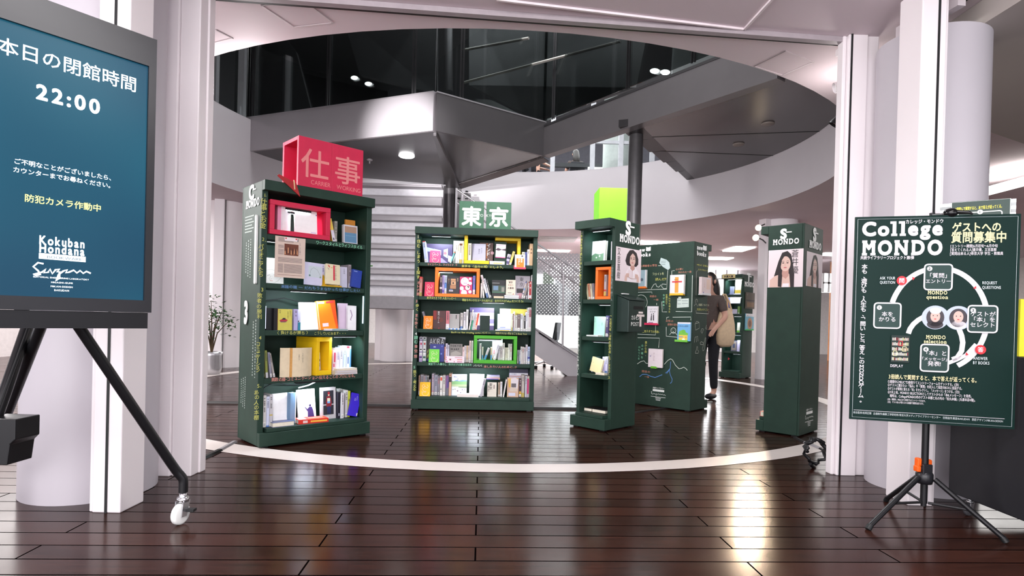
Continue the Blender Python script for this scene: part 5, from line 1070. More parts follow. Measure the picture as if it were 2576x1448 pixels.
# the yellow box turned on its axis, and the open cream book in front of it
ua, zt = CC.px(716, 847, .16); ub, _ = CC.px(796, 847, .08)
z0 = ZS[1]+.0006; hh = CC.px(800, 848, .07)[1]-z0; uc, _ = CC.px(797, 945, .065)
yb = thing('yellow_display_box', "yellow display box standing askew on the tall left bookcase's fourth shelf", 'display box', M=CC.M @ Matrix.Translation((uc, .075, z0)) @ Matrix.Rotation(math.radians(16), 4, 'Z'))
ym = mat((244, 200, 24), .5, 0, .04, 12); bw = .155
for nm, p, q in (('bottom_board', (0, 0, 0), (bw, .245, .036)), ('top_board', (0, 0, hh-.036), (bw, .245, hh)), ('side_board', (0, 0, .0362), (.03, .245, hh-.0362)), ('side_board', (bw-.03, 0, .0362), (bw, .245, hh-.0362))): MB().box(p, q).build(nm, ym, yb, bevel=.002)
MB().box((.0302, .23, .0364), (bw-.0302, .2448, hh-.0364)).build('back_board', ym, yb)
ub0, _ = CC.px(704, 940, .09); ub1, _ = CC.px(732, 945, .06); ub2, _ = CC.px(786, 940, .08); zt = CC.px(735, 875, .06)[1]
ob = thing('open_book', "cream book standing open in front of the yellow box", 'book', M=CC.M @ Matrix.Translation((0, 0, z0)), group="books on the tall left bookcase's fourth shelf")
h = zt-z0; pm = mat((224, 208, 178), .8, 0, .04, 30)
def leafset(x0, y0, x1, y1, bulge, name, m_, th):
    q = MB(); n = 8; A_ = []; B_ = []
    d = Vector((x1-x0, y1-y0, 0)); nn = Vector((-d.y, d.x, 0)).normalized()
    for k in range(n+1):
        p = Vector((x0, y0, 0))+d*(k/n)-nn*(bulge*math.sin(PI*k/n)); A_.append(p); B_.append(p+nn*th*(.3+.7*k/n if False else 1))
    q.prism([tuple(p) for p in A_+B_[::-1]], (0, 0, h)); return q.build(name, m_, ob)
leafset(ub0, .095, ub1-.006, .075, .006, 'page_block', pm, .012); leafset(ub1+.012, .07, ub2, .10, .02, 'page_block', pm, .012)
MB().box((ub1-.005, .068, 0), (ub1+.011, .10, h)).build('page_edge', mat((214, 160, 90), .8, 0, .08, 60), ob)
f = Flat(); f.text('うまく伝える', 0, 0, h*.055, 0, 0, vert=True); f.text('言葉の力', -.03, -.01, h*.05, 0, 0, vert=True); sheet(f, 'print', [(110, 104, 96)], ob, frame(((ub1+ub2)/2, .0615, h*.82), (1, .07, 0), (0, 0, 1)))
lc(0, [
 ('S', 657.5, 661.5, 995, (226, 226, 230), 'thin white book in the left corner', {'v': .085}),
 ('S', 662, 670.5, 994, (216, 214, 212), 'white book with dark top edge', {'v': .085}),
 ('S', 671, 678.5, 997, (206, 212, 236), 'blue white book', {'v': .085, 'band': [(0, .05, (90, 130, 200))]}),
 ('S', 679, 687, 992, (196, 194, 200), 'grey white book left of the bright cover', {'v': .085, 'band': [(.34, .38, (190, 170, 90))]}),
 ('F', 689, 729, 990, (248, 248, 250), 'bright white cover', {'v': .11, 'lean': .12, 'roll': -.03, 't': .02}),
 ('F', 731, 750, 987.5, (110, 140, 170), 'blue grey side of a thick book', {'v': .09, 'lean': .0, 'yaw': .5, 't': .03, 'art': [('r', .86, 0, 1, 1, (236, 236, 240))]}),
 ('F', 753, 798, 980, (238, 238, 244), 'bookshop cover with a dark standing figure', {'v': .16, 'lean': .16, 'roll': -.02, 't': .016, 'art': [*[('r', .05+.3*i, .5+.1*j, .28+.3*i, .56+.1*j, (196, 196, 210)) for i in range(3) for j in range(4)], ('r', .0, .0, .4, .3, (206, 206, 222)), ('p', [(.5, 0), (.9, 0), (.84, .3), (.78, .42), (.62, .42), (.52, .36), (.4, .44), (.38, .42), (.54, .28)], (56, 40, 96)), ('d', .68, .47, .06, (46, 36, 76)), ('l', [(.0, .28), (.5, .3)], .01, (150, 150, 170))]}),
 ('F', 811, 848.5, 974.5, (196, 192, 196), 'framed cover with person in red hoodie', {'v': .13, 'lean': .06, 'yaw': .08, 't': .03, 'art': [('r', .12, .14, .84, .9, (44, 44, 52)), ('r', .12, .44, .84, .47, (186, 186, 190)), ('p', [(.3, .5), (.36, .72), (.62, .72), (.72, .5), (.66, .38), (.36, .38)], (130, 40, 50)), ('r', .4, .5, .6, .66, (206, 206, 180)), ('r', .4, .5, .6, .56, (110, 160, 210)), ('p', [(.38, .4), (.64, .4), (.62, .16), (.52, .16), (.5, .3), (.46, .16), (.4, .16)], (44, 50, 90)), ('d', .5, .76, .06, (206, 170, 150)), ('p', [(.42, .78), (.58, .78), (.56, .86), (.44, .86)], (150, 40, 50)), ('r', .1, .03, .5, .08, (226, 226, 230))]}),
 ('S', 851, 858, 986, (30, 28, 40), 'dark book right of the framed cover', {'v': .12, 'sp': [(.3, .1, .6, .2, (206, 206, 220))]}),
 ('S', 859, 866, 988, (216, 214, 222), 'short white book behind the violet one', {'v': .11}),
 ('S', 869, 875.5, 981, (210, 208, 206), 'tall white book behind the violet one', {'v': .14}),
 ('S', 876, 881.5, 983, (206, 214, 60), 'lime yellow book', {'v': .14, 'sp': [(.4, .6, .7, .7, (60, 60, 50))]}),
 ('F', 878, 900, 986, (62, 40, 206), 'violet blue cover leaning right', {'v': .10, 'lean': .10, 'roll': .24, 't': .026, 'art': [('t', '人生の', .62, .9, .07, (196, 190, 230), 'v'), ('t', '本棚', .4, .8, .07, (196, 190, 230), 'v'), ('r', .86, .04, .99, .16, (220, 216, 230))]}),
 ('L', 686, 741, 1056, (90, 100, 140), 'grey blue book lying flat in front', {'v': .03, 'd': .11, 't': .036, 'yaw': .0, 'edge': True, 'top': [[(96, 108, 150), (150, 160, 196)], (0, 0, 1, 1, 0), (.1, .6, .6, .66, 1)]}),
 ('L', 755, 827, 1050, (214, 50, 36), 'red book lying flat in front', {'v': .035, 'd': .12, 't': .032, 'yaw': -.12, 'sp': [(.2, .15, .8, .3, (236, 206, 206)), (.3, .4, .7, .95, (240, 190, 70))], 'top': [[(222, 60, 44), (240, 200, 200), (240, 196, 80)], (0, 0, 1, 1, 0), (.05, .2, .3, .9, 1), (.4, .55, .9, .7, 1), (.4, .25, .9, .3, 2)]}),
])
for s, a, b, p in ((3, .05, .22, 3.4), (2, .25, .55, 4.6), (1, .62, .82, 2.2), (0, .30, .55, 4.6)): CC.led(s, a, b, p)
MB().box((CC.W-.054, .07, .93), (CC.W-.0455, .076, 1.16)).build('led_strip', mat((206, 240, 255), .5, 0, 0, emit=.8), CC.root)
MB().box((.0455, .075, .88), (.058, .09, 1.05)).build('led_strip', mat((200, 206, 240), .5, 0, 0, emit=.6), CC.root)
for s, pts in ((2, [(.06, .1), (.2, .08), (.3, .06), (.45, .09), (.6, .07), (.8, .04), (.86, .02)]), (0, [(.1, .14), (.16, .06), (.24, .02), (.34, .05), (.45, .055), (.55, .03)])):
    z = ZS[s+1]-.04; MB().tube([(x, .34, z-d) for x, d in pts], .004, 6).build('lamp_cable', GASKET, CC.root)
MB().tube([(.42, .30, ZS[1]-.115), (.5, .30, ZS[1]-.10), (.6, .30, ZS[1]-.06), (.66, .30, ZS[1]-.046)], .005, 6).build('led_strip', mat((226, 232, 255), .5, 0, 0, emit=3), CC.root)
chalk(CC.front, [('1.', 666, 494, 12, CHALK_Y), ('仕事とお金', 663, 499, 17, CHALK_Y, True, 74), ('2.', 660, 606, 12, CHALK_Y), ('パイオニアたち', 657, 612, 14, CHALK_Y, True, 82), ('3', 657.5, 732, 13, CHALK_Y), ('敗者の勝利', 653, 736, 13, CHALK_Y, True, 68), ('4', 652, 853, 13, CHALK_Y), ('コミュニケーション', 650, 858, 12, CHALK_Y, True, 76), ('5.', 648, 974, 13, CHALK_Y), ('あの人の本棚', 646, 980, 13, CHALK_Y, True, 76)])
chalk(CC.lip, [('ワークスタイルとライフスタイル', 794, 613, 11, CHALK_G, False, 118), ('未踏の職 ― だれもうまなかった仕事がしたい', 706, 723, 9, CHALK_B, False, 200), ('〈 負けるが勝ち 〉', 692, 840, 10, CHALK_Y, False, 88), ('こうしていどみます・・・', 790, 841, 8.5, CHALK_Y, False, 82), ('無数の縁-コミュニケーション-伝えることのプロになる。', 682, 959, 11, CHALK_P, False, 216)])
# left side: logo, numeral, small print
L = CC.left; logo(L, 'C', (620, 525.5), (654, 523))
a, b = L.uv(650, 540), L.uv(642, 714); w = .030; r = w/2; q = MB(); P = []
for k in range(13): t = PI*k/12; P.append((a[0]-.014+r*math.cos(t), a[1]-r+r*math.sin(t), 0))
for k in range(13): t = PI+PI*k/12; P.append((a[0]-.014+r*math.cos(t), b[1]+r+r*math.sin(t), 0))
q.prism(P, (0, 0, .014)); q.build('numeral', LOGO, CC.root, M=L.M)
f = Flat(); f.z = .008; a = L.uv(617, 811); b = L.uv(617, 757); f.text('3', a[0], a[1], (b[1]-a[1])/.72, 0, .05, xs=.62, ext=.01); L.put(f, 'numeral', [LOGO])
f = Flat()
def smalls(x0, y0, x1, y1, n, c=0, vert=True):
    a, b = L.uv(x0, y0), L.uv(x1, y1)
    for k in range(n):
        if vert:
            x = b[0]-(b[0]-a[0])*(k+.2)/n; s_ = (b[0]-a[0])/n*.36; y = a[1]-.01*k
            while y > b[1]+.02*(k % 3): y -= s_*1.25; f.rect(x-s_*.9, y, x-s_*.1, y+s_*rnd.choice([.5, .7, .8]), c)
        else:
            y = a[1]-(a[1]-b[1])*k/n; s_ = (a[1]-b[1])/n*.38; x = a[0]
            while x < b[0]-.03*(k % 2): f.rect(x, y-s_, x+s_*.75, y, c); x += s_*.95
smalls(617, 546, 637, 586, 6, 0, False); smalls(617, 600, 631, 695, 3); smalls(634, 800, 643, 946, 2); smalls(605, 942, 617, 1026, 3)
L.put(f, 'small_print', [(170, 182, 176)])
# red lettered boxes on top, lid hanging off
z = CC.H; R_ = mat((208, 40, 78), .5, 0, .05, 10)
vb = .03; ua, zt = CC.px(751.5, 361, vb); ub, _ = CC.px(836, 380, vb); uc, ztr = CC.px(914, 402, vb)
zl = CC.px(748, 455, vb)[1]
hb = .385
def redbox(x0, x1, k, w, lab):
    rt = thing('lettered_box', lab, 'box', M=CC.M @ Matrix.Translation((x0, vb, z+.0005))); W_ = x1-x0; d = .30; t = .028
    if k == '仕':
        for nm, p, q in (('front_board', (0, 0, 0), (W_, t, hb)), ('back_board', (0, d-t, 0), (W_, d, hb)), ('top_board', (0, t+.0003, hb-t), (W_, d-t-.0003, hb)), ('bottom_board', (0, t+.0003, 0), (W_, d-t-.0003, t))): MB().box(p, q).build(nm, R_, rt, bevel=.002)
        MB().box((W_-t, t+.0004, t+.0003), (W_-.001, d-t-.0004, hb-t-.0003)).build('end_board', R_, rt)
    else: MB().box((0, 0, 0), (W_, d, hb)).build('block', R_, rt, bevel=.003)
    f = Flat(); f.text(k, W_*.5, hb*.26, hb*.62, 0, .01, 'C'); f.text(w, W_*.38 if k == '仕' else W_*.16, hb*.08, hb*.125, 0, .0, 'L', width=W_*(.6 if k == '仕' else .78))
    sheet(f, 'chalk_lettering', [(230, 140, 140)], rt, frame((0, 0, 0), (1, 0, 0), (0, 0, 1)), rough=.9)
redbox(ua, ub-.0006, '仕', 'CARRIER', 'red open-ended box chalked CARRIER on top of the tall left bookcase')
redbox(ub, uc, '事', 'WORKING', 'red box chalked WORKING on top of the tall left bookcase')
# tilted red board in front of the fascia
p0, p1, p2 = [CC.M.inverted() @ on_plane(x, y, CC.M @ Vector((0, -.012, 0)), CC.M.to_3x3() @ Vector((0, 1, 0))) for x, y in ((698, 441), (739, 459), (755, 494))]
m = MB(); P = [p0, p0+Vector((.012, 0, .012)), p1+Vector((.02, 0, .0)), p2]; m.prism(P, (0, .008, 0)); m.prism([p1+Vector((-.004, 0, .02)), p1+Vector((.004, 0, .02)), p1+Vector((.012, 0, -.05)), p1+Vector((.004, 0, -.05))], (0, -.004, 0), 1)
rb = m.build('hanging_pointer', [mat((170, 36, 40), .5), mat((226, 190, 150), .5)], M=CC.M.copy()); tag(rb, 'dark red pointed board hanging over the top edge of the tall left bookcase', 'sign board')
# book holder on the far side
m = MB(); m.box((CC.W+.001, .12, 1.42), (CC.W+.06, .28, 1.43)); tag(m.build('clip_ledge', mat((110, 170, 100), .5), M=CC.M.copy()), 'green clip ledge on the right side of the tall left bookcase', 'clip ledge')
book('book', 'pale book standing on the green ledge beside the tall left bookcase', 'book', (196, 190, 176), .14, .21, .02, CC.M @ Matrix.Translation((CC.W+.03, .13, 1.4305)) @ Matrix.Rotation(PI/2, 4, 'Z') @ Matrix.Rotation(-.08, 4, 'X'))
# ================================================================ SLIM POSTS AND THE TALL NEW-BOOKS CASE
def portrait(face, q, kind, name='portrait_print', caption=None):
    """printed photo panel on a face: q = photo pixels (left top, right bottom); kind: long straight hair, or wavy hair with an open book"""
    a, b = face.uv(*q[0]), face.uv(*q[1]); w, h = b[0]-a[0], a[1]-b[1]; f = Flat(); f.z = .002
    X = lambda x: a[0]+w*x
    Yv = lambda y: b[1]+h*y
    cols = [(236, 222, 226), (44, 36, 38), (224, 190, 178), (196, 150, 138), (70, 52, 50), (196, 110, 112), (244, 236, 240), (60, 54, 56)]
    P = lambda pts, c: (f.up(), f.poly([(X(x), Yv(y)) for x, y in pts], c))
    f.box((X(0), Yv(0), 0), (X(1), Yv(1), .002), 0)
    def facefeat(cx, cy, rx, ry):
        f.up(); f.disc(X(cx), Yv(cy), w*rx, h*ry, 2)
        f.up()
        for s in (-1, 1):
            f.line([(X(cx+s*rx*.7), Yv(cy+ry*.32)), (X(cx+s*rx*.45), Yv(cy+ry*.38)), (X(cx+s*rx*.2), Yv(cy+ry*.33))], w*.012, 4)
            f.disc(X(cx+s*rx*.42), Yv(cy+ry*.12), w*rx*.22, h*ry*.07, 4)
        f.line([(X(cx), Yv(cy+ry*.1)), (X(cx-rx*.1), Yv(cy-ry*.22)), (X(cx+rx*.12), Yv(cy-ry*.24))], w*.01, 3)
        f.disc(X(cx), Yv(cy-ry*.5), w*rx*.32, h*ry*.08, 5)
    if kind == 'woman':
        P([(.22, .0), (.18, .3), (.3, .7), (.4, .92), (.55, .96), (.66, .86), (.72, .6), (.76, .3), (.72, 0)], 1)
        P([(.05, 0), (.06, .2), (.2, .3), (.4, .36), (.6, .36), (.66, .3), (.72, .0)], 2)
        P([(.40, .3), (.42, .5), (.6, .5), (.6, .3), (.52, .22)], 3)
        facefeat(.5, .62, .15, .2)
        P([(.3, .02), (.3, .5), (.36, .78), (.5, .93), (.48, .84), (.4, .72), (.37, .55), (.42, .3), (.40, 0)], 1); P([(.5, .93), (.62, .84), (.66, .6), (.62, .35), (.66, .0), (.76, .0), (.76, .35), (.7, .7), (.62, .9)], 1)
        P([(.42, 0), (.44, .1), (.62, .1), (.62, 0)], 6)
    else:
        P([(.42, .5), (.36, .62), (.42, .82), (.52, .95), (.66, .98), (.8, .9), (.88, .72), (.88, .56), (.8, .48), (.5, .48)], 1)
        P([(.34, 0), (.4, .3), (.52, .44), (.78, .44), (.92, .3), (.98, .0)], 6); P([(.56, .4), (.58, .54), (.72, .54), (.74, .4), (.65, .34)], 3)
        facefeat(.64, .68, .13, .19)
        P([(.46, .52), (.48, .78), (.6, .9), (.64, .88), (.54, .76), (.53, .58)], 1); P([(.64, .88), (.74, .8), (.77, .58), (.84, .52), (.84, .8), (.74, .92)], 1)
        P([(.44, .16), (.62, .1), (.64, .34), (.48, .38)], 0); P([(.64, .1), (.84, .12), (.82, .36), (.64, .34)], 6)
        f.up(); f.line([(X(.635), Yv(.1)), (X(.645), Yv(.34))], w*.008, 3); f.line([(X(.44), Yv(.16)), (X(.62), Yv(.1)), (X(.84), Yv(.12))], w*.008, 3)
        for x0, y0, d in ((.4, .16, 1), (.86, .12, -1)):
            P([(x0-.06*d, .02), (x0-.05*d, .16), (x0, .24), (x0+.08*d, .25), (x0+.1*d, .2), (x0+.04*d, .14), (x0+.03*d, .02)], 2)
            f.up()
            for k in range(4): f.line([(X(x0+.0*d), Yv(.235-.028*k)), (X(x0+.11*d), Yv(.245-.03*k))], w*.022, 2); f.line([(X(x0), Yv(.222-.028*k)), (X(x0+.1*d), Yv(.232-.03*k))], w*.005, 3)
    f.up()
    if caption: f.text(caption[0], X(caption[1]), Yv(caption[2]), h*caption[3], 7, .0, 'L', vert=True, lead=1.0, xs=caption[4] if len(caption) > 4 else 1)
    return face.put(f, name, cols, rough=.5)
def mounted(face, x0, x1, y0, y1, col, label, art=None, ledge=None, ledge_label=None, t=.022, lx=None):
    a, b = face.uv(x0, y0), face.uv(x1, y1); w, h = b[0]-a[0], a[1]-b[1]; zz = t+.008
    Mx = face.W @ Matrix(((1, 0, 0, a[0]), (0, 0, 1, b[1]), (0, -1, 0, zz), (0, 0, 0, 1)))
    book('book', label, 'book', col, w, h, t, Mx, art=art, group='books shown on the outside of the cases')
    if ledge:
        q = MB(); l0, l1 = (a[0]+w*.02, b[0]-w*.02) if lx is None else (face.uv(lx[0], y1)[0], face.uv(lx[1], y1)[0])
        q.box((l0, b[1]-.012, .0006), (l1, b[1]-.0008, zz+.008)); q.box((l0, b[1]-.0008, zz+.002), (l1, b[1]+.012, zz+.008))
        tag(q.build('clip_ledge', mat(ledge, .45), M=face.W.copy()), ledge_label, 'clip ledge')

SL = Case('bookcase', 'slim open chalkboard case carrying a mailbox and a lime cube', (.573, 5.579), (.7071, -.7071), .40, .49, 1.935, .09, .036)
MS = ["mailbox case's bottom shelf", "mailbox case's fourth shelf", "mailbox case's third shelf", "mailbox case's second shelf", "mailbox case's top shelf"]
def sl(s, items): shelf_fill(SL, '', s, items, MS[s])
sl(4, [('F', 1487, 1523, 605.5, (232, 236, 236), 'white cover with green meadow', {'v': .22, 'lean': .06, 't': .03, 'art': [('p', [(0, 0), (0, .3), (.3, .42), (.6, .36), (.9, .42), (.9, 0)], (110, 150, 120)), ('d', .4, .22, .05, (226, 232, 226)), ('d', .62, .28, .06, (206, 220, 206)), ('r', .9, 0, 1, 1, (206, 202, 226))]}),
       ('S', 1537.5, 1542, 607, (240, 240, 250), 'thin bright white book', {'v': .14, 'sp': []})])
sl(3, [('S', 1478, 1481.5, 712.5, (196, 190, 160), 'thin beige book leaning left', {'dx': -5, 'yf': 750, 'v': .16, 'd': .14}), ('S', 1482.2, 1486.5, 712.5, (206, 140, 110), 'orange brown book leaning left', {'dx': -4.5, 'yf': 750, 'v': .16, 'd': .14}),
       ('S', 1487.2, 1491.6, 712.5, (206, 196, 170), 'cream book leaning left', {'dx': -4, 'yf': 750, 'v': .16, 'd': .14}), ('S', 1492.3, 1496.4, 712, (130, 126, 136), 'grey book against the orange box', {'dx': -3, 'yf': 750, 'v': .16, 'd': .14}),
       ('S', 1520.5, 1526, 690.5, (176, 170, 176), 'grey striped book inside the orange box', {'v': .16, 'z': ZS[3]*.985+.034, 'd': .12, 'band': [(.1, .2, (206, 170, 60)), (.22, .3, (190, 60, 50))]})])
boxframe(SL, 'orange_display_box', "orange display box standing on end in the mailbox case", 1498.5, 1537.5, 671, 3, (240, 116, 36), .22, v=.115, th=.028)
sl(2, [('F', 1494.5, 1522, 795.5, (176, 226, 206), 'mint green cover', {'v': .2, 'lean': .03, 't': .03, 'art': [('t', '小さい', .1, .94, .08, (90, 130, 120), 'v'), ('t', '自分', .74, .7, .08, (90, 130, 120), 'v')]}),
       ('S', 1525, 1531.5, 793.5, (84, 74, 116), 'dark purple book', {'v': .17, 'd': .13, 'band': [(.02, .12, (220, 206, 220))]}),
       ('L', 1475, 1504, 843.5, (226, 230, 230), 'thin white book lying flat', {'v': .115, 'd': .09, 't': .012})])
sl(1, [('S', 1488.5, 1492.5, 897, (70, 96, 100), 'thin dark book behind the cream cover', {'v': .26, 'd': .12}),
       ('F', 1484, 1512, 896, (244, 222, 170), 'cream cover leaning right', {'v': .17, 'lean': .07, 'roll': .2, 't': .02, 'art': [('t', '一冊の本', .12, .96, .06, (150, 130, 100)), ('t', '読書', .12, .6, .05, (160, 140, 110))]}),
       ('S', 1516, 1522, 897, (206, 196, 236), 'lilac book right of the cream cover', {'v': .22, 'd': .14}), ('S', 1522.6, 1529, 897, (216, 210, 240), 'pale lilac book in the right corner', {'v': .21, 'd': .14}),
       ('L', 1497, 1520.5, 939, (226, 210, 190), 'cream book lying flat at the edge', {'v': .105, 'd': .05, 't': .018, 'edge': True})])
sl(0, [('L', 1469, 1488.5, 1021, (40, 36, 34), 'dark book lying flat, page edges out, left one', {'v': .15, 'd': .17, 't': .03, 'edge': True}), ('L', 1489.3, 1523, 1023, (34, 32, 34), 'dark book lying flat, page edges out, right one', {'v': .14, 'd': .17, 't': .032, 'edge': True})])
for s, a, b, p in ((4, .10, .30, 1.8), (2, .2, .36, 1.6), (1, .14, .34, 1.6)): SL.led(s, a, b, p, v=.14, col=(.78, .95, 1))
chalk(SL.front, [('〉自由な発想で読んでほしい一冊コース', 1463, 583, 7, CHALK_Y, True, 136), ('〉人間関係に迷ったとき、そっと教えてくれる一冊コース', 1458, 757, 7, CHALK_W, True, 188), ('〉自由を探る読書の旅一冊コース', 1540, 665, 7, (150, 160, 156), True, 92), ('「万延元年」は時の読み返したくなるコース', 1536, 792, 8, CHALK_Y, True, 162)])
Rf = SL.right; logo(Rf, 'S', (1557.5, 606), (1608, 612))
portrait(Rf, ((1550, 619), (1611, 712)), 'man', caption=('又吉直樹', .1, .97, .23, .72))
# mailbox
a, b = Rf.uv(1565, 800), Rf.uv(1565, 832); zt = Rf.uv(1566, 740)[1]; zb = b[1]; pr = .13
F2 = Face(SL, (SL.W+pr, 0, 0), (0, 1, 0)); c0, c1 = F2.uv(1581, 800)[0], F2.uv(1621.5, 800)[0]; zf = F2.uv(1600, 756)[1]; zfb = F2.uv(1600, 835)[1]
zb = zfb
mx = thing('mailbox', 'dark green wall mailbox with a slot and POST lettering on the slim case', 'mailbox', M=Rf.W @ Matrix.Translation((c0, zb, 0)))
w, h1, h2 = c1-c0, zf-zb, zf-zb+.045; PM = mat((44, 60, 56), .35, .2, .05, 12)
m = MB(); m.prism([(0, 0, .001), (0, 0, pr), (0, h1, pr), (0, h2, .001)], (w, 0, 0)); bd = m.build('body', PM, mx, bevel=.004)
m = MB(); m.prism([(-.006, h1+.002, pr+.012), (-.006, h2+.004, .001), (-.006, h2+.012, .001), (-.006, h1+.010, pr+.012)], (w+.012, 0, 0)); m.build('lid', PM, mx, bevel=.002)
f = Flat(); f.z = pr+.0006; f.rrect(w*.28, h1*.72, w*.9, h1*.83, .012, 0, 0, 0); sheet(f, 'slot', [(6, 8, 8)], mx, Matrix.Identity(4))
f = Flat(); f.z = pr+.0008
f.text('カルモン', w*.16, h1*.40, h1*.17, 0, .02, width=w*.52); f.text('POST', w*.16, h1*.2, h1*.17, 0, .01, width=w*.5)
f.up(); f.rect(w*.5, h1*.5, w*.98, h1*.57, 1); f.rect(w*.6, h1*.6, w*.88, h1*.66, 1); f.rect(w*.68, h1*.18, w*.8, h1*.52, 1)
sheet(f, 'chalk_lettering', [(232, 236, 232), (236, 226, 222)], mx, Matrix.Identity(4), rough=.8)
m = MB(); m.box((w*.1, h2+.013, pr*.2), (w*.42, h2+.02, pr*.42)); tag(m.build('paper_slip', mat((240, 240, 240), .7), M=mx.matrix_world.copy()), 'folded white paper slip lying on the mailbox lid', 'paper slip')
# lime cube
ua, zt = SL.px(1507, 476, .1); ub, _ = SL.px(1578, 476, .1)
o = MB().box((0, 0, 0), (.33, .30, .335)).build('lime_cube', mat((126, 216, 36), .5, 0, .04, 8), bevel=.004)
pc = on_plane(1507, 550, SL.M @ Vector((.1, .1, 0)), Vector((0, 1, 0))); pd = on_plane(1578, 550, SL.M @ Vector((.1, .1, 0)), Vector((0, 1, 0)))
o.data.transform(Matrix.Diagonal(((pd.x-pc.x)/.33, 1, 1, 1))); o.location = (pc.x, pc.y+.02, SL.H+.0005); o.rotation_euler = (0, 0, .03); tag(o, 'plain lime green cube on top of the slim mailbox case', 'cube')

# ---- portrait post on the right
SRc = Case('bookcase', 'closed dark green chalkboard post with portraits of a long-haired woman', (2.683, 5.918), (-.7071, -.7071), .50, .39, 1.93, .07)
logo(SRc.right, 'S', (1944, 616), (2011, 614.5)); logo(SRc.back, 'S', (2035, 621), (2064.5, 625))
portrait(SRc.right, ((1934, 630), (2019, 721)), 'woman', caption=('蒼井優', .77, .98, .215, .9)); portrait(SRc.back, ((2030, 631), (2066.5, 725)), 'woman')
credits(SRc.back, (2026, 1028), (2045, 1068))
book('book', 'red book lying on the foot ledge of the portrait post', 'book', (206, 40, 34), .12, .17, .045, SRc.M @ Matrix(((0, 0, 1, SRc.W-.23), (1, 0, 0, .016), (0, 1, 0, SRc.zs[0]+.0006), (0, 0, 0, 1))), spine=[(.3, .1, .8, .35, (240, 200, 190)), (.3, .5, .7, .9, (240, 150, 130))])

# ---- tall case with its chalkboard back towards us
NB = Case('bookcase', 'tall chalkboard case with books clipped on its drawn-over back', (2.33, 6.94), (-.7071, .7071), .91, .42, 1.93, .07)
Bk, Sd = NB.back, NB.left
def nbmark(face, x0, x1, yb, nm):
    a, b = face.uv(x0, yb), face.uv(x1, yb); w = b[0]-a[0]; s_ = w*.30; f = Flat(); f.z = .004
    f.slab('books', a[0], a[1], s_, 0, .045, width=w, ext=.01); f.slab('new', a[0], a[1]+s_*.98, s_, 0, .045, width=w*.62, ext=.01)
    for k in range(2):
        x = a[0]+w*(.68+.16*k); f.prism([(x, a[1]+s_*(.98+(.0 if k else .06)), 0), (x+w*.14, a[1]+s_*(.98+(.06 if k else 0)), 0), (x+w*.14, a[1]+s_*(1.72+(.1 if k else 0)), 0), (x, a[1]+s_*(1.72+(0 if k else .1)), 0)], (0, 0, .008))
    return face.put(f, nm, [LOGO])
nbmark(Bk, 1601, 1637.5, 646, 'logo'); nbmark(Sd, 1752, 1776, 641, 'logo')
B1, B2, B3 = (206, 140, 120), CHALK_Y, CHALK_W
chalk(Bk, [('心理の実験者の警告', 1598, 672, 6, B1, False, 55), ('フロイトを', 1641, 692, 7.5, (216, 222, 170), False, 30), ('読んだ!?', 1648, 705, 7.5, CHALK_Y, False, 29), ('心に響く', 1700, 679, 5.5, B1, False, 20), ('失われた一冊', 1706, 687, 5.5, B1, False, 33),
 ('希望の', 1634, 747, 6, B1, False, 18), ('一冊', 1644, 756, 5.5, B1, False, 13), ('それでも考える', 1685, 741, 6, CHALK_Y, True, 46), ('言葉の力？', 1677, 739, 6, CHALK_Y, True, 28), ('なぜ戦争？', 1670, 739, 6, CHALK_G, True, 42),
 ('立取ろまでの軌跡。', 1616, 835, 7, CHALK_Y, False, 46), ('女性の', 1674, 809, 6, B1, False, 20), ('感情の変化', 1679, 818, 6, B1, False, 27), ('豊かな森、', 1625, 858, 7, CHALK_Y, True, 38), ('山の裾を', 1616, 865, 6.5, CHALK_G, True, 40), ('川もつくる', 1608, 870, 6, CHALK_G, True, 36), ('悲恋の', 1614, 935, 6, B1, False, 22), ('一味', 1621, 949, 5.5, B1, False, 12)])
f = Flat()
def ln(face, pts, w=.006, c=0): f.line([face.uv(*p) for p in pts], w, c)
ln(Bk, [(1598, 729), (1677, 727), (1680, 680)]); ln(Bk, [(1597, 735), (1640, 734), (1640, 738)]); ln(Bk, [(1697, 680), (1690, 681), (1690, 700)]); ln(Bk, [(1742, 692), (1740, 784), (1700, 783)]); ln(Bk, [(1665, 758), (1666, 784), (1678, 784)])
ln(Bk, [(1677, 803), (1677, 798), (1683, 797)]); ln(Bk, [(1692, 797.5), (1738, 797), (1738, 805)]); ln(Bk, [(1676, 822), (1676, 845), (1706, 848)]); ln(Bk, [(1604, 840), (1649, 842), (1649, 818)]); ln(Bk, [(1604, 849), (1659, 850), (1657, 874)]); ln(Bk, [(1652, 762), (1652, 767)])
ln(Bk, [(1638, 726), (1645, 715), (1650, 713), (1652, 720), (1657, 722), (1663, 716)]); ln(Bk, [(1676, 715), (1666, 714), (1664, 720), (1670, 726), (1677, 725)]); ln(Bk, [(1656, 668), (1663, 668)])
ln(Bk, [(1671, 916), (1680, 906), (1687, 902), (1692, 905), (1699, 918), (1708, 927), (1714, 926), (1720, 923), (1726, 927), (1729, 931)]); ln(Bk, [(1603, 915), (1612, 909), (1620, 907), (1625, 913), (1632, 914)])
ln(Bk, [(1687, 909), (1686, 925), (1684, 932), (1686, 942), (1691, 953), (1690, 960), (1686, 964)], .006, 1); ln(Bk, [(1685, 927), (1679, 934), (1674, 938)], .006, 1); ln(Bk, [(1684, 930), (1677, 939)], .006, 1); ln(Bk, [(1609, 947), (1616, 941), (1626, 941), (1637, 946), (1648, 949), (1658, 945), (1666, 942)], .008, 1)
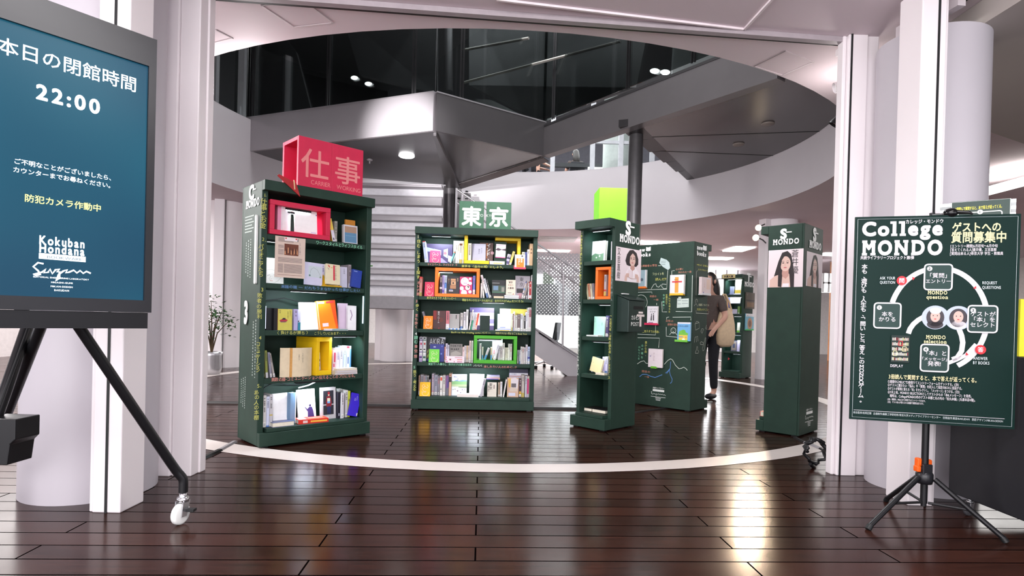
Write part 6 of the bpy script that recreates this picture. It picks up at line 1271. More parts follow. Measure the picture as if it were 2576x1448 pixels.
c = Bk.uv(1694, 831); f.arc(c[0], c[1], .032, 0, 360, .005); f.arc(c[0], c[1]-.07, .05, 20, 160, .005); f.disc(c[0]-.012, c[1]+.006, .003); f.disc(c[0]+.012, c[1]+.006, .003); f.arc(c[0], c[1]-.022, .01, 20, 160, .004)
c = Bk.uv(1612, 760); f.arc(c[0], c[1], .09, -40, 120, .005)
Bk.put(f, 'chalk_drawing', [(214, 222, 214), (96, 140, 206)], rough=.9)
credits(Bk, (1638, 971), (1674, 1010))
chalk(Sd, [('MELIC 定番の', 1753, 667, 5.5, CHALK_Y, False, 30), ('おすすめの一冊', 1756, 679, 5.5, CHALK_Y, False, 27), ('会議についての', 1757, 768, 6.5, (220, 224, 190), False, 27), ('知恵がすごい', 1753, 780, 6.5, CHALK_Y, False, 30)])
f = Flat(); ln(Sd, [(1754, 680), (1752, 684), (1751, 742)], .005); ln(Sd, [(1751, 780), (1751, 787), (1782, 789), (1783, 782)], .005); ln(Sd, [(1783, 681), (1783, 700)], .005)
c = Sd.uv(1752, 757); f.arc(c[0], c[1], .022, -30, 240, .004); ln(Sd, [(1746, 769), (1751, 763), (1755, 770)], .004)
for P in ([(1748, 814), (1750, 830), (1759, 825), (1759, 811), (1748, 814)], [(1750, 812), (1752, 808), (1757, 809), (1758, 811)], [(1763, 833), (1766, 826), (1770, 827), (1766, 838), (1763, 833)], [(1747, 861), (1748, 848), (1751, 846), (1752, 860)], [(1752, 847), (1755, 845), (1756, 858)], [(1761, 862), (1764, 859), (1769, 861), (1769, 866), (1762, 866), (1761, 862)], [(1776, 850), (1771, 880), (1768, 882), (1767, 876), (1774, 849), (1776, 850)], [(1749, 886), (1752, 879), (1753, 871), (1755, 872), (1755, 880), (1758, 884), (1756, 888), (1749, 888), (1749, 886)], [(1777, 817), (1775, 826), (1778, 828), (1778, 822)]): ln(Sd, P, .0045)
Sd.put(f, 'chalk_drawing', [(206, 212, 200)], rough=.9)
mounted(Bk, 1602, 1629, 680, 723, (150, 176, 186), 'blue grey book on the new-books case, partly hidden by the mailbox case', [('d', .6, .45, .12, (80, 96, 110)), ('r', .86, 0, 1, 1, (214, 216, 220))], (236, 120, 30), 'orange clip ledge under the blue grey book')
mounted(Bk, 1690, 1724, 692, 740, (240, 230, 236), 'white book with orange band clipped on the new-books case', [('r', .36, .08, .62, .88, (242, 160, 60)), ('r', .16, .6, .86, .68, (206, 60, 70)), ('t', '法学', .34, .59, .1, (206, 40, 60), 'h', .03), ('t', '東大の', .3, .72, .08, (90, 60, 60))], (240, 190, 30), 'yellow clip ledge under the white book with orange band', .03)
mounted(Bk, 1632, 1657, 770, 815, (244, 240, 246), 'white book with two drawn figures on the new-books case', [('t', 'ショージと', .1, .8, .12, (60, 56, 60)), ('t', 'タカオ', .24, .64, .13, (60, 56, 60)), ('p', [(.34, .2), (.38, .5), (.46, .5), (.48, .2)], (80, 76, 84)), ('p', [(.58, .2), (.56, .5), (.66, .52), (.68, .2)], (50, 46, 54)), ('d', .42, .55, .05, (80, 76, 84)), ('d', .61, .57, .05, (50, 46, 54)), ('r', .15, .06, .6, .1, (150, 120, 160))], (222, 40, 90), 'crimson clip ledge under the white book with two figures', .022, (1625, 1658))
mounted(Bk, 1708, 1739, 810, 858, (110, 176, 226), 'blue book with green hills clipped on the new-books case', [('r', 0, .92, 1, 1, (236, 236, 246)), ('p', [(.1, .3), (.14, .5), (.4, .6), (.6, .5), (.86, .4), (.8, .3)], (120, 196, 70)), ('d', .5, .5, .14, (110, 190, 66)), ('r', .12, .0, .8, .32, (236, 206, 90)), ('d', .68, .2, .06, (236, 150, 60)), ('d', .5, .06, .12, (250, 246, 236)), ('r', .1, .2, .45, .24, (120, 130, 200)), ('t', '少年の心理学', .06, .76, .1, (50, 70, 120))], (110, 196, 60), 'green clip ledge under the blue book', .022, (1701, 1733))
mounted(Bk, 1635, 1669, 876, 925, (242, 230, 236), 'plain white book lowest on the new-books case', [('t', '森と湖の国', .4, .8, .09, (190, 170, 176), 'v'), ('t', '小説', .24, .74, .07, (206, 190, 200), 'v'), ('d', .15, .6, .05, (180, 170, 200))], (110, 190, 50), 'green clip ledge under the plain white book', .022, (1641, 1655))
mounted(Sd, 1757, 1779, 696, 741, (232, 214, 214), 'white pink book clipped on the narrow side of the new-books case', [('r', .5, .3, .9, .9, (236, 206, 190)), ('t', 'ことば', .3, .8, .14, (206, 150, 130), 'v'), ('d', .2, .06, .06, (110, 100, 180))], (226, 226, 230), 'pale clip ledge on the narrow side of the new-books case', .035)
def note(face, pts, col, label, extra=None):
    m = MB(); P = [(*face.uv(*p), .0006) for p in pts]; m.prism(P, (0, 0, .003)); o = m.build('paper_note', mat(col, .7, 0, .05, 30), M=face.W.copy()); tag(o, label, 'paper note')
    f = Flat(); f.z = .004
    for i, (x0, x1, y) in enumerate(extra or []): a, b = face.uv(x0, y), face.uv(x1, y); f.rect(a[0], a[1]-.003, b[0], a[1]+.003)
    if extra: sheet(f, 'print', [(130, 150, 150)], o, Matrix.Identity(4))
note(Bk, [(1663, 648), (1677, 653), (1684, 660), (1686, 674), (1681, 679), (1668, 671), (1659, 661)], (196, 214, 214), 'pale speech-bubble paper note on the new-books case', [(1664, 1676, 657), (1663, 1675, 661), (1664, 1674, 665)])
note(Bk, [(1704, 750), (1707, 750), (1707, 746), (1714, 746), (1714, 751), (1733, 750), (1733, 772), (1703, 774)], (206, 220, 214), 'pale notepad paper with a printed tab on the new-books case', [(1705, 1713, 755), (1705, 1713, 764), (1716, 1731, 756), (1716, 1731, 763)])

# ---- far lit case
TT = Case('bookcase', 'far lit chalkboard case beside the warm clamp spotlights', (3.93, 11.113), (.7071, -.7071), .40, .50, 1.935, .09, .036)
FS = ["far lit case's bottom shelf", "far lit case's fourth shelf", "far lit case's third shelf", "far lit case's second shelf", "far lit case's top shelf"]
def tt(s, items): shelf_fill(TT, '', s, items, FS[s])
tt(4, [('F', 1836, 1846, 720, (160, 170, 206), 'small blue grey book', {'v': .15}), ('F', 1849, 1864, 703, (236, 232, 200), 'white and yellow cover', {'v': .16, 'art': [('r', 0, .1, 1, .3, (226, 196, 70))]})])
tt(3, [('F', 1824, 1835, 738, (60, 70, 130), 'dark blue book', {'v': .18}), ('F', 1837, 1862, 738, (240, 236, 246), 'bright white cover', {'v': .14, 'yb': 763}), ('F', 1836, 1854, 777, (180, 176, 196), 'low grey book', {'v': .11}), ('S', 1856, 1861, 770, (120, 170, 90), 'green book', {'v': .14})])
tt(2, [('F', 1824, 1838, 803, (110, 190, 190), 'turquoise cover with white shape', {'v': .14, 'art': [('d', .5, .3, .3, (226, 240, 240))]}), ('F', 1854, 1861, 811, (236, 240, 226), 'white and green book', {'v': .14, 'art': [('r', 0, 0, 1, .2, (120, 190, 60))]})])
tt(1, [('F', 1826, 1838, 849, (214, 220, 220), 'small white card book', {'v': .14, 'yb': 858}), ('F', 1839, 1853, 856, (90, 90, 110), 'dark patterned cover', {'v': .14, 'art': [('r', .1, .1, .9, .9, (150, 140, 130)), ('r', .3, .3, .7, .7, (70, 80, 110))]}), ('F', 1854, 1861, 855, (206, 200, 236), 'lilac book', {'v': .14})])
f = Flat(); bkp = Face(TT, (0, TT.D-.0215, 0), (1, 0, 0)); a = TT.front
g = TT.front; p = Face(TT, (0, .30, 0), (1, 0, 0))
for t_, x, y0, y1 in (('1.', 1827, 726, 702), ('3', 1822, 775, 753)):
    q0, q1 = p.uv(x, y0), p.uv(x, y1); f.text(t_, q0[0], q0[1], (q1[1]-q0[1])/.72, 0, .05, xs=.7)
q0 = p.uv(1821, 901); f.poly([(q0[0], q0[1]+.02), (q0[0]+.06, q0[1]+.02), (q0[0]+.06, q0[1]+.05), (q0[0]+.12, q0[1]), (q0[0]+.06, q0[1]-.05), (q0[0]+.06, q0[1]-.02), (q0[0], q0[1]-.02)], 1)
m = MB(); 
bkq = p.put(f, 'lettering', [(240, 240, 244), (226, 60, 70)])
for s, a_, b_, pw in ((4, .06, .34, 4), (3, .06, .34, 4), (2, .2, .36, 3), (1, .2, .36, 3), (0, .2, .36, 1.5)): TT.led(s, a_, b_, pw, v=.14)
logo(TT.right, 'T', (1872.5, 719), (1896, 719.5))
f = Flat(); a, b = TT.front.uv(1821, 692), TT.front.uv(1848, 703)
m = MB(); m.box((.02, -.004, TT.H-.07), (.27, -.001, TT.H+.01)); sg = m.build('sign', mat((216, 196, 140), .6), M=TT.M.copy()); tag(sg, 'small beige sign on the top edge of the far lit case', 'sign')
f.text('本屋大賞', .05, TT.H-.055, .045, 0, .04); f.rect(.05, TT.H-.005, .2, TT.H); sheet(f, 'lettering', [(60, 50, 46)], sg, frame((0, -.004, 0), (1, 0, 0), (0, 0, 1)))
mounted(TT.right, 1874, 1894, 734.5, 777, (84, 76, 64), 'dark brown leaflet on the side of the far lit case', [('r', 0, .48, 1, .54, (40, 36, 34)), ('t', 'T', .1, .8, .12, (206, 196, 170)), ('r', .1, .1, .9, .4, (130, 104, 76))], None)
mounted(TT.right, 1873, 1892, 788, 829, (120, 176, 196), 'pale blue magazine on the side of the far lit case', [('r', 0, .82, 1, 1, (226, 226, 226)), ('d', .5, .38, .3, (196, 150, 110)), ('d', .5, .38, .18, (130, 90, 70)), ('t', 'mag', .1, .85, .12, (60, 70, 80))], (70, 190, 90), 'green band ledge at the magazine on the far lit case', .02)
# ================================================================ SIGNAGE SCREEN ON THE LEFT
BLK = mat((24, 24, 27), .35, .2, .05, 20); BLK2 = mat((34, 34, 38), .3, .1, .05, 20); CHR = mat((206, 206, 210), .18, .9, .03, 20)
R0 = at_y(380, 826, 2.45); dv = Vector((.602, .799, 0)).normalized(); MW_ = .79
og = Vector((R0.x, R0.y, R0.z)) - dv*MW_
SF = Face(None, og, dv); top_ = SF.uv(411, 106)[1]; bar_ = SF.uv(378, 786)[1]
mon = thing('signage_screen', 'tall black digital signage screen with blue-green closing-time notice on a wheeled stand', 'screen', M=SF.M.copy())
x1s, y0s = SF.uv(357, 755); x2s, y1s = SF.uv(381, 168); xr_ = (x1s+x2s)/2; xl_ = MW_-xr_
m = MB(); zf = -.012
for p, q in (((0, bar_, -.09), (MW_, y0s, 0)), ((0, y1s, -.09), (MW_, top_, 0)), ((0, y0s, -.09), (xl_, y1s, 0)), ((xr_, y0s, -.09), (MW_, y1s, 0))): m.box(p, q)
m.box((xl_, y0s, -.09), (xr_, y1s, -.03)); m.build('housing', BLK2, mon)
MB().box((.012, 0, -.075), (MW_-.012, bar_-.001, -.004)).build('lower_bar', BLK, mon)
def screen_mat():
    m = bpy.data.materials.new('screen_glow'); m.use_nodes = True; nt = m.node_tree; b = nt.nodes['Principled BSDF']
    tc = nt.nodes.new('ShaderNodeTexCoord'); n = nt.nodes.new('ShaderNodeTexNoise'); n.inputs['Scale'].default_value = 1.1; n.inputs['Detail'].default_value = 1
    r = nt.nodes.new('ShaderNodeValToRGB'); r.color_ramp.elements[0].color = (*lin((14, 66, 96)), 1); r.color_ramp.elements[1].color = (*lin((28, 112, 134)), 1)
    r.color_ramp.elements[0].position = .3; r.color_ramp.elements[1].position = .75
    nt.links.new(tc.outputs['Object'], n.inputs['Vector']); nt.links.new(n.outputs['Fac'], r.inputs['Fac']); nt.links.new(r.outputs['Color'], b.inputs['Emission Color'])
    b.inputs['Emission Strength'].default_value = .42; b.inputs['Base Color'].default_value = (.01, .02, .03, 1); b.inputs['Roughness'].default_value = .25; b.inputs['Specular IOR Level'].default_value = .08
    return m
MB().box((xl_, y0s, -.0299), (xr_, y1s, -.012)).build('display', screen_mat(), mon)
f = Flat(); f.z = -.0112
U = SF.uv
def ln_(t, l, r, size, c=0, bold=.02, asc=.8, rgt=True):
    a, b = U(*l), U(*r); f.text(t, a[0], b[1], (b[0]-a[0])/len(t)*1.02, c, bold, width=b[0]-a[0])
sz = (U(345, 190)[1]-U(345, 232)[1])
ln_('本日の閉館時間', (-8, 128), (348, 229), sz*1.12, bold=.008)
sz = (U(262, 250)[1]-U(262, 287)[1]); f.text('22:00', U(92, 262)[0], U(262, 288)[1], sz*1.32, 0, .035, width=U(262, 288)[0]-U(92, 262)[0])
ln_('ご不明なことがございましたら、', (36, 412), (292, 454), .052, bold=.012); ln_('カウンターまでお尋ねください。', (34, 430), (290, 473), .052, bold=.012)
ln_('防犯カメラ作動中', (63, 505), (258, 531), .072, 1, .012)
a = U(101, 616); b = U(219, 624); f.text('Kokuban', a[0], b[1], .045, 0, .035, width=b[0]-a[0]); a = U(101, 636); b = U(219, 643); f.text('Hondana', a[0], b[1], .045, 0, .035, width=b[0]-a[0])
a = U(100, 651); b = U(218, 659); f.rect(a[0], b[1], b[0], b[1]+.021); f.up(); f.text('BOOKWARE', a[0]+.025, b[1]+.004, .014, 2, 0, width=(b[0]-a[0])*.75)
pts = [(112, 663), (98, 660), (86, 670), (98, 680), (104, 690), (92, 692), (86, 690), (108, 684), (118, 676), (113, 686), (124, 684), (128, 676), (134, 688), (142, 678), (152, 676), (146, 684), (152, 682), (152, 700), (144, 706), (150, 690), (162, 681), (172, 678), (168, 686), (176, 684), (188, 679), (196, 686), (204, 680), (212, 687), (220, 682), (231, 687)]
f.line([U(*p) for p in pts], .006)
for t, l, r in (('EDITORIAL ENGINEERING LABORATORY', (86, 698), (227, 705)), ('HIGASHI-GUMI', (131, 711), (186, 714)), ('MIKAN-DESIGN', (130, 721), (186, 724)), ('BAKUDAN', (139, 731), (177, 733))):
    a, b = U(*l), U(*r); f.text(t, a[0], b[1], (b[0]-a[0])/(len(t)*.70), 0, .02, width=b[0]-a[0])
sheet(f, 'lettering', [mat((236, 246, 250), .5, 0, 0, emit=.42), mat((238, 238, 130), .5, 0, 0, emit=.4), mat((14, 70, 96), .5, 0, 0)], mon, Matrix.Identity(4))
# stand
std = thing('screen_stand', 'black tubular wheeled stand under the signage screen with a white caster', 'stand')
foot = at_z(459, 1316, 0); back = og+dv*MW_*.5 - Vector((.799, -.602, 0))*.13
hd = Vector((back.x, back.y, 0))
def leg(pts, r=.021):
    P = []
    for i in range(len(pts)-1):
        a, b = Vector(pts[i]), Vector(pts[i+1])
        for k in range(6): P.append(a.lerp(b, k/6))
    P.append(Vector(pts[-1])); 
    for _ in range(2): P = [P[0]]+[(P[i-1]+P[i]*2+P[i+1])/4 for i in range(1, len(P)-1)]+[P[-1]]
    return MB().tube(P, r, 12)
k0 = at_y(186, 822, 2.36)
def caster(x, y, par, ang=0., s=1., wheel=(236, 238, 236)):
    q = MB(); q.lathe([(.0, .105*s), (.026*s, .105*s), (.026*s, .125*s), (0, .125*s)], (x, y, 0), 16); q.lathe([(.016*s, .125*s), (.016*s, .15*s), (0, .15*s)], (x, y, 0), 12)
    c, d = math.cos(ang), math.sin(ang); t = Vector((-d, c, 0))
    for k in (-1, 1):
        o = Vector((x, y, 0))+t*.019*s*k; q.prism([o+Vector((c*.022*s, d*.022*s, .108*s)), o-Vector((c*.022*s, d*.022*s, -.108*s)), o-Vector((c*.03*s, d*.03*s, -.04*s)), o+Vector((0, 0, .038*s))], t*.003*k)
    cs = q.build('caster', CHR, par)
    w = MB(); R = []
    ax = t; P = Vector((x-c*.014*s, y-d*.014*s, .05*s)); n = 24; vs = []; fs = []
    for j, (dx, rr) in enumerate(((-.014, .040), (-.010, .049), (.010, .049), (.014, .040))):
        for k in range(n):
            a = 2*PI*k/n; vs.append(P+ax*dx*s+Vector((c*math.cos(a), d*math.cos(a), math.sin(a)))*rr*s)
    for j in range(3):
        for k in range(n): fs.append((j*n+k, j*n+(k+1) % n, (j+1)*n+(k+1) % n, (j+1)*n+k))
    fs += [tuple(range(n-1, -1, -1)), tuple(range(3*n, 4*n))]
    w.add(vs, fs, 0, True); w.build('wheel', mat(wheel, .4), cs)
    return cs
leg([(k0.x, k0.y, k0.z+.03), (foot.x-.03, foot.y-.02, .26), (foot.x, foot.y, .21), (foot.x, foot.y, .148)]).build('leg', BLK, std)
caster(foot.x, foot.y, std, 1.35); q = MB(); q.box((foot.x+.02, foot.y-.01, .058), (foot.x+.055, foot.y+.02, .07)); q.build('brake_pedal', GASKET, std)
f2 = Vector((-2.50, 2.80, 0)); 
leg([(k0.x-.16, k0.y+.05, k0.z+.03), (f2.x+.06, f2.y-.05, .26), (f2.x, f2.y, .21), (f2.x, f2.y, .148)]).build('leg', BLK, std); caster(f2.x, f2.y, std, .4)
p0, p1 = at_y(138*.53, 826, 2.5), at_y(5, 1010, 2.35)
leg([(p0.x, p0.y, p0.z+.03), (p1.x, p1.y, p1.z), (p1.x-.06, p1.y-.1, .22), (p1.x-.06, p1.y-.1, .148)], .022).build('leg', BLK, std); caster(p1.x-.06, p1.y-.1, std, .9)
a, b = at_y(-40, 1165, 2.3), at_y(50, 1052, 2.3); m = MB(); m.prism([(a.x, 2.28, a.z), (b.x-.03, 2.28, a.z), (b.x-.02, 2.28, (a.z+b.z)/2-.01), (b.x, 2.28, (a.z+b.z)/2+.01), (b.x, 2.28, b.z), (a.x, 2.28, b.z)], (0, .12, 0)); m.build('player_box', BLK, std, bevel=.004)
MB().tube([(k0.x, k0.y, k0.z+.03), (hd.x, hd.y, .93), (hd.x, hd.y, 1.5)], .024, 10).build('mast', BLK, std)
MB().tube([p0+Vector((.02, -.03, 0)), p0.lerp(p1, .4)+Vector((.03, -.04, .0)), p1+Vector((.03, -.05, -.02))], .006, 6).build('power_cable', GASKET, std)

# ================================================================ POSTER ON A TRIPOD, RIGHT
tl, tr = at_y(2152, 543, 3.007), at_y(2569, 540, 2.813); zt = (tl.z+tr.z)/2
dp = Vector((tr.x-tl.x, tr.y-tl.y, 0)).normalized()
PF = Face(None, Vector((tl.x, tl.y, 0)), dp); pw = (Vector((tr.x, tr.y, 0))-Vector((tl.x, tl.y, 0))).length; pb = (PF.uv(2131, 1050)[1]+PF.uv(2545, 1082)[1])/2
pos = thing('poster_board', 'dark green event poster board clipped to a tripod, headed College MONDO', 'poster', M=PF.M.copy())
MB().box((0, pb, -.012), (pw, zt, 0)).build('board', mat((12, 38, 34), .4, 0, .05, 6, spec=.12), pos)
f = Flat(); V = lambda x, y: PF.uv(2100+x*.428, 480+y*.428)
k_ = abs(V(0, 600)[1]-V(0, 500)[1])/100   # metres per crop pixel
WHc, CRM, REDc, GRN, GY_, SKN, HAIR = range(7)
b_ = .012
f.line([(b_, pb+b_), (pw-b_, pb+b_), (pw-b_, zt-b_), (b_, zt-b_)], .0015, GY_, True)
def pt(t, x0, x1, y, size, c=WHc, bold=.02, slab=False):
    a, b = V(x0, y), V(x1, y); (f.slab if slab else f.text)(t, a[0], a[1], size*k_, c, bold, width=b[0]-a[0])
pt('College', 157, 640, 262, 108, WHc, .05, True); pt('MONDO', 152, 637, 374, 112, WHc, .05, True)
pt('カレッジ・モンドウ', 415, 640, 191, 26, WHc, .02); pt('共読ライブラリープロジェクト第1弾', 150, 466, 401, 22, WHc, .02)
pt('ゲストへの', 688, 980, 237, 58, CRM, .03); pt('質問募集中', 682, 1012, 299, 66, CRM, .025)
pt('[エントリー期間]6月初旬〜6月中旬', 680, 958, 332, 20, WHc, .01); pt('[答えてくれる人]蒼井優、又吉直樹', 679, 950, 354, 20, WHc, .01); pt('[質問出来る人]帝京大学 学生・教職員', 677, 990, 376, 20, WHc, .01)
a, b = V(160, 430), V(128, 1240); t_ = '本も、遊びも、人生も、「問い」と「答え」のMONDOゲーム。'; n_ = sum(1 if wide(c) else .82 for c in t_)
s_ = 31*k_; f.text(t_, a[0]+.012, a[1], s_, WHc, .02, vert=True, lead=(a[1]-b[1])/(n_*s_))
cx, cy = V(603, 752); R_ = 287*k_
sx = (V(905, 700)[0]-V(305, 700)[0])/(600*k_)
f.arc(cx, cy, R_*sx, 162, -64, 27*k_, WHc, 48, R_); f.up()
f.line([V(*p) for p in ((690, 990), (720, 978), (745, 940), (752, 890), (745, 850), (730, 812))], 26*k_, WHc); f.line([V(*p) for p in ((432, 838), (442, 810), (462, 782), (490, 758), (525, 738))], 26*k_, WHc)
f.line([V(*p) for p in ((668, 1010), (720, 990), (770, 965), (830, 900))], 20*k_, WHc)
for x, y, cset in ((590, 743, 0), (725, 746, 1)):
    d = V(x, y); f.up(); f.disc(d[0], d[1], 67*k_, None, 8, 32); f.up(); f.disc(d[0], d[1]-.0, 44*k_, 52*k_, HAIR); f.disc(d[0], d[1]-40*k_, 40*k_, 24*k_, HAIR if cset == 0 else WHc); f.up(); f.disc(d[0], d[1]+6*k_, 24*k_, 32*k_, SKN)
    f.up()
    if cset == 0: f.disc(d[0], d[1]+38*k_, 28*k_, 18*k_, GY_)
    for s in (-1, 1): f.disc(d[0]+s*10*k_, d[1]+10*k_, 3*k_, None, HAIR)
    f.disc(d[0], d[1]-9*k_, 6*k_, 2.5*k_, REDc)
f.up()
for i, (x0, y0, x1, y1, ls) in enumerate(((228, 660, 388, 803, ('本を', 'かりる')), (523, 432, 690, 580, ('「質問」', 'エントリー')), (778, 676, 955, 828, ('ゲストが', '「本」を', 'セレクト')), (500, 905, 668, 1056, ('「本」と', '「メッセージ」', '発表!')))):
    a, b = V(x0, y1), V(x1, y0); f.rrect(a[0], a[1], b[0], b[1], 16*k_, 8*k_, WHc, 7)
    d = V(x0+33, y0+25); f.up(); f.disc(d[0], d[1], 13*k_, None, WHc); f.up(); f.text(str(i+1), d[0], d[1]-8*k_, 22*k_, 7, .02, 'C')
    n = len(ls); c = V((x0+x1)/2, (y0+y1)/2+ (8 if n < 3 else 4))
    for j, t in enumerate(ls): f.text(t, c[0], c[1]+((n-1)/2-j)*30*k_-10*k_, (30 if len(t) < 5 else 25 if len(t) < 7 else 21)*k_, WHc, .012, 'C')
for x, y, t in ((391, 527, '問'), (853, 932, '答')):
    d = V(x, y); f.up(); f.disc(d[0], d[1], 26*k_, None, REDc); f.up(); f.text(t, d[0], d[1]-11*k_, 30*k_, WHc, .02, 'C')
for q in (((452, 505), (468, 512), (456, 526)), ((826, 558), (808, 574), (828, 574)), ((768, 946), (782, 962), (764, 966))): f.up(); f.poly([V(*p) for p in q], REDc)
pt('ASK YOUR', 262, 354, 520, 22, GY_, .02); pt('QUESTION', 262, 353, 545, 22, GY_, .02); pt('REQUEST', 863, 951, 548, 22, GY_, .02); pt('QUESTIONS', 862, 973, 575, 22, GY_, .02)
pt('ANSWER', 809, 896, 990, 23, GY_, .02); pt('BY BOOKS', 808, 906, 1016, 23, GY_, .02); pt('DISPLAY', 323, 399, 1033, 22, WHc, .02)
pt('MONDO', 541, 658, 607, 28, CRM, .03, True); pt('question', 534, 664, 633, 28, CRM, .03, True); pt('MONDO', 531, 648, 867, 28, CRM, .03, True); pt('selection', 519, 656, 892, 28, CRM, .03, True)
a, b = V(325, 1004), V(438, 850); f.up(); f.rect(a[0], a[1], b[0], b[1], 9); f.up()
for r in range(5):
    for c in range(13):
        x = a[0]+(b[0]-a[0])*(.06+.069*c); y = a[1]+(b[1]-a[1])*(.07+.185*r); f.rect(x, y, x+(b[0]-a[0])*.045, y+(b[1]-a[1])*rnd.uniform(.08, .12), rnd.choice([10, 10, 11, SKN, CRM]))
for x, y, c in ((.42, .62, REDc), (.62, .42, CRM), (.12, .25, CRM)):
    f.up(); X, Y_ = a[0]+(b[0]-a[0])*x, a[1]+(b[1]-a[1])*y; f.rrect(X, Y_, X+.016, Y_+.022, .001, .003, c)
pt('3冊読んで質問すると、本で答えが返ってくる。', 313, 845, 1100, 30, CRM, .02)
for t, x1, y in (('①期間中にMELICで3冊借りてエントリーフォームをゲットする。(注1)', 725, 1125), ('②ゲストに聞きたい「悩み」や「質問」を記入して指定のBOXに投函する。', 752, 1145), ('③ゲストが質問に答える「本」をセレクトし、「メッセージ」をつける。(注2)', 730, 1166), ('④7月上旬、MONDO SELECTIONとしてゲストからの「本&メッセージ」を発表。', 808, 1187), ('　場所は、CollegeMONDO内のゲスト本棚と丸の内の「松丸本舗」(丸善本店4階)。', 830, 1208)): pt(t, 308, x1, y, 19, WHc, .01)
pt('(注1)　期間内、MELICから何冊でもエントリーできます。', 306, 535, 1226, 13, WHc, .01); pt('(注2)　ゲスト各人が答えられる範囲で質問を絞ります。', 306, 525, 1242, 13, WHc, .01)
a, b = V(108, 1284), V(1003, 1340); f.line([(a[0], a[1]), (pw-.045, a[1])], .002, WHc)
pt('総合監修:松岡正剛　企画制作:編集工学研究所/帝京大学メディアライブラリーセンター　空間造作:東亜/BAKUDAN　意匠デザイン:MIKAN-DESIGN', 106, 985, 1304, 15, GY_, .0)
sheet(f, 'poster_print', [(214, 208, 214), (214, 206, 160), (196, 40, 50), (150, 170, 168), (196, 206, 208), (206, 170, 160), (60, 54, 60), (24, 54, 50), (176, 186, 206), (14, 36, 32), (216, 210, 200), (120, 40, 46)], pos, Matrix.Identity(4), rough=.5)
# tripod
tp = Vector((2.15, 3.035, 0)); tri = thing('tripod_stand', 'black tripod stand with orange clamps holding the poster board', 'tripod')
hz_ = at_y(2328, 1205, 3.035).z; lo_ = at_y(2328, 1262, 3.035).z
MB().tube([(tp.x, tp.y, lo_-.02), (tp.x, tp.y, 1.60)], [.013, .013], 12).build('pole', BLK, tri); MB().tube([(tp.x, tp.y, lo_-.005), (tp.x, tp.y, 1.05)], .0165, 12).build('pole_sleeve', BLK, tri)
FT = [at_z(2183, 1333, 0), at_z(2532, 1366, 0), Vector((2.19, 3.40, 0))]
m = MB(); m.lathe([(0, hz_-.02), (.035, hz_-.02), (.04, hz_), (.04, hz_+.03), (.03, hz_+.045), (0, hz_+.045)], (tp.x, tp.y, 0), 16); m.build('hub', BLK2, tri)
for p in FT:
    d = (Vector((p.x, p.y, 0))-tp).normalized(); h0 = tp+d*.045+Vector((0, 0, hz_+.01)); e = Vector((p.x, p.y, .012))
    lg = MB().tube([h0, e+(h0-e)*.03], .0125, 10).build('leg', BLK, tri); MB().tube([e+(h0-e)*.05, e-Vector((0, 0, .008))], .0145, 10).build('rubber_foot', GASKET, lg)
    mid = h0.lerp(e, .52); MB().tube([tp+d*.02+Vector((0, 0, lo_)), mid], .007, 8).build('brace', mat((60, 60, 62), .3, .6), tri)
    q = MB(); q.ell(mid, (.008, .008, .008)); q.build('rivet', CHR, tri)
OR = mat((238, 96, 24), .4); z1 = at_y(2328, 1180, 3.03).z
q = MB(); q.box((tp.x+.0, tp.y+.018, z1-.035), (tp.x+.055, tp.y+.05, z1+.045)); q.build('orange_clamp', OR, tri, bevel=.008)
q = MB(); q.box((tp.x-.05, tp.y-.02, z1-.012), (tp.x-.03, tp.y+.015, z1+.018)); q.build('orange_lever', OR, tri, bevel=.005); q = MB(); q.box((tp.x-.035, tp.y+.0, z1+.01), (tp.x-.012, tp.y+.03, z1+.055)); q.build('orange_clamp', OR, tri, bevel=.006)
q = MB(); q.box((tp.x-.028, tp.y-.03, z1-.025), (tp.x+.022, tp.y-.0175, z1+.03)); q.build('clamp_bracket', BLK2, tri, bevel=.004)
cl = at_y(2352, 534, 2.88); q = MB(); q.ell((tp.x, cl.y+.03, zt+.012), (.03, .034, .026), 16, 10); q.tube([(tp.x, cl.y+.03, zt+.02), (tp.x+.05, cl.y-.025, zt+.008), (tp.x+.065, cl.y-.03, zt)], [.012, .008, .004], 8); q.tube([(tp.x, cl.y+.04, zt+.005), (tp.x, tp.y, 1.585)], .012, 8); q.build('top_clip', mat((18, 18, 20), .15), tri)
# black case on casters with the display board on it
fc = thing('equipment_case', 'large black equipment case on casters behind the poster tripod', 'case')
ca, cb_ = at_y(2385, 1236, 3.26), 2.40; zb_ = ca.z; X0 = ca.x
MB().box((X0, cb_, zb_), (X0+.62, 3.26, .88)).build('body', mat((26, 26, 31), .55, 0, .08, 40), fc, bevel=.006)
for x, y in ((X0+.06, 3.18), (X0+.06, cb_+.06), (X0+.56, 3.18), (X0+.56, cb_+.06)):
    c = caster(x, y, fc, .3, min(.95, (zb_-.004)/.15), (70, 70, 74))
q = MB(); q.tube([(X0-.001, 2.62, .22), (X0-.025, 2.62, .22), (X0-.025, 2.62, .34), (X0-.001, 2.62, .34)], .007, 8); q.build('handle', CHR, fc)
DB = Face(None, at_y(2366, 560, 3.16), (at_y(2556, 560, 2.98)-at_y(2366, 560, 3.16)).xy.to_3d()); zb0 = .8805
a, b = DB.uv(2366, 494), DB.uv(2556, 520); wz = b[0]-a[0]; y0 = zb0-DB.o.z; y1 = (a[1]+b[1])/2
db = thing('display_board', 'silver ribbed display board with a green notice standing on the black case', 'display board', M=DB.M.copy())
m = MB(); n = 46; vs = []; fs = []
for k in range(n+1):
    y = y0+(y1-y0)*k/n; z = .004*(k % 2); vs += [(a[0], y, z), (b[0], y, z), (a[0], y, -.012), (b[0], y, -.012)]
